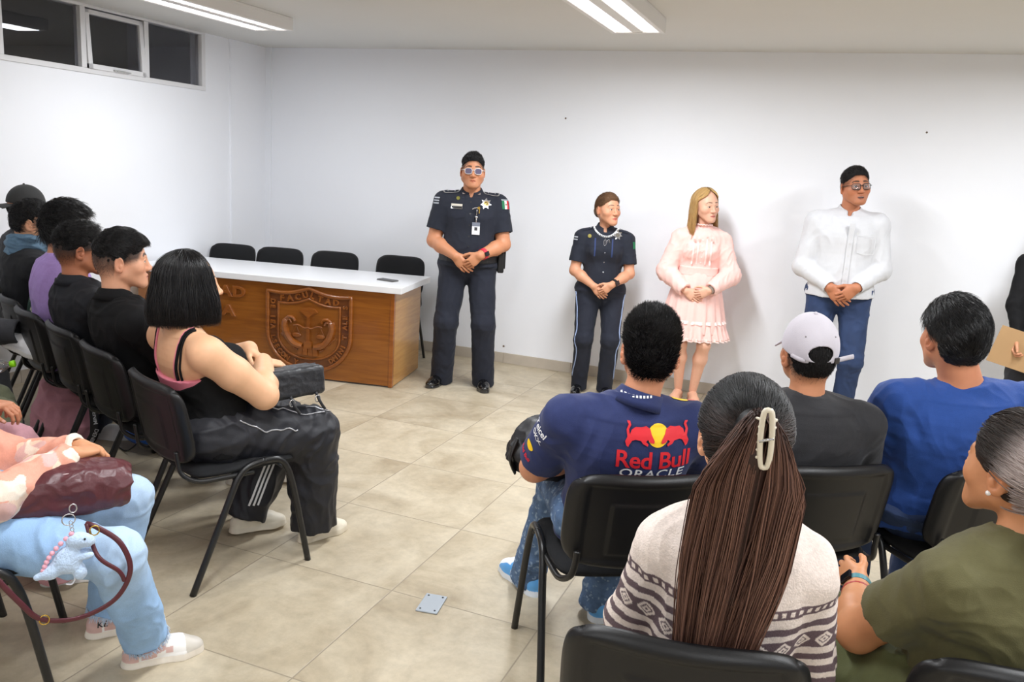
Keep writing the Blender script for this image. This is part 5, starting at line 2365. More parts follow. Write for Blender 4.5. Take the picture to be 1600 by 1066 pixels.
    nrm = unit(V(.75, .66, .1))
    for i in range(2):
        patch(f, S, *fill_poly([rect(.04, .009)]), V(.19, .02, 1.165 - i * .018), np.cross(UPV, nrm), UPV, mat('chevron_silver', srgb(170, 174, 182), rough=.6), 'sleeve_stripe', off=.003)
    nrm = unit(V(-.75, .66, .1))
    patch(f, S, *fill_poly([rect(.03, .05)]), V(-.18, .02, 1.13), np.cross(UPV, nrm), UPV, mat('flag_0', srgb(24, 110, 70), rough=.7), 'flag_patch', off=.003)
    h = bv.ray_cast(Vector((.0, .5, 1.16)), Vector((0, -1, 0)), 1)[0]
    yy = h[1] + .006
    mb, ml = MB(), MB()
    for q in (1, -1):
        lp = [V(-.008 + q * .012 + .011 * math.cos(a), yy + .004 * q, 1.142 + .022 * math.sin(a)) for a in np.linspace(0, 2 * PI, 17)[:-1]]
        mb.tube(lp, .0013, 5, closed=True)
        ml.add(lp, [tuple(range(16))])
    mb.tube([(.004, yy, 1.165), (.002, yy, 1.185), (-.01, yy, 1.19)], .0013, 5)
    g = mb.build('hanging_glasses', SILV, f.root, True)
    ml.build('lens', CLEARL, g)
    for z in (1.07, 1.0, .93):
        patch(f, S, *fill_poly([circle(.005, 12)]), V(.0, .35, z), FR, UPV, SILV, 'shirt_button', off=.003, L=.02)
    watch(f, -1, mat('strap_black', srgb(24, 24, 26), rough=.5), mat('watch_glass', srgb(20, 22, 26), rough=.1), r=.027, frac=.035)

if True:
    f = Fig('person', (-.93, 6.06), 166, 'blonde woman in a pale pink ruffled long-sleeved dress standing by the wall',
            H=1.575, fem=True, sw=.98, bust=.025, skin=srgb(226, 174, 148), lip=srgb(206, 112, 104), brow=srgb(96, 66, 46), iris=srgb(70, 48, 30), yaw=30, pitch=2, roll=4,
            RW=(.085, .165, .845), LW=(-.075, .195, .865), RA=(.055, .02, .10), LA=(-.05, .05, .10), hs=.97, eye_open=1.0, hd=(0, 0, -.008), gq=1.15, hair_c=srgb(180, 140, 90), leg=1.0,
            Rd=(-.75, .12, -.5), Ld=(.85, .08, -.4), Rc=(14, 18, 12), Rn=(-.3, -1, 0), Ln=(.3, -1, 0), Rp=(.9, -.4, -.3), Lp=(-.9, -.4, -.3))
    f.body(legs=True)
    PK = mat('pink_cotton', srgb(244, 200, 192), rough=.85, noise=.03, nscale=60, bump=.3, bscale=300, sheen=.1)
    PKL = mat('pink_lace', srgb(250, 222, 216), rough=.85, bump=.4, bscale=200)
    sh = top(f, PK, name='dress_bodice', sleeve='long', collar='stand', fit=.012, t0=.30, slv_r=.022, puff=.018, cuff=0, amp=.009, freq=10, seed=3)
    S = [sh]
    # skirt: pleated surface of revolution with thickness
    z0, z1 = .985, .535
    A, B = 160, 34
    vs = []
    for j in range(B):
        t = j / (B - 1)
        z = lerp(z0, z1, t)
        for i in range(A):
            a = 2 * PI * i / A
            fl = lerp(.138, .232, min(1, t * 1.15) ** .8)
            r = fl * (1 + .045 * t ** .6 * math.sin(a * 15 + 1.2 * math.sin(a * 3)) + .02 * t * math.sin(a * 31))
            vs.append((r * math.cos(a), .005 + r * .80 * math.sin(a) + .01 * t, z + .006 * math.sin(a * 4) * t))
    idx = np.arange(A * B).reshape(B, A)
    q = np.stack([idx[:-1], np.roll(idx[:-1], -1, 1), np.roll(idx[1:], -1, 1), idx[1:]], -1).reshape(-1, 4)
    o = make_mesh('dress_skirt', np.array(vs), q[:, ::-1].copy(), PK, f.root)
    so = o.modifiers.new('s', 'SOLIDIFY')
    so.thickness = .003
    # two ruffle tiers with scalloped lace edge
    for k_, (za, zb, ra, rb, m_, amp_) in enumerate([(.62, .50, .222, .262, PK, .07), (.515, .494, .258, .264, PKL, .07), (.635, .612, .224, .232, PKL, .05)]):
        B = 10
        vs = []
        for j in range(B):
            t = j / (B - 1)
            for i in range(240):
                a = 2 * PI * i / 240
                r = lerp(ra, rb, t) * (1 + amp_ * (.3 + .7 * t) * math.sin(a * 26 + math.sin(a * 5)))
                z = lerp(za, zb, t) - (.006 * abs(math.sin(a * 30)) if (t == 1 and k_ == 1) else 0)
                vs.append((r * math.cos(a), .012 + r * .82 * math.sin(a), z))
        idx = np.arange(240 * B).reshape(B, 240)
        q = np.stack([idx[:-1], np.roll(idx[:-1], -1, 1), np.roll(idx[1:], -1, 1), idx[1:]], -1).reshape(-1, 4)
        o = make_mesh('skirt_ruffle' if k_ == 0 else 'lace_trim', np.array(vs), q[:, ::-1].copy(), m_, f.root)
        o.modifiers.new('s', 'SOLIDIFY').thickness = .003
    mb = MB()
    for (z, r) in ():
        pass
    F = SDF()
    F.loft([(V(0, .004, .955), .148, .118), (V(0, .004, .985), .144, .116), (V(0, .004, 1.015), .146, .117)], (1, 0, 0), .01)
    garment(f, 'waistband', F, PK, 4, .002, 20)
    for x in (-.062, -.03, .03, .062):
        vs = []
        tv, tf = fill_poly([rect(.012, .2)])
        patch(f, S, tv, tf, V(x, .35, 1.135), FR, UPV, PKL, 'lace_frill', off=.004 + .002 * (abs(x) > .05), L=.02)
    for z in np.linspace(1.21, 1.05, 5):
        patch(f, S, *fill_poly([circle(.006, 10)]), V(0, .35, z), FR, UPV, PKL, 'dress_button', off=.004, L=.02)
    mb = MB()
    nb = f.neck + f.up * .035 + f.fwd * .01
    ps = [(nb + V(.062 * math.cos(a), .062 * math.sin(a), .012 * math.sin(a) * 0 + .006 * abs(math.sin(a * 9)))) for a in np.linspace(0, 2 * PI, 73)[:-1]]
    mb.tube(ps, .0045, 6, closed=True)
    mb.build('collar_lace', PKL, f.root, True)
    for sg, Sx, E, W in f.arms():
        d = unit(E - W)
        a_ = unit(np.cross(d, V(0, 1, .2)))
        b_ = np.cross(d, a_)
        mb = MB()
        c = W + d * .03
        mb.tube([c + (a_ * math.cos(w) + b_ * math.sin(w)) * (.034 + .003 * math.sin(w * 9)) for w in np.linspace(0, 2 * PI, 49)[:-1]], .010, 6, closed=True)
        mb.build('sleeve_cuff', PKL, f.root, True)
    # shoes: nude court shoes
    for q, t in ((1, 16), (-1, -6)):
        shoe(f, q, SHOEM, srgb(150, 110, 90), srgb(212, 160, 132), 'dress', toe=t, hi=.05)

    def blond(t, th, r):
        c0, c1, c2 = V(srgb(110, 82, 54)), V(srgb(206, 170, 112)), V(srgb(190, 140, 84))
        a = sstep(0, .25, t + r * .15)[..., None]
        b = sstep(.5, 1, t)[..., None]
        return (c0 * (1 - a) + c1 * a) * (1 - b) + c2 * b + (r[..., None] - .5) * .12 * c1

    def pf(th, t, k):
        ph = np.clip(t / .42, 0, 1) * PI / 2
        dn = np.clip((t - .42) / .58, 0, 1)
        R = np.sin(ph) * (1 + .0 * dn) + .05
        a, b = .088 * k, .112 * k
        x = np.sin(th) * a * R * (1 + .28 * dn)
        y = -np.cos(th) * b * R * (1 - .05 * dn) - .008
        z = .02 + (.107 * k) * np.cos(ph) - .34 * dn
        return np.stack([x, y, z], -1)
    long_hair(f, HATT, pf, N=2000, M=12, open_w=.57, colf=blond, wav=.010, r=.0012, tips=.10)
    # side fringe
    rs = np.random.RandomState(5)
    ps, cc = [], []
    for i in range(420):
        s0 = rs.rand()
        q = 1 if rs.rand() < .55 else -1
        t = np.linspace(0, 1, 10)
        y0 = .055 - .06 * s0
        x = q * (.008 + (.074 + .012 * rs.rand()) * np.sin(t * PI / 2))
        y = y0 + .044 * np.sin(t * PI) * (1 - s0) - .05 * t * s0 - .035 * t ** 2
        z = .118 - .012 * s0 * 0 - (.075 + .05 * s0) * t ** 1.7 + rs.normal() * .002
        ps.append(np.stack([x, y, z], 1))
    P_ = np.array(ps)
    cc_ = V(0, -.006, .022)
    dd_ = P_ - cc_
    rr_ = np.sqrt((dd_[..., 0] / .083) ** 2 + (dd_[..., 1] / .106) ** 2 + (dd_[..., 2] / .102) ** 2)
    P_ = cc_ + dd_ / np.maximum(rr_, .5)[..., None] * (1 + .07 * rs.rand(420)[:, None, None])
    v, q = strands_mesh(from_head(f, P_.reshape(-1, 3)).reshape(P_.shape), np.full(P_.shape[:2], .0013))
    c = blond(np.repeat(np.linspace(.1, .5, 10)[None], 420, 0), None, rs.rand(420)[:, None] + np.zeros((420, 10)))
    make_mesh('hair_fringe', v, q, HATT, f.root, col=np.repeat(c[:, :, None], 3, 2).reshape(-1, 3))
    for q in (1, -1):
        mb = MB()
        mb.ball(f.hp((q * .081, -.008, -.047)), .005, 8, 6)
        mb.build('earring', SILV, f.root, True)
    ring_around(f, f.LW, f.LE, .0275, .03, mat('bracelet_grey', srgb(170, 168, 160), rough=.3, metal=.7), 'bracelet', .012, .003)

JEANS = mat('denim_blue', srgb(40, 58, 94), rough=.85, noise=.16, nscale=14, bump=.4, bscale=300)
if True:
    f = Fig('person', (.035, 5.95), 172, 'man in white long-sleeved shirt and blue jeans standing and talking, wearing dark-rimmed glasses',
            H=1.80, sw=1.04, bw=1.10, bd=1.1, arm=1.08, leg=1.04, belly=.02, side=1.5, skin=srgb(186, 120, 86), yaw=14, pitch=-4, roll=5, mouth=.006, faceW=1.06, jaw=1.1, stub=.15,
            RW=(.088, .18, .99), LW=(-.07, .208, 1.003), hs=1.03, gq=1.15, fade=.35, shz=.055, hd=(-.012, 0, -.022), lip=srgb(150, 88, 76), **CLASP)
    f.body()
    short_hair(f, HBLK, top=.015, side=.008, front=.071, fadez=.012, lift=.06, L=.035, comb=(.2, -1, .1), N=4500, clump=.003)
    WH = mat('white_shirt', srgb(208, 209, 213), rough=.8, noise=.02, nscale=40, bump=.3, bscale=380, sheen=.1)
    sh = top(f, WH, sleeve='long', collar='shirt', fit=.020, slv_r=.018, cuff=.16, t0=-.03, amp=.006, freq=7, seed=11, neck_open=.02)
    fold_collar(f, WH, gap=20)
    S = [sh]
    patch(f, S, *fill_poly([rect(.034, .44)]), V(.0, .4, 1.19), FR, UPV, WH, 'button_placket', off=.004, L=.02)
    for z in (1.36, 1.28, 1.2, 1.12, 1.04):
        patch(f, S, *fill_poly([circle(.006, 12)]), V(.0, .4, z), FR, UPV, mat('button_pale', srgb(205, 205, 205), rough=.4), 'shirt_button', off=.0062, L=.02)
    patch(f, S, *fill_poly([rect(.11, .12, .008), rect(.104, .114, .007)]), V(-.098, .4, 1.28), FR, UPV, WH, 'chest_pocket', off=.002, L=.02)
    trousers(f, JEANS, waist_t=.05, fit=.010, ankle=.052, seed=14, amp=.009)
    for q, t in ((1, 12), (-1, -10)):
        shoe(f, q, SHOEM, srgb(60, 50, 44), srgb(70, 48, 36), 'dress', toe=t)
    glasses(f, mat('dark_rim', srgb(38, 30, 30), rough=.3), CLEARL, w=.0255, h=.019, rw=.0022, y=.108, round_=.45)

if True:
    f = Fig('person', (1.25, 5.88), 186, 'person in black long sleeves standing at the right edge holding brown cardboard',
            H=1.62, fem=True, sw=1.05, skin=srgb(196, 138, 104), RW=(.165, .22, .80), LW=(-.10, .25, .86), Rd=(.1, .35, -.9), Ld=(.4, .6, -.3), Rn=(-1, .3, 0), Ln=(.3, -1, 0),
            Rc=(40, 55, 30), yaw=-10, h=3.2, gq=1.4, Rp=(.8, -.6, 0), hair_c=srgb(40, 30, 26))
    f.body()

    def pf2(th, t, k):
        ph = np.clip(t / .45, 0, 1) * PI / 2
        dn = np.clip((t - .45) / .55, 0, 1)
        R = np.sin(ph) + .05
        return np.stack([np.sin(th) * .092 * k * R * (1 + .2 * dn), -np.cos(th) * .113 * k * R - .008, .02 + .108 * k * np.cos(ph) - .28 * dn], -1)
    long_hair(f, HBRN, pf2, N=900, open_w=.68, r=.002)
    top(f, PBLK, sleeve='long', collar='crew', fit=.014, slv_r=.016, amp=.007, seed=21)
    trousers(f, cloth('dark_trousers', (34, 34, 38)), waist_t=.1, seed=22)
    for q, t in ((1, 12), (-1, -10)):
        shoe(f, q, SHOEM, srgb(40, 40, 40), srgb(30, 30, 32), 'dress', toe=t, h=3.5)
    # the cardboard, held upright by its edge
    cb = MB()
    cx = V(1.10, 5.64, .72)
    R = rotz(6) @ roty(14)
    cb.rbox((-.17, -.0022, -.10), (.17, .0022, .13), .0008, 0, R, V(0, 0, 0))
    r_ = cb.build('cardboard_folder', mat('cardboard', srgb(172, 138, 98), rough=.85, noise=.05, nscale=8))
    r_.location = tuple(cx)
    tag(r_, 'brown cardboard folder held by the person in black at the right edge', 'folder')
# ------------------------------------------------------------------ seated people
SIT = dict(sit=True, Ls=.44, py=-.075, lean=-8, bow=-8, hz=.545)


def sitfig(x, y, hdg, label, **kw):
    a = dict(SIT)
    a.update(dict(RA=(.12, .36, .085), LA=(-.12, .36, .085), RW=(.075, .20, .655), LW=(-.07, .23, .66), Rd=(-.75, .55, -.15), Ld=(.75, .5, -.15), Rn=(0, .3, -1), Ln=(0, .3, -1), Rp=(.8, -.3, -.5), Lp=(-.8, -.3, -.5)))
    a.update(kw)
    a['Ls'] += .018
    a['hd'] = tuple(V(a.get('hd', (0, 0, 0))) + V(0, 0, -.035))
    return Fig("person", (x, y), hdg, label, a.pop('group', None), **a)


def camo(base, cols, scale, seed, thr):
    def fn(v, v2):
        c = np.empty((len(v), 3))
        c[:] = srgb(*base)
        for i, (k, t) in enumerate(zip(cols, thr)):
            m = fbm(v * scale * V(1, 1, 1.5), 2, seed + i * 5) > t
            c[m] = srgb(*k)
        return c
    return fn


def bob_prof(a, b, ztop, zmid, zend, flare, cy=-.008, mid=.45, tuck=.0):
    def pf(th, t, k):
        ph = np.clip(t / mid, 0, 1) * PI / 2
        dn = np.clip((t - mid) / (1 - mid), 0, 1)
        R = np.sin(ph) + .04 * (1 - dn)
        fl = 1 + flare * np.sin(dn * PI * .62) - tuck * dn ** 3
        x = np.sin(th) * a * k * R * fl
        y = -np.cos(th) * b * k * R * fl + cy
        z = zmid + (ztop - zmid) * (.9 + .1 * k) * np.cos(ph) - (zmid - zend) * dn
        return np.stack([x, y, z], -1)
    return pf


if True:
    f = sitfig(-2.20, 2.52, 24, 'woman with a black bob in a strappy black top seated in the front left row',
               H=1.66, fem=True, sw=1.14, bw=1.24, bd=1.08, arm=1.5, leg=1.3, belly=.06, bust=.06, skin=srgb(226, 176, 138), yaw=-20, pitch=-2, neckr=1.1, Ls=.415, lean=-8, bow=-6, py=-.07,
               RW=(.02, .175, .79), LW=(-.05, .15, .83), Rd=(.25, .9, -.2), Ld=(.75, .35, -.45), Rn=(0, .3, -1), Ln=(.2, -.3, -1), Rp=(1, -.5, -.4), Lp=(-.9, -.2, -.5),
               RA=(.115, .36, .085), LA=(-.10, .16, .10), Lc=(28, 30, 20), lip=srgb(190, 110, 100), nail=srgb(236, 196, 190))
    f.body(bare_top=True)
    long_hair(f, mat('hair_bob', srgb(17, 15, 17), rough=.3), bob_prof(.083, .110, .128, .02, -.150, .26), N=4400, open_w=.80, r=.0012, wav=.0045, tips=.035, M=13)
    BT = cloth('black_top', (14, 14, 16), rough=.85, sheen=0, spec=.25)
    F = SDF()
    st = f.torso(.008, t0=-.15, t1=.70)
    F.loft(st, f.right, .03, cut=(f.at(.66), unit(f.up + f.fwd * -.55)))
    for q in (1, -1):
        F.ell(f.at(.62) + f.right * q * .08 + f.fwd * .11, (.075, .075, .07), k=.05)
    garment(f, 'camisole', F, BT, 4, .006, 9, 31, [(f.at(.1), .15, V(0, 0, 1))])
    bv = bvh_of([f.bodyo])
    PKB = mat('pink_bra', srgb(226, 128, 146), rough=.6)

    def strap(x0, x1, w, m, name, t0=.55, t1=1.02, off=.004, n=18, frontz=.9):
        pts = []
        for i in range(n):
            t = i / (n - 1)
            # from the back waist up over the shoulder
            x = lerp(x0, x1, t)
            tt = lerp(t0, t1, min(t * 1.3, 1))
            o = f.at(tt) + f.right * x - f.fwd * .4 * (1 - max(t - .77, 0) * 5) + f.up * max(t - .70, 0) * 1.2
            tgt = f.at(min(tt, .93)) + f.right * x
            dr = unit(tgt - o)
            h = bv.ray_cast(Vector(o), Vector(dr), 1.2)
            if h[0] is not None:
                pts.append(V(h[0]) + V(h[1]) * off)
        mb = MB()
        mb.tube(pts, w, 6)
        return mb.build(name, m, f.root, True)
    for q in (1, -1):
        strap(q * .085, q * .115, .0062, BT, 'shoulder_strap')
        strap(q * .105, q * .125, .0045, BT, 'shoulder_strap')
        strap(q * .075, q * .108, .0058, PKB, 'bra_strap', off=.002)
    F = SDF()
    st = f.torso(.004, t0=.42, t1=.64)
    F.loft(st, f.right, .01, cut=[(f.at(.615), f.up), (f.at(.515), -f.up)])
    garment(f, 'bra_band', F, PKB, 4, .001, 9, 31)
    BTRO = mat('track_black', srgb(22, 23, 31), rough=.6, noise=.08, nscale=40, bump=.25, bscale=300)
    tr = trousers(f, BTRO, waist_t=.16, fit=.020, ankle=.060, flare=.004, hem=.062, seed=33, amp=.016, freq=7, knee=.078)
    WHT = mat('white_trim', srgb(222, 222, 224), rough=.6)
    # side stripes on the tucked left leg, zip lines on the thigh
    S = [tr]
    d = unit(f.LA - f.LK)
    nrm = unit(V(.9, -.35, .1))
    rt = unit(np.cross(UPV, nrm))
    for i in range(3):
        c = lerp(f.LK, f.LA, .62) + rt * (.018 * (i - 1))
        patch(f, S, *fill_poly([rect(.0085, .19)]), c + nrm * .12, unit(np.cross(-d, nrm)), -d, WHT, 'white_stripe', off=.003, L=.02, back=.08)
    for k_, pts in enumerate(([(.205, -.02, .62), (.19, .09, .55), (.17, .22, .53)], [(.13, .10, .67), (.15, .18, .60), (.17, .27, .57), (.19, .36, .60)], [(.14, .30, .64), (.165, .36, .60), (.15, .40, .56)])):
        bt = bvh_of([tr])
        out = []
        for p in bez(pts, 8):
            h = bt.find_nearest(Vector(p))
            out.append(V(h[0]) + V(h[1]) * .002)
        mb = MB()
        mb.tube(out, .0032, 5)
        mb.build('zip', mat('zip_grey', srgb(176, 176, 180), rough=.35, metal=.6), f.root, True)
    shoe(f, 1, SHOEM, srgb(216, 206, 186), srgb(226, 218, 200), 'sneaker', toe=-4, hi=.08)
    shoe(f, -1, SHOEM, srgb(222, 214, 198), srgb(226, 218, 200), 'sneaker', toe=10, hi=.08)
    mb = MB()
    mb.ball(f.hp((.088, .02, -.095)), (.008, .008, .012), 8, 6)
    mb.build('earring', SILV, f.root, True)

if True:
    f = sitfig(-2.72, 2.75, 24, 'young man in profile with a black top seated just left of the bob-haired woman',
               H=1.72, yaw=-16, pitch=0, skin=srgb(222, 164, 132), fade=.9, stub=.10, Ls=.42, py=-.08, lean=-8, bow=-14, LA=(-.10, .42, .085), RA=(.06, .66, .085), h=2.2, nose=.98,
               lip=srgb(190, 116, 104), jaw=.95, sw=1.05, arm=1.1)
    f.body()
    short_hair(f, HBLK, top=.022, side=.010, front=.062, fadez=-.012, taper=.05, lift=.10, L=.026, comb=(0, .9, .05), N=7000, volf=.004, fringe=.008)
    top(f, PBLK, sleeve='long', collar='polo', fit=.014, slv_r=.016, amp=.008, seed=41)
    fold_collar(f, PBLK)
    f2 = trousers(f, cloth('fade_trousers', (30, 30, 34)), waist_t=.1, seed=42)
    for q, t in ((1, 6), (-1, -10)):
        shoe(f, q, SHOEM, srgb(228, 222, 210), srgb(232, 226, 214), 'sneaker', toe=t, h=3.2)

if True:
    f = sitfig(-3.17, 2.95, 24, 'man with thin glasses in a dark navy polo shirt in the front left row',
               H=1.70, yaw=-6, skin=srgb(180, 116, 84), fade=.95, Ls=.42, py=-.085, lean=-8, bow=-16, h=3.0, gq=1.3, sw=1.1, bw=1.1, arm=1.1)
    f.body()
    short_hair(f, HBLK, top=.018, side=.009, front=.066, fadez=-.018, taper=.05, lift=.2, L=.026, comb=(0, .6, .3), N=5000)
    top(f, cloth('dark_polo', (17, 19, 27), sheen=0), sleeve='short', collar='polo', fit=.018, slv_r=.022, amp=.009, seed=45)
    fold_collar(f, cloth('dark_polo', (17, 19, 27)))
    trousers(f, cloth('navy_trousers', (38, 42, 58)), waist_t=.1, seed=46)
    glasses(f, BLK, CLEARL, rw=.0012)
    for q, t in ((1, 6), (-1, -10)):
        shoe(f, q, SHOEM, srgb(40, 40, 40), srgb(30, 30, 32), 'sneaker', toe=t, h=3.5)

if True:
    f = sitfig(-3.62, 3.12, 24, 'person in a lavender T-shirt with wavy black hair in the front left row',
               H=1.74, yaw=-14, skin=srgb(196, 134, 100), Ls=.455, LA=(-.16, .10, .085), lean=-5, bow=6, h=3.2, gq=1.3, sw=1.02)
    f.body()
    short_hair(f, HBLK, top=.030, side=.022, front=.058, nape=-.10, sideline=-.03, lift=.12, L=.034, comb=(0, .8, .1), N=5200, volf=.014, curl=.003, fringe=.012, clump=.010)
    top(f, cloth('lavender', (172, 142, 208)), sleeve='short', collar='crew', fit=.016, slv_r=.022, amp=.011, seed=48)
    trousers(f, cloth('lav_trousers', (44, 46, 54)), waist_t=.1, seed=49)
    for q, t in ((1, 6), (-1, 42)):
        shoe(f, q, SHOEM, srgb(220, 220, 220), srgb(215, 215, 215), 'sneaker', toe=t, h=3.5)

if True:
    f = sitfig(-3.93, 3.27, 24, 'mostly hidden person in a green shirt with white lettering-like pattern, front left row', H=1.60, yaw=-6, skin=srgb(190, 128, 95), Ls=.40, lean=6, bow=20, h=4, gq=1.6)
    f.body()
    short_hair(f, HBLK, N=2500, lift=.3, L=.03)
    top(f, clothA('green_pattern'), sleeve='short', collar='crew', fit=.018, seed=52, col=camo((48, 76, 66), [(205, 205, 190)], 22, 3, (.28,)))
    trousers(f, cloth('green_trousers', (40, 42, 46)), waist_t=.1, seed=53)
    for q, t in ((1, 6), (-1, -10)):
        shoe(f, q, SHOEM, srgb(220, 220, 220), srgb(215, 215, 215), 'sneaker', toe=t, h=3.8)

if True:
    f = sitfig(-4.22, 3.41, 24, 'man with black hair and a blue scarf wrapped round his neck, front left row',
               H=1.70, yaw=-14, skin=srgb(222, 168, 132), Ls=.435, lean=-5, bow=4, h=2.8, gq=1.4)
    f.body()
    short_hair(f, HBLK, top=.020, side=.007, front=.060, nape=-.080, lift=.08, L=.03, comb=(0, .9, 0), N=5200, volf=.010)
    top(f, cloth('scarf_black', (22, 23, 28), sheen=0), sleeve='long', collar='crew', fit=.018, slv_r=.018, amp=.008, seed=56)
    F = SDF()
    n = f.neck
    for i, (z, r, tl) in enumerate([(.012, .084, .25), (.042, .080, -.2), (.070, .072, .12)]):
        pts = [n + V((r + .004 * math.sin(a * 5 + i)) * math.cos(a), .01 + (r + .004) * 1.05 * math.sin(a), z + tl * .05 * math.sin(a + i)) for a in np.linspace(0, 2 * PI, 25)]
        F.chain(pts, [.022] * 25, .012)
    garment(f, 'scarf', F, cloth('scarf_blue', (92, 122, 146)), 4, .010, 16, 3, hang=(.6, .6, 2.2))
    trousers(f, cloth('scarf_trousers', (40, 42, 50)), waist_t=.1, seed=57)
    for q, t in ((1, 6), (-1, -10)):
        shoe(f, q, SHOEM, srgb(220, 220, 220), srgb(215, 215, 215), 'sneaker', toe=t, h=3.8)


def cap(fig, m, back=True, name='cap', brim_m=None, strap=False, tall=.012):
    """Baseball cap; back=True wears the peak behind."""
    F = SDF()
    R, g, hk = fig.HR, fig.hp, fig.hk
    tilt = rotx(-6 if back else 4)
    RR = R @ tilt
    cp = V(0, -.004, .028)
    pl = g((0, 0, .018))
    F.ell(g(cp), V(.086, .108, .100 + tall) * hk, RR, .01, 'u', cut=(pl, -RR[:, 2]))
    F.ell(g(cp), V(.081, .103, .095 + tall) * hk, RR, .002, 's')
    if strap:
        # opening above the strap at the back
        F.ell(g((0, -.105, .036)), V(.038, .05, .027) * hk, R, .003, 's')
    s = -1 if back else 1
    if not strap:
        pts = []
        for x in np.linspace(-.066, .066, 23):
            yb = s * (.088 - abs(x) * .45)
            F.cone(g((x, yb, .022)), g((x * 1.06, s * (.165 - 6.5 * x * x), .010 - 3 * x * x)), .0042, .0038, .006)
    else:
        for x in np.linspace(-.066, .066, 23):
            F.cone(g((x, .088 - abs(x) * .45, .026)), g((x * 1.06, .150 - 6.5 * x * x, -.002 - 3 * x * x)), .0042, .0038, .006)
    o = garment(fig, name, F, m, 2.8, .0005, 20)
    mb = MB()
    mb.ball(g((0, -.010, .128 + tall)), .007, 10, 6)
    mb.build('cap_button', m, o, True)
    return o


if True:
    f = sitfig(-4.64, 3.72, 20, 'man at the wall end of the front left row wearing a dark cap backwards', H=1.72, yaw=-10, skin=srgb(200, 140, 104), Ls=.475, lean=-5, bow=4, h=3.4, gq=1.6)
    f.body()
    short_hair(f, HBLK, top=.002, side=.006, N=2000, L=.02, lift=.1, maxz=.03, clump=.001)
    cap(f, cloth('cap_dark', (44, 44, 44)), back=True)
    top(f, cloth('cap_shirt', (36, 38, 44)), sleeve='long', collar='crew', fit=.016, seed=60)
    trousers(f, cloth('cap_trousers', (36, 36, 42)), waist_t=.1, seed=61)
    for q, t in ((1, 6), (-1, -10)):
        shoe(f, q, SHOEM, srgb(220, 220, 220), srgb(215, 215, 215), 'sneaker', toe=t, h=3.8)

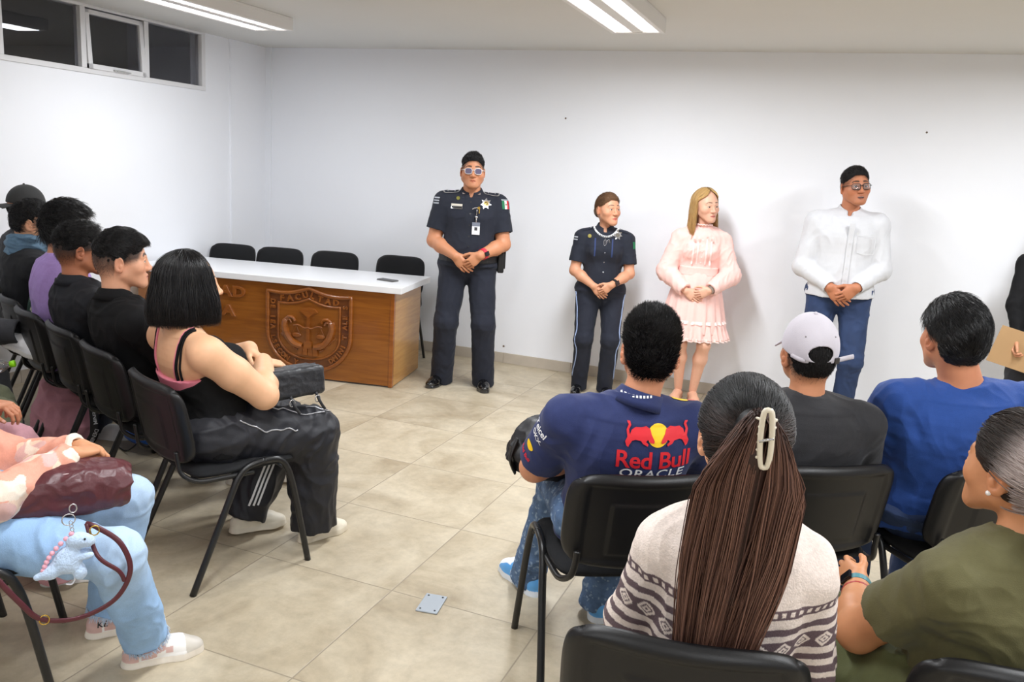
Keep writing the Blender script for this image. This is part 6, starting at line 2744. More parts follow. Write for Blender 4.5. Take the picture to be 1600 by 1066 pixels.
# ---- second row at the left
if True:
    f = sitfig(-2.27, 1.50, 45, 'person in a pink camouflage jacket and light blue jeans seated at lower left',
               H=1.68, fem=True, skin=srgb(206, 146, 106), sw=1.05, arm=1.0, leg=1.02, yaw=-5, hz=.525, py=.03, lean=-28, bow=-6, Ls=.35, RA=(.05, .49, .085), LA=(-.165, .375, .085), Rk=(.55, 1, .3), RW=(.02, .31, .705), LW=(-.10, .32, .685),
               Rd=(-.75, .62, -.1), Ld=(.75, .62, -.2), Rn=(-.2, .1, -1), Ln=(.1, .5, -.8), Rc=(40, 45, 30), Lc=(45, 55, 30), Rp=(1, -.5, -.9), Lp=(-.8, -.3, -.9), hd=(0, 0, 0), nail=srgb(240, 190, 180))
    f.body()
    short_hair(f, HBLK, N=3000, L=.04, lift=.1, nape=-.1)
    top(f, clothA('camo_jacket', rough=.7), name='jacket', sleeve='long', collar='stand', fit=.020, slv_r=.020, puff=.008, cuff=.10, amp=.014, freq=8, seed=63, h=3.6,
        col=camo((226, 160, 138), [(230, 202, 180), (216, 176, 170), (234, 220, 204)], 9, 5, (.16, .34, .42)))
    JL = mat('denim_light', attr=True, rough=.85, noise=.05, nscale=160, bump=.4, bscale=420)

    def jcol(v, v2):
        c = np.empty((len(v), 3))
        n = fbm(v * 9, 3, 4)[:, None]
        c[:] = V(srgb(150, 186, 226)) * (1 + .18 * n)
        w = np.zeros(len(v))
        for sg, Hh, K, A in f.legs():
            w = np.maximum(w, np.exp(-(np.linalg.norm(v - (K + V(0, .03, .05)), axis=1) / .14) ** 2))
        c[:] = c + (V(srgb(205, 224, 244)) - c) * (w * .6)[:, None]
        return c
    tr = trousers(f, JL, waist_t=.1, fit=.013, ankle=.055, flare=.004, hem=.088, seed=64, amp=.010, col=jcol, knee=.068)
    # frayed hem
    for sg, Hh, K, A in f.legs():
        d = unit(A - K)
        e = A + d * (.09 * f.k - .086)
        a_ = unit(np.cross(d, V(1, 0, 0)))
        b_ = np.cross(d, a_)
        rs = np.random.RandomState(3)
        ps = []
        for i in range(420):
            w = rs.rand() * 2 * PI
            r = .068 * f.P['leg'] * f.k
            p = e + (a_ * math.cos(w) + b_ * math.sin(w)) * r
            t = np.linspace(0, 1, 4)[:, None]
            dr = d * (.006 + .018 * rs.rand()) + rs.normal(size=3) * .004
            ps.append(p + dr * t - d * .008)
        v, q = strands_mesh(np.array(ps), np.full((420, 4), .0007))
        make_mesh('frayed_hem', v, q, mat('fray', srgb(196, 214, 236), rough=.9), f.root)

    def pinkpanel(L, c):
        x, y, z = L.T
        heel = (y < -.028) & (z < .085)
        c[heel] = srgb(214, 178, 172)
        sw = (np.abs(z - (.050 + .25 * np.maximum(y - .01, 0) * (y < .06) - .0 * y)) < .010 + .012 * (y < .03)) & (y > -.02) & (y < .085) & (np.abs(x) > .02)
        c[sw] = srgb(212, 176, 170)
        toe = (y > .128)
        c[toe] = srgb(206, 200, 190)
    for q, t in ((1, -8), (-1, -8)):
        s_ = shoe(f, q, SHOEM, srgb(232, 224, 212), srgb(240, 238, 236), 'sneaker', toe=t, hi=.092, colf=pinkpanel, h=2.4)
        for side in (1,):
            A = f.RA if q > 0 else f.LA
            o0 = V(A[0], A[1], A[2] - .088 * f.k)
            tv, tf = text_mesh('KE', .026, bold=.02)
            patch(f, [s_], tv, tf, o0 + rotz(-t) @ V(.09, -.050, .052), rotz(-t) @ unit(V(.45, .9, 0)), UPV, BLK, 'heel_lettering', s_, off=.0015, L=.006, back=.05)
        mb = MB()
        A = f.RA if q > 0 else f.LA
        mb.tube([A + V(0, -.01, -.0), A + V(0, -.008, .03)], .036, 14)
        mb.build('sock', BLK, f.root, True)

if True:
    f = sitfig(-2.86, 1.72, 32, 'person in dusty pink trousers holding papers in the second left row',
               H=1.66, fem=True, skin=srgb(206, 140, 106), RA=(.10, .45, .085), LA=(-.11, .42, .085), RW=(.01, .25, .675), LW=(-.07, .27, .67), leg=1.15, h=2.8, gq=1.2, nail=srgb(240, 190, 180),
               Rd=(-.7, .7, -.05), Ld=(.6, .75, -.1), Rn=(-.1, .1, -1), Ln=(.1, .3, -1))
    f.body()
    short_hair(f, HBRN, N=2500, L=.05, lift=.1, nape=-.1)
    top(f, cloth('cream_top', (232, 222, 214)), sleeve='long', collar='crew', fit=.018, slv_r=.016, seed=66)
    trousers(f, cloth('dusty_pink', (214, 160, 170)), waist_t=.1, fit=.022, seed=67, amp=.010, ankle=.075)
    for q, t in ((1, 6), (-1, -10)):
        shoe(f, q, SHOEM, srgb(225, 222, 218), srgb(232, 232, 232), 'sneaker', toe=t, h=3)
if True:
    f = sitfig(-3.40, 2.02, 32, 'person in olive trousers with a water bottle on the lap, second left row',
               H=1.72, skin=srgb(196, 130, 98), RA=(.10, .44, .085), LA=(-.16, .44, .085), LW=(-.14, .28, .69), RW=(.03, .14, .70), h=3.2, gq=1.4)
    f.body()
    short_hair(f, HBLK, N=2500)
    top(f, cloth('m3_shirt', (40, 42, 58)), sleeve='long', collar='crew', fit=.018, seed=70)
    trousers(f, cloth('sage_trousers', (112, 116, 92)), waist_t=.1, fit=.022, seed=71, amp=.010)
    for q, t in ((1, 6), (-1, -10)):
        shoe(f, q, SHOEM, srgb(225, 222, 218), srgb(232, 232, 232), 'sneaker', toe=t, h=3.5)
if True:
    f = sitfig(-3.95, 2.38, 32, 'person in charcoal trousers sitting with one white sneaker crossed over the knee, far left edge',
               H=1.76, skin=srgb(196, 130, 98), RA=(.12, .46, .085), LA=(-.15, .50, .655), Lk=(-1, .5, .2), LW=(-.18, .2, .70), RW=(.16, .2, .70), h=3.8, gq=1.5)
    f.body()
    short_hair(f, HBLK, N=2500)
    top(f, cloth('m4_shirt', (30, 32, 44)), sleeve='long', collar='crew', fit=.018, seed=73)
    trousers(f, cloth('charcoal_trousers', (58, 59, 64)), waist_t=.1, fit=.016, seed=74, amp=.008)
    shoe(f, 1, SHOEM, srgb(225, 222, 218), srgb(232, 232, 232), 'sneaker', toe=6, h=3)
    shoe(f, -1, SHOEM, srgb(225, 222, 218), srgb(236, 236, 240), 'sneaker', toe=48, pitch=-14, h=2.6, k=.88)

# ---- right block
if True:
    f = sitfig(-.555, 2.475, -22, 'seated man in a navy team shirt with two red bulls on the back',
               H=1.75, skin=srgb(210, 146, 112), Ls=.37, py=-.03, lean=-12, bow=4, sw=1.10, bw=1.08, bd=1.05, arm=1.12, hs=1.03, fade=.9, yaw=-9, pitch=-4, shz=.05,
               RA=(.02, .34, .085), LA=(-.24, .50, .085), LW=(-.06, .20, .70), RW=(.10, .20, .68), Lp=(-1, -.25, -.5), Rp=(1, -.25, -.5), hd=(.045, 0, 0))
    f.body()
    short_hair(f, HBLK, top=.022, side=.013, front=.07, nape=-.080, taper=.085, sq=True, lift=.95, L=.017, comb=(0, .25, .8), N=12000, clump=.003, r=.0007)
    TM = cloth('team_navy', (32, 44, 92), bump=.25)
    sh = top(f, TM, sleeve='short', collar='polo', fit=.016, slv_r=.022, frac=.78, amp=.008, seed=81, h=3.4, freq=7)
    cl_ = fold_collar(f, TM)
    S = [sh]
    RED = mat('print_red', srgb(222, 34, 48), rough=.6)
    YEL = mat('print_yellow', srgb(250, 205, 30), rough=.6)
    WHP = mat('print_white', srgb(240, 240, 242), rough=.6)
    BO = V(.075, -.4, .80)          # centre of the print on the back
    bdir = (f.right, unit(f.up))
    rt_, up_ = f.right, f.up
    n_ = np.cross(rt_, up_)         # points backwards? right x up = -fwd ... flipped below
    def bp(tv, tf, x, y, m, name, par=None, off=.002, s=1.0, bold=0):
        o = f.at(.5) + f.right * x + f.up * (y + .087) - f.fwd * .35
        return patch(f, S, tv * s, tf, o, f.right, f.up, m, name, par, off=off, L=.012, back=.02, reach=.6)
    sun = bp(*fill_poly([circle(.031, 40)]), .065, .078, YEL, 'sun_print')
    bull = [(0.012, -.010), (.020, .004), (.024, .017), (.036, .024), (.052, .020), (.066, .020), (.078, .012), (.083, .0), (.086, .012), (.080, .024), (.083, .033), (.092, .034), (.090, .029), (.087, .026), (.093, .012), (.090, -.006), (.096, -.018), (.092, -.030), (.086, -.034), (.084, -.028), (.076, -.016), (.066, -.012), (.050, -.014), (.044, -.022), (.030, -.028), (.028, -.022), (.036, -.016), (.030, -.010), (.022, -.018), (.012, -.020), (.010, -.015)]
    for q in (1, -1):
        pts = [(q * x, y) for x, y in bull]
        cx_ = sum(p[0] for p in pts) / len(pts)
        cy_ = sum(p[1] for p in pts) / len(pts)
        fat = []
        for i in range(len(pts)):
            p, a, b = V(*pts[i], 0), V(*pts[i - 1], 0), V(*pts[(i + 1) % len(pts)], 0)
            nn = np.cross(unit(b - a), V(0, 0, 1)) * (-q)
            fat.append((p[0] - nn[0] * .0028, p[1] - nn[1] * .0028))
        bp(*fill_poly([fat]), .065, .078, YEL, 'bull_outline', sun, off=.0032)
        bp(*fill_poly([pts]), .065, .078, RED, 'bull_print', sun, off=.0045)
    tv, tf = text_mesh('Red Bull', .072, bold=.018, spacing=.95)
    bp(tv * V(1.0, 1, 1), tf, .058, .005, RED, 'lettering_print', off=.0025)
    tv, tf = text_mesh('ORACLE', .036, bold=.012, shear=.15, spacing=1.1)
    bp(tv * V(1.35, 1, 1), tf, .055, -.036, WHP, 'sponsor_print', off=.0025)
    # sleeve sponsors on the left arm, collar print
    dA = unit(f.LE - f.LS)
    nA = unit(V(-.75, -.65, .35))
    for s_, t, sz, m_, ln in (('Telcel', .30, .030, WHP, 1), ('OKX', .44, .028, WHP, 1), ('Red Bull', .78, .020, RED, 1)):
        tv, tf = text_mesh(s_, sz, bold=.02)
        o = lerp(f.LS, f.LE, t)
        patch(f, S, tv, tf, o + nA * .1, unit(np.cross(nA, dA)) * -1 if False else unit(np.cross(dA, nA)) * -1, dA * -1 if False else -dA, m_, 'sleeve_print', off=.002, L=.012, back=.05)
    o = lerp(f.LS, f.LE, .62)
    patch(f, S, *fill_poly([[(.022 * math.cos(a), .013 * math.sin(a)) for a in np.linspace(0, 2 * PI, 25)[:-1]]]), o + nA * .1, unit(np.cross(dA, nA)) * -1, -dA, YEL, 'sleeve_print', off=.002, L=.012, back=.05)
    for x in np.linspace(-.042, .042, 9):
        if abs(x) < .045:
            o = f.neck + V(x, -.25, .002 + 0)
            patch(f, [cl_], *fill_poly([rect(.006, .006)]), o + f.up * .025, f.right, f.up, WHP, 'collar_print', off=.002, L=.02, back=.02, reach=.4)
    o = lerp(f.RS, f.at(1.0), .15)
    patch(f, S, *fill_poly([rect(.05, .02, .006)]), o + V(0, 0, .15), V(1, 0, -.3), V(0, 1, 0), YEL, 'shoulder_print', off=.002, L=.012, back=.05)
    patch(f, S, *fill_poly([rect(.02, .01)]), o + V(.035, 0, .15), V(1, 0, -.3), V(0, 1, 0), RED, 'shoulder_print', off=.003, L=.012, back=.05)
    DW = mat('denim_washed', attr=True, rough=.85, noise=.10, nscale=140, bump=.5, bscale=380)

    def wcol(v, v2):
        n = fbm(v * 28, 3, 4)
        c = V(srgb(84, 110, 146)) * (1 + .35 * n)[:, None]
        c = np.where((fbm(v * 60, 2, 8) > .42)[:, None], V(srgb(140, 162, 188)), c)
        return np.clip(c, 0.01, 1)
    trousers(f, DW, waist_t=.08, fit=.016, ankle=.055, hem=.03, seed=82, amp=.012, col=wcol)

    def blue(L, c):
        x, y, z = L.T
        ax = np.abs(x)
        c[(y > .09) & (z > .028) & (ax < .033)] = srgb(236, 240, 246)
        sw = (np.abs(z - (.042 + .3 * np.maximum(y - .0, 0) * (y < .05))) < .011) & (y > -.005) & (y < .075) & (ax > .02)
        c[sw] = srgb(238, 242, 248)
        c[(y < .0) & (z > .06)] = srgb(236, 240, 246)
        c[(y < -.045)] = srgb(96, 168, 230)
    for q, t in ((1, 5), (-1, -31)):
        shoe(f, q, SHOEM, srgb(226, 232, 240), srgb(92, 166, 232), 'sneaker', toe=t, hi=.09, colf=blue, h=2.2)

if True:
    f = sitfig(-.07, 2.86, -18, 'man in a black T-shirt and a white baseball cap in the right block',
               H=1.70, skin=srgb(196, 134, 98), Ls=.375, lean=-8, bow=8, sw=1.10, bw=1.15, bd=1.05, arm=1.1, fade=.8, yaw=4, pitch=-8, roll=-3, shz=.055, hs=1.0, h=2.6)
    f.body()
    short_hair(f, HBLK, top=.002, side=.004, nape=-.07, L=.012, lift=.05, comb=(0, -.3, -1), N=4000, clump=.001)
    c_ = cap(f, mat('white_cap', srgb(206, 201, 210), rough=.85, noise=.02, bump=.3, bscale=500), back=False, strap=True)
    mb = MB()
    g = f.hp
    pts = [g(p) for p in bez([(-.072, -.055, .016), (-.05, -.088, .012), (0, -.104, .011), (.05, -.090, .012), (.085, -.075, .014), (.115, -.068, .018)], 6)]
    mb.tube(pts, .0085, 8, flat=(f.HR[:, 1], .3))
    st_ = mb.build('cap_strap', mat('white_cap'), c_, True)
    mb = MB()
    mb.rbox((-.009, -.004, -.010), (.009, .004, .010), .002, 0, f.HR @ rotz(20), g((.055, -.092, .012)))
    mb.build('strap_buckle', mat('buckle_dark', srgb(90, 88, 90), rough=.3, metal=.8), c_)
    mb = MB()
    for x, y, z in ((-.045, -.075, .085), (.045, -.075, .085)):
        h = bvh_of([c_]).find_nearest(Vector(g((x, y, z))))
        mb.ball(V(h[0]) + V(h[1]) * .0005, .003, 8, 5)
    mb.build('cap_eyelet', mat('eyelet_grey', srgb(150, 146, 150), rough=.6), c_, True)
    sh = top(f, cloth('black_tee', (34, 34, 38)), sleeve='short', collar='crew', fit=.018, slv_r=.022, amp=.007, seed=85, freq=7)
    mb = MB()
    n0 = f.neck + f.up * .018 + f.fwd * .005
    mb.tube([n0 + V(.0685 * math.cos(a), .070 * math.sin(a), -.012 * math.sin(a)) for a in np.linspace(0, 2 * PI, 49)[:-1]], .0022, 6, closed=True)
    mb.build('neck_chain', SILV, f.root, True)
    trousers(f, cloth('capR_trousers', (40, 42, 50)), waist_t=.1, seed=86)
    for q, t in ((1, 10), (-1, -10)):
        shoe(f, q, SHOEM, srgb(220, 220, 220), srgb(60, 60, 66), 'sneaker', toe=t, h=3.8)

if True:
    f = sitfig(.45, 3.14, -20, 'large man in a royal blue T-shirt with thick black hair in the right block',
               H=1.80, skin=srgb(196, 130, 96), Ls=.405, py=-.03, lean=-8, bow=2, sw=1.24, bw=1.40, bd=1.12, belly=.08, arm=1.3, leg=1.15, yaw=2, pitch=-2, shz=.05, hs=1.06, h=2.6, neckr=1.12, hd=(-.065, 0, 0), side=-2)
    f.body()
    short_hair(f, HBLK, top=.024, side=.016, front=.066, nape=-.078, sideline=-.005, lift=.06, L=.040, comb=(.15, -.6, -.5), N=8500, clump=.005)
    top(f, cloth('royal_blue', (26, 66, 138)), sleeve='short', collar='crew', fit=.018, slv_r=.024, amp=.012, seed=88, freq=6)
    trousers(f, JEANS, waist_t=.1, seed=89)
    for q, t in ((1, 10), (-1, -10)):
        shoe(f, q, SHOEM, srgb(220, 220, 220), srgb(60, 60, 66), 'sneaker', toe=t, h=3.8)

if True:
    f = sitfig(-.145, 1.70, -11, 'woman with long dark-to-brown hair held by a claw clip, in a cream patterned sweater',
               H=1.66, fem=True, skin=srgb(216, 160, 124), Ls=.42, lean=-8, bow=4, sw=.80, bw=.94, bd=1.0, arm=.90, hs=.99, yaw=3, pitch=-4, hd=(-.012, 0, .01), h=2.8, side=2,
               RW=(.10, .20, .66), LW=(-.10, .22, .66), Rp=(.45, -.5, -.8), Lp=(-.45, -.5, -.8))
    f.body()

    def sweat(v, v2):
        t = (v - f.hip) @ f.up + .05 * np.abs(v[:, 0] - .03) * 0
        ang = np.arctan2(v[:, 0] - .02, -(v[:, 1] + .1))
        s = np.where(np.abs(v[:, 0]) < .3, v[:, 0], v[:, 0])
        u = s + .35 * (v[:, 1] + .1) * np.sign(s)
        c = np.empty((len(v), 3))
        cream, dark = V(srgb(236, 222, 214)), V(srgb(104, 86, 92))
        c[:] = cream
        z = t - .085
        # bands measured upwards from the hip
        def band(a, b):
            return (z > a) & (z < b)
        c[band(.205, .228)] = dark
        dots = band(.211, .222) & (np.mod(u, .020) < .010)
        c[dots] = cream
        c[band(.165, .182)] = dark
        m = band(.105, .150)
        c[m] = dark
        zz = np.abs(np.mod(u, .056) - .028)
        dd = (z - .1275)
        chev = m & (np.abs(np.abs(dd) + zz * .75 - .016) < .0035) | m & (np.abs(np.abs(dd) + zz * .75 - .006) < .0028)
        c[chev & (np.abs(zz) < .022)] = cream
        c[band(.068, .086)] = dark
        c[band(.030, .050)] = dark
        c[band(-.01, .016)] = dark
        m = band(-.2, -.03)
        c[m] = dark * .9
        return c * (1 + .10 * fbm(v * 160, 2, 3))[:, None]
    top(f, clothA('knit_sweater', bump=.6, bscale=260, rough=.95), name='sweater', sleeve='long', collar=None, fit=.018, slv_r=.022, puff=.010, amp=.010, freq=6, seed=91, h=2.8, t0=-.16, col=sweat)
    trousers(f, cloth('clip_trousers', (36, 40, 58)), waist_t=.08, seed=92)
    for q, t in ((1, 10), (-1, -10)):
        shoe(f, q, SHOEM, srgb(220, 220, 220), srgb(230, 230, 230), 'sneaker', toe=t, h=3.8)
    # hair: dark crown combed back, brown lengths twisted up under the clip and falling
    rs = np.random.RandomState(12)
    c0, c1 = V(srgb(11, 10, 11)), V(srgb(60, 40, 33))

    def crown(P, r):
        a = sstep(.03, -.10, P[..., 1] - .3 * (P[..., 2] - .1))[..., None] * (.15 + .85 * r[..., None]) * sstep(.10, .06, P[..., 2])[..., None]
        return c0 * (1 - a) * (.8 + .6 * r[..., None]) + c1 * a
    v1, f1, col1 = scalp_strands(f, (0, -.118, .045), 7500, crown, 12)
    # lengths
    N2, M2 = 3200, 16
    tt = np.linspace(0, 1, M2)
    ua = rs.rand(N2) * 2 * PI
    rad = np.sqrt(rs.rand(N2))
    sx = rad * np.cos(ua)
    sy = rad * np.sin(ua)
    cl_ = (np.floor((ua / 6.2832) * 22) + 22 * np.floor(rad * 2.4)).astype(int)
    cr_ = rs.normal(size=(80, 4))
    lng = .40 + .10 * rs.rand(N2) - .07 * np.maximum(sx, 0) + .045 * cr_[cl_, 0] - .10 * (rs.rand(N2) < .12)
    P4 = np.empty((N2, M2, 3))
    kn = np.array([0, .08, .16, .32, .55, .8, 1.0])
    for j, t in enumerate(tt):
        gap = np.where(sx > .25, 1, 0)
        x = np.interp(t, kn, [.012, .026, .050, .078, .074, .054, .038]) * sx * 1.08 + np.interp(t, kn, [0, 0, -.002, -.008, -.020, -.036, -.048]) + .012 * gap * np.interp(t, kn, [0, .2, .6, 1, 1.2, 1.2, 1]) - .016 * (1 - gap) * np.interp(t, kn, [0, 0, .3, .8, 1, 1, 1])
        y = -.118 + np.interp(t, kn, [0, -.024, -.036, -.042, -.046, -.050, -.055]) - .020 * sy - .006
        zt = np.interp(t, kn, [.062, .110, .085, .0, -.17, -.32, -.46])
        z = .06 + (zt - .06) * (lng / .46 if zt < .06 else 1) - .055 * sx * sx * min(t / .12, 1)
        P4[:, j] = np.stack([x, y, z], -1)
    P4 += .006 * np.stack([np.sin(tt[None] * 6 + ua[:, None] * 3), np.cos(tt[None] * 5 + ua[:, None] * 2), 0 * tt[None] + 0 * ua[:, None]], -1) * tt[None, :, None]
    P4[..., 0] += (tt[None] ** 1.3) * (.012 * cr_[cl_, 1] + .010 * np.sin(1.2 + cr_[cl_, 3]))[:, None]
    P4[..., 1] += tt[None] * (.006 * cr_[cl_, 2])[:, None]
    P4 += rs.normal(size=(N2, 1, 3)) * .0028
    R2 = np.outer(.7 + .6 * rs.rand(N2), .0012 * np.interp(tt, [0, .1, .8, 1], [.7, 1, .9, .15]))
    v2, f2 = strands_mesh(from_head(f, P4.reshape(-1, 3)).reshape(N2, M2, 3), R2)
    rr = rs.rand(N2)[:, None, None]
    b0, b1, b2 = V(srgb(68, 45, 39)), V(srgb(128, 93, 78)), V(srgb(60, 41, 35))
    a = sstep(0, .3, tt)[None, :, None]
    cc = (b0 * (1 - rr) + b1 * rr) * a + (b2 * (.8 + .5 * rr)) * (1 - a)
    col2 = np.repeat(cc[:, :, None], 3, 2).reshape(-1, 3)
    # scalp under the strands
    F = SDF()
    F.ell(f.hp((0, -.008, .022)), V(.084, .107, .099) * f.hk, f.HR, .01, cut=(f.hp((0, .055, .02)), f.HR @ unit(V(0, 1, -.75))))
    F.cone(f.hp((0, -.10, .06)), f.hp((-.01, -.145, .03)), .035, .035, .02)
    F.cone(f.hp((-.01, -.145, .03)), f.hp((-.025, -.155, -.25)), .040, .035, .02)
    v3, f3 = F.mesh(.005)
    m3 = (to_head(f, v3)[:, 1] < -.115)
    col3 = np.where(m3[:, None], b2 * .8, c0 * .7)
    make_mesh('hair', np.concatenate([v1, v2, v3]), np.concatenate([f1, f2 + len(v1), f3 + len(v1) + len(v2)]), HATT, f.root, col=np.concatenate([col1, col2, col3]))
    # claw clip: a slim loop of cream plastic with teeth
    CLP = mat('clip_cream', srgb(226, 216, 196), rough=.3, coat=.3)
    mb = MB()
    C0 = V(.006, -.188, .072)
    lp = []
    for a in np.linspace(0, 2 * PI, 33)[:-1]:
        lp.append(f.hp(C0 + V(.0095 * math.copysign(abs(math.cos(a)) ** .5, math.cos(a)) - .02 * math.sin(a) * 0 + .004 * math.sin(a) * -1, -.004 * math.sin(a), .055 * math.sin(a))))
    mb.tube(lp, .0052, 8, closed=True)
    cl = mb.build('hair_clip', CLP, f.root, True)
    mb = MB()
    for i in range(6):
        z = -.035 + i * .014
        for q in (1, -1):
            p = C0 + V(q * .011, 0, z)
            mb.tube([f.hp(p), f.hp(p + V(q * .006, .018, -.004)), f.hp(p + V(q * .002, .034, -.008))], [.0028, .0024, .0014], 6)
    mb.build('clip_teeth', CLP, cl, True)
    mb = MB()
    mb.tube([f.hp(C0 + V(-.012, -.003, -.004)), f.hp(C0 + V(.012, -.003, .004))], .003, 6)
    mb.build('clip_hinge', SILV, cl, True)

if True:
    f = sitfig(.39, 1.90, -34, 'woman in an olive green outfit with silver-streaked dark hair at the right edge',
               H=1.66, fem=True, skin=srgb(200, 138, 96), Ls=.385, lean=-2, bow=6, sw=.93, bw=1.15, bd=1.2, arm=1.25, leg=1.35, bust=.05, belly=.05, yaw=9, pitch=-4, hs=1.0, h=2.4, hd=(.0, 0, 0),
               LW=(-.085, .30, .665), RW=(.12, .26, .66), Lp=(-.7, -.2, -.7), Ld=(.1, .95, -.05), Ln=(.9, .1, -.5), Lc=(25, 35, 25), RA=(.14, .36, .085), LA=(-.16, .30, .085), side=-2)
    f.body()
    OLV = cloth('olive_cotton', (92, 88, 54), bump=.25)
    top(f, OLV, sleeve='short', collar='crew', fit=.018, slv_r=.020, frac=.62, amp=.010, seed=95, freq=7, h=3.4, neck_drop=.01)
    trousers(f, cloth('olive_twill', (88, 92, 54), bump=.3), waist_t=.12, fit=.03, ankle=.075, seed=96, amp=.014, knee=.085, h=4)
    for q, t in ((1, 10), (-1, -10)):
        shoe(f, q, SHOEM, srgb(220, 220, 220), srgb(230, 230, 230), 'sneaker', toe=t, h=3.8)
    rs = np.random.RandomState(21)
    dk, ash, sil = V(srgb(46, 36, 30)), V(srgb(150, 132, 126)), V(srgb(214, 200, 196))

    def crown(P, r):
        a = (sstep(.012, -.045, P[..., 1] + .25 * (P[..., 2] - .03)) * sstep(.118, .085, P[..., 2]))[..., None]
        return dk * (1 - a) * (.7 + .6 * r[..., None]) + (ash * (1 - r[..., None]) + sil * r[..., None]) * a * .9
    v1, f1, col1 = scalp_strands(f, (0, -.12, .0), 7000, crown, 22, hair_line=.080)
    N2, M2 = 1500, 14
    tt = np.linspace(0, 1, M2)
    ua = rs.rand(N2) * 2 * PI
    rad = np.sqrt(rs.rand(N2))
    P4 = np.empty((N2, M2, 3))
    for j, t in enumerate(tt):
        x = .034 * rad * np.cos(ua) * (1 + .6 * np.sin(t * PI))
        y = -.115 - .055 * np.sin(min(t * 2.2, 1) * PI / 2) - .02 * rad * np.sin(ua)
        z = .01 + .03 * np.sin(min(t * 3, 1) * PI) - .30 * t ** 1.4 * (.8 + .3 * rad) + .02 * rad * np.sin(ua)
        P4[:, j] = np.stack([x, y, z], -1)
    v2, f2 = strands_mesh(from_head(f, P4.reshape(-1, 3)).reshape(N2, M2, 3), np.full((N2, M2), .0014))
    rr = rs.rand(N2)[:, None, None] + np.zeros((N2, M2, 1))
    col2 = np.repeat((ash * .9 * (1 - rr) + sil * rr)[:, :, None], 3, 2).reshape(-1, 3)
    F = SDF()
    F.ell(f.hp((0, -.008, .022)), V(.084, .108, .100) * f.hk, f.HR, .01, cut=(f.hp((0, .060, .02)), f.HR @ unit(V(0, 1, -.75))))
    F.cone(f.hp((0, -.125, .01)), f.hp((0, -.15, -.12)), .03, .03, .02)
    F.ell(f.hp((.0, .045, -.05)), V(.1, .062, .075) * f.hk, f.HR, .01, 's')
    for q in (1, -1):
        F.ell(f.hp((q * .08, -.010, -.015)), V(.022, .026, .04) * f.hk, f.HR, .006, 's')
    v3, f3 = F.mesh(.005)
    m3 = to_head(f, v3)[:, 1] < -.06
    col3 = np.where(m3[:, None], ash * .6, dk * .8)
    make_mesh('hair', np.concatenate([v1, v2, v3]), np.concatenate([f1, f2 + len(v1), f3 + len(v1) + len(v2)]), HATT, f.root, col=np.concatenate([col1, col2, col3]))
    mb = MB()
    mb.ball(f.hp((-.084, -.004, -.040)), .0055, 12, 8)
    mb.build('earring', mat('pearl', srgb(236, 230, 226), rough=.15, coat=.5), f.root, True)
    watch(f, -1, mat('strap_teal', srgb(70, 130, 140), rough=.5), mat('watch_glass', srgb(20, 22, 26), rough=.1), r=.031, frac=.03)
    ring_around(f, f.LW, f.LE, .034, .007, mat('bracelet_red', srgb(170, 50, 46), rough=.5), 'bracelet', .07, .003)
# ------------------------------------------------------------------ bags and things held
def sdf_obj(F, name, m, parent, h=4.0, amp=.004, freq=14, seed=0, col=None):
    v, q = F.mesh(h / 1000)
    n = vnormals(v, q)
    v2 = v + n * ((ridged(v * freq, seed) - .55) * amp)[:, None]
    return make_mesh(name, v2, q, m, parent, col=col(v) if col else None)


def loc2w(x, y, hd, p):
    a = math.radians(-hd)
    c, s = math.cos(a), math.sin(a)
    return V(x + c * p[0] - s * p[1], y + s * p[0] + c * p[1], p[2])


LEA = mat('black_leather', srgb(36, 37, 41), rough=.42, bump=.35, bscale=160)
MAR = mat('maroon_leather', srgb(84, 38, 44), rough=.38, noise=.16, nscale=16, bump=.35, bscale=140)
MARS = mat('maroon_strap', srgb(84, 32, 42), rough=.32)

# black shoulder bag on the lap of the woman with the bob
r = empty('shoulder_bag', tuple(loc2w(-2.20, 2.52, 24, (.115, .215, .66))), math.radians(-24 + 4))
tag(r, 'black leather shoulder bag on the lap of the bob-haired woman', 'bag')
F = SDF()
F.box((0, 0, .058), (.075, .155, .060), roty(-8), .022)
sdf_obj(F, 'bag_body', LEA, r, 3.4, .003, 16, 2)
mb = MB()
mb.tube([(-.07, -.15, .116), (0, -.155, .118), (.0, .15, .118)], .003, 6)
mb.build('zip', mat('zip_dark', srgb(70, 70, 74), rough=.4, metal=.5), r, True)
for y in (-.02, .10):
    mb = MB()
    mb.tube(bez([(.078, y, .02), (.098, y + .01, -.02), (.10, y + .03, -.05)], 6), .006, 8)
    st_ = mb.build('strap', LEA, r, True)
    mb = MB()
    mb.tube([V(.092 + .0, y + .012 * math.cos(a), -.004 + .014 * math.sin(a)) for a in np.linspace(0, 2 * PI, 17)[:-1]], .0022, 6, closed=True)
    mb.build('metal_ring', SILV, st_, True)

# maroon bag under the clasped hands, with keyring and plush charm
bx, by, bh = -2.23, 1.37, 32
r = empty('handbag', tuple(loc2w(bx, by, bh, (.06, .35, .565))), math.radians(-bh - 6))
tag(r, 'maroon leather handbag lying on the light blue jeans at lower left', 'bag')
F = SDF()
F.loft([(V(-.02, -.20, .05), .078, .048), (V(-.02, -.12, .055), .086, .070), (V(-.02, .0, .058), .090, .076), (V(-.02, .13, .056), .086, .070), (V(-.02, .170, .052), .074, .052)], (1, 0, 0), .03, n=2.6)
sdf_obj(F, 'bag_body', MAR, r, 3.6, .007, 13, 5)
mb = MB()
mb.tube(bez([(-.01, -.19, .098), (.03, -.05, .118), (.03, .08, .116), (.0, .16, .098)], 8), .0035, 6)
mb.build('zip', mat('zip_pale', srgb(170, 150, 150), rough=.4, metal=.5), r, True)
w2l = lambda p: (rotz(bh + 6) @ (V(p) - V(r.location)))
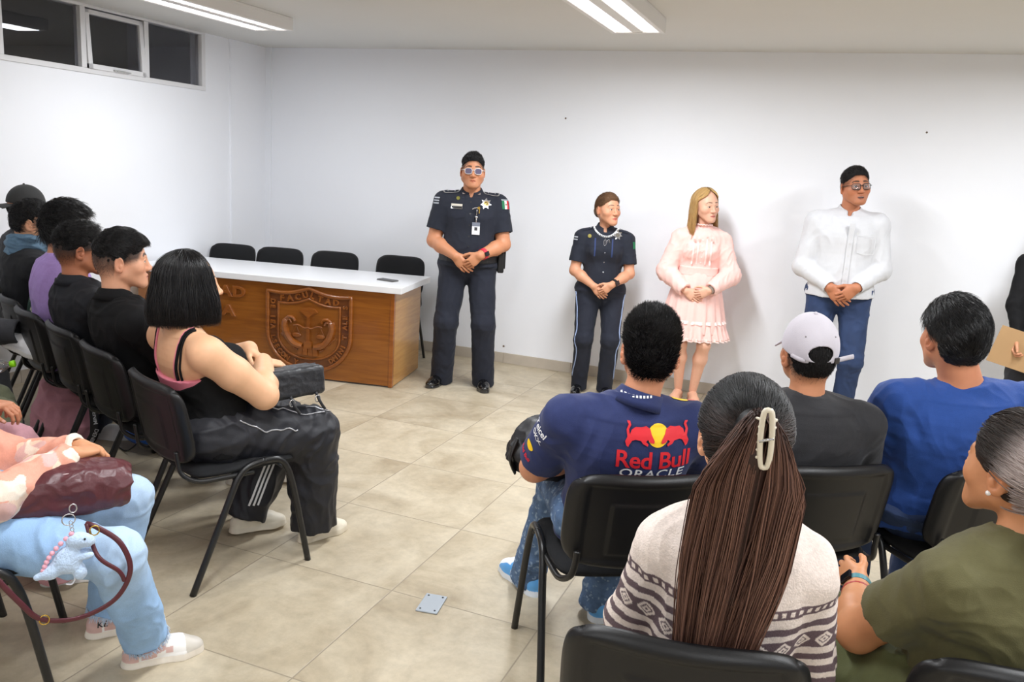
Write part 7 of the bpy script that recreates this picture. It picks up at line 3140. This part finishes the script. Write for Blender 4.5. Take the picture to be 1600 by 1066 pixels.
# strap hanging in a loop beside the thigh
strap_pts = [loc2w(bx, by, bh, p) for p in ((.20, .10, .60), (.268, .14, .52), (.285, .20, .42), (.285, .25, .355), (.288, .34, .335), (.295, .43, .37), (.300, .47, .45), (.285, .45, .53), (.255, .40, .575), (.235, .375, .585))]
mb = MB()
mb.tube([w2l(p) for p in bez(strap_pts, 8)], .0075, 8, flat=(w2l(loc2w(bx, by, bh, (1, 0, 0))) - w2l(loc2w(bx, by, bh, (0, 0, 0))), .45))
st_ = mb.build('strap', MARS, r, True)
strap2 = [loc2w(bx, by, bh, p) for p in ((.235, .375, .585), (.292, .39, .51), (.298, .44, .455), (.296, .455, .42))]
mb = MB()
mb.tube([w2l(p) for p in bez(strap2, 8)], .0062, 8)
mb.build('strap', MARS, r, True)
mb = MB()
for p in ((.287, .255, .353), (.255, .385, .578)):
    c = w2l(loc2w(bx, by, bh, p))
    mb.rbox((-.004, -.009, -.012), (.004, .009, .012), .002, 0, None, None)
    mb.v[-24:] = mb.v[-24:]
bk = MB()
for p in ((.287, .255, .353), (.262, .39, .572)):
    c = w2l(loc2w(bx, by, bh, p))
    bk.tube([c + V(0, .012 * math.cos(a), .014 * math.sin(a)) for a in np.linspace(0, 2 * PI, 13)[:-1]], .002, 6, closed=True)
bk.build('buckle', GOLD, st_, True)
# keyring charm
pc_ = loc2w(bx, by, bh, (.285, .325, .515))
k = empty('plush_keyring', tuple(pc_), math.radians(-bh))
tag(k, 'pale blue plush dinosaur keyring hanging from the maroon bag', 'keyring')
F = SDF()
Y_ = lambda a, b, c=0: V(c, a, b)
F.ell(Y_(-.005, .0), (.022, .034, .036), rotx(-25), .012)
F.ell(Y_(.022, .048), (.021, .032, .022), rotx(-8), .012)
F.ell(Y_(.045, .040), (.016, .018, .014), None, .012)
F.chain([Y_(-.018, -.012), Y_(-.05, -.030), Y_(-.082, -.036)], [.024, .016, .008], .014)
for c_ in (-.012, .012):
    F.ell(Y_(.020, -.042, c_), (.013, .017, .020), None, .010)
    F.ell(Y_(.036, .004, c_), (.010, .020, .010), None, .008)
F.ell(Y_(.0, -.02), (.020, .026, .022), None, .01)
PLU = mat('plush_blue', srgb(190, 212, 240), rough=1, noise=.05, nscale=200, bump=.8, bscale=300, sheen=.4)
sdf_obj(F, 'plush_body', PLU, k, 2.4, .002, 90, 3)
mb = MB()
for i in range(9):
    t = i / 8
    p = lerp(Y_(.005, .070), Y_(-.066, -.020), t) + V(0, -.012 * math.sin(t * PI), -.0 * t)
    mb.ball(p, (.006, .007, .007), 8, 6)
mb.build('plush_spines', mat('plush_pink', srgb(240, 178, 196), rough=1), k, True)
mb = MB()
for c_ in (-.0185, .0185):
    mb.ball(Y_(.034, .056, c_), .003, 8, 6)
mb.build('plush_eye', BLK, k, True)
mb = MB()
mb.tube([V(0, .0 + .016 * math.cos(a), .112 + .016 * math.sin(a)) for a in np.linspace(0, 2 * PI, 25)[:-1]], .0016, 6, closed=True)
mb.tube([V(0, .012 + .009 * math.cos(a), .142 + .012 * math.sin(a)) for a in np.linspace(0, 2 * PI, 21)[:-1]], .0018, 6, closed=True)
for i in range(4):
    mb.tube([V(.003 * math.cos(a) * (i % 2), .008 + .004 * math.cos(a) - .001 * i, .072 + .010 * i + .006 * math.sin(a)) for a in np.linspace(0, 2 * PI, 11)[:-1]], .0011, 5, closed=True)
mb.build('key_ring', SILV, k, True)
mb = MB()
mb.tube(bez([(0, .005, -.045), (.0, .008, -.062), (0, .0, -.076), (0, -.014, -.072)], 5), .0022, 6)
mb.build('ribbon_loop', mat('ribbon_white', srgb(228, 230, 240), rough=.6), k, True)

# papers on the lap of the person in pink trousers
r = empty('paper_sheets', tuple(loc2w(-2.86, 1.72, 32, (.03, .16, .645))), math.radians(-32))
tag(r, 'white paper sheets held on the pink trousers at the left edge', 'papers')
for i in range(2):
    mb = MB()
    R = rotz(8 - 14 * i) @ rotx(24)
    mb.box((-.08, -.10, .0 + .004 * i), (.08, .10, .0015 + .004 * i), 0, R)
    mb.build('sheet', mat('paper_white', srgb(232, 236, 242), rough=.8), r)

# bottle on the lap of the person in olive trousers
b_ = bottle(tuple(loc2w(-3.40, 2.02, 32, (-.13, .25, .625))), rotz(0) @ rotx(-78), 'crumpled clear water bottle with lime green cap on the olive lap', srgb(150, 226, 30))
b_.rotation_euler = (0, 0, math.radians(-32 - 20))

# pink sports bag on the floor behind the front left chairs
r = empty('duffel_bag', (-3.83, 3.17, 0), math.radians(18))
tag(r, 'dusty pink backpack with black webbing strap on the floor behind the front left chairs', 'bag')
F = SDF()
F.loft([(V(0, 0, .0), .15, .10), (V(0, 0, .10), .17, .125), (V(0, .01, .22), .16, .11), (V(0, .02, .33), .12, .08), (V(0, .03, .375), .07, .045)], (1, 0, 0), .03, n=2.6, cut=(V(0, 0, .002), V(0, 0, -1)))
sdf_obj(F, 'bag_body', cloth('bag_pink', (206, 146, 160)), r, 4.5, .022, 7, 6)
mb = MB()
mb.tube(bez([(.05, .03, .37), (.13, -.02, .34), (.185, -.05, .22), (.20, -.07, .08), (.17, -.09, .012)], 8), .024, 8, flat=((.5, -.85, 0), .22))
st_ = mb.build('shoulder_strap', BLK, r, True)
mb = MB()
sp = bez([(.05, .03, .37), (.13, -.02, .34), (.185, -.05, .22), (.20, -.07, .08), (.17, -.09, .012)], 8)
for s_, i in (('DENIM', 10), ('DENIM', 19), ('DENIM', 26)):
    tv, tf = text_mesh(s_, .03, bold=.02)
    d = unit(sp[i + 1] - sp[i - 1])
    nn = unit(V(.75, -.66, .1))
    nn = unit(nn - d * (nn @ d))
    uu = np.cross(nn, d)
    mb.add([sp[i] + d * p[0] + uu * p[1] + nn * .0075 for p in tv], tf)
mb.build('strap_lettering', mat('strap_white', srgb(215, 215, 218), rough=.6), st_)
mb = MB()
for i in range(5):
    a = i * 1.1
    mb.tube([V(.02 + .05 * math.cos(a) + .022 * math.cos(w), -.02 + .03 * math.sin(a), .375 + .02 * math.sin(w) + .006 * i) for w in np.linspace(0, 2 * PI, 13)[:-1]], .006, 6, closed=True)
mb.build('strap_tangle', mat('strap_patterned', srgb(60, 48, 50), rough=.7, noise=.5, nscale=120), r, True)

# blue bag under the front left chairs
r = empty('drawstring_bag', (-3.42, 3.38, 0), math.radians(-20))
tag(r, 'bright blue bag lying under the front left chairs', 'bag')
F = SDF()
F.ell((0, 0, .07), (.20, .15, .075), None, .03, cut=(V(0, 0, .002), V(0, 0, -1)))
F.ell((.06, .03, .10), (.11, .09, .06), None, .04)
sdf_obj(F, 'bag_body', cloth('bag_blue', (32, 98, 196), rough=.6), r, 5, .02, 8, 3)
mb = MB()
mb.tube(bez([(.10, -.10, .09), (.16, -.17, .06), (.08, -.19, .008), (-.08, -.18, .006)], 8), .004, 6)
mb.build('drawstring', BLK, r, True)

# black rucksack on the lap of the man in the team shirt
r = empty('rucksack', tuple(loc2w(-.555, 2.475, -31, (-.16, .27, .60))), math.radians(31))
tag(r, 'black rucksack held on the lap of the man in the navy team shirt', 'bag')
F = SDF()
F.ell((0, 0, .085), (.145, .13, .10), rotz(10), .03)
F.ell((-.05, .02, .06), (.11, .12, .085), None, .04)
F.box((.03, 0, .07), (.11, .10, .07), rotz(8), .04, .04)
sdf_obj(F, 'bag_body', mat('nylon_black', srgb(32, 32, 36), rough=.5, bump=.25, bscale=300), r, 4, .028, 8, 4)
mb = MB()
mb.tube(bez([(-.14, -.04, .12), (-.165, -.06, .06), (-.14, -.03, .0)], 8), .016, 8, flat=((1, 0, 0), .3))
mb.build('strap', BLK, r, True)
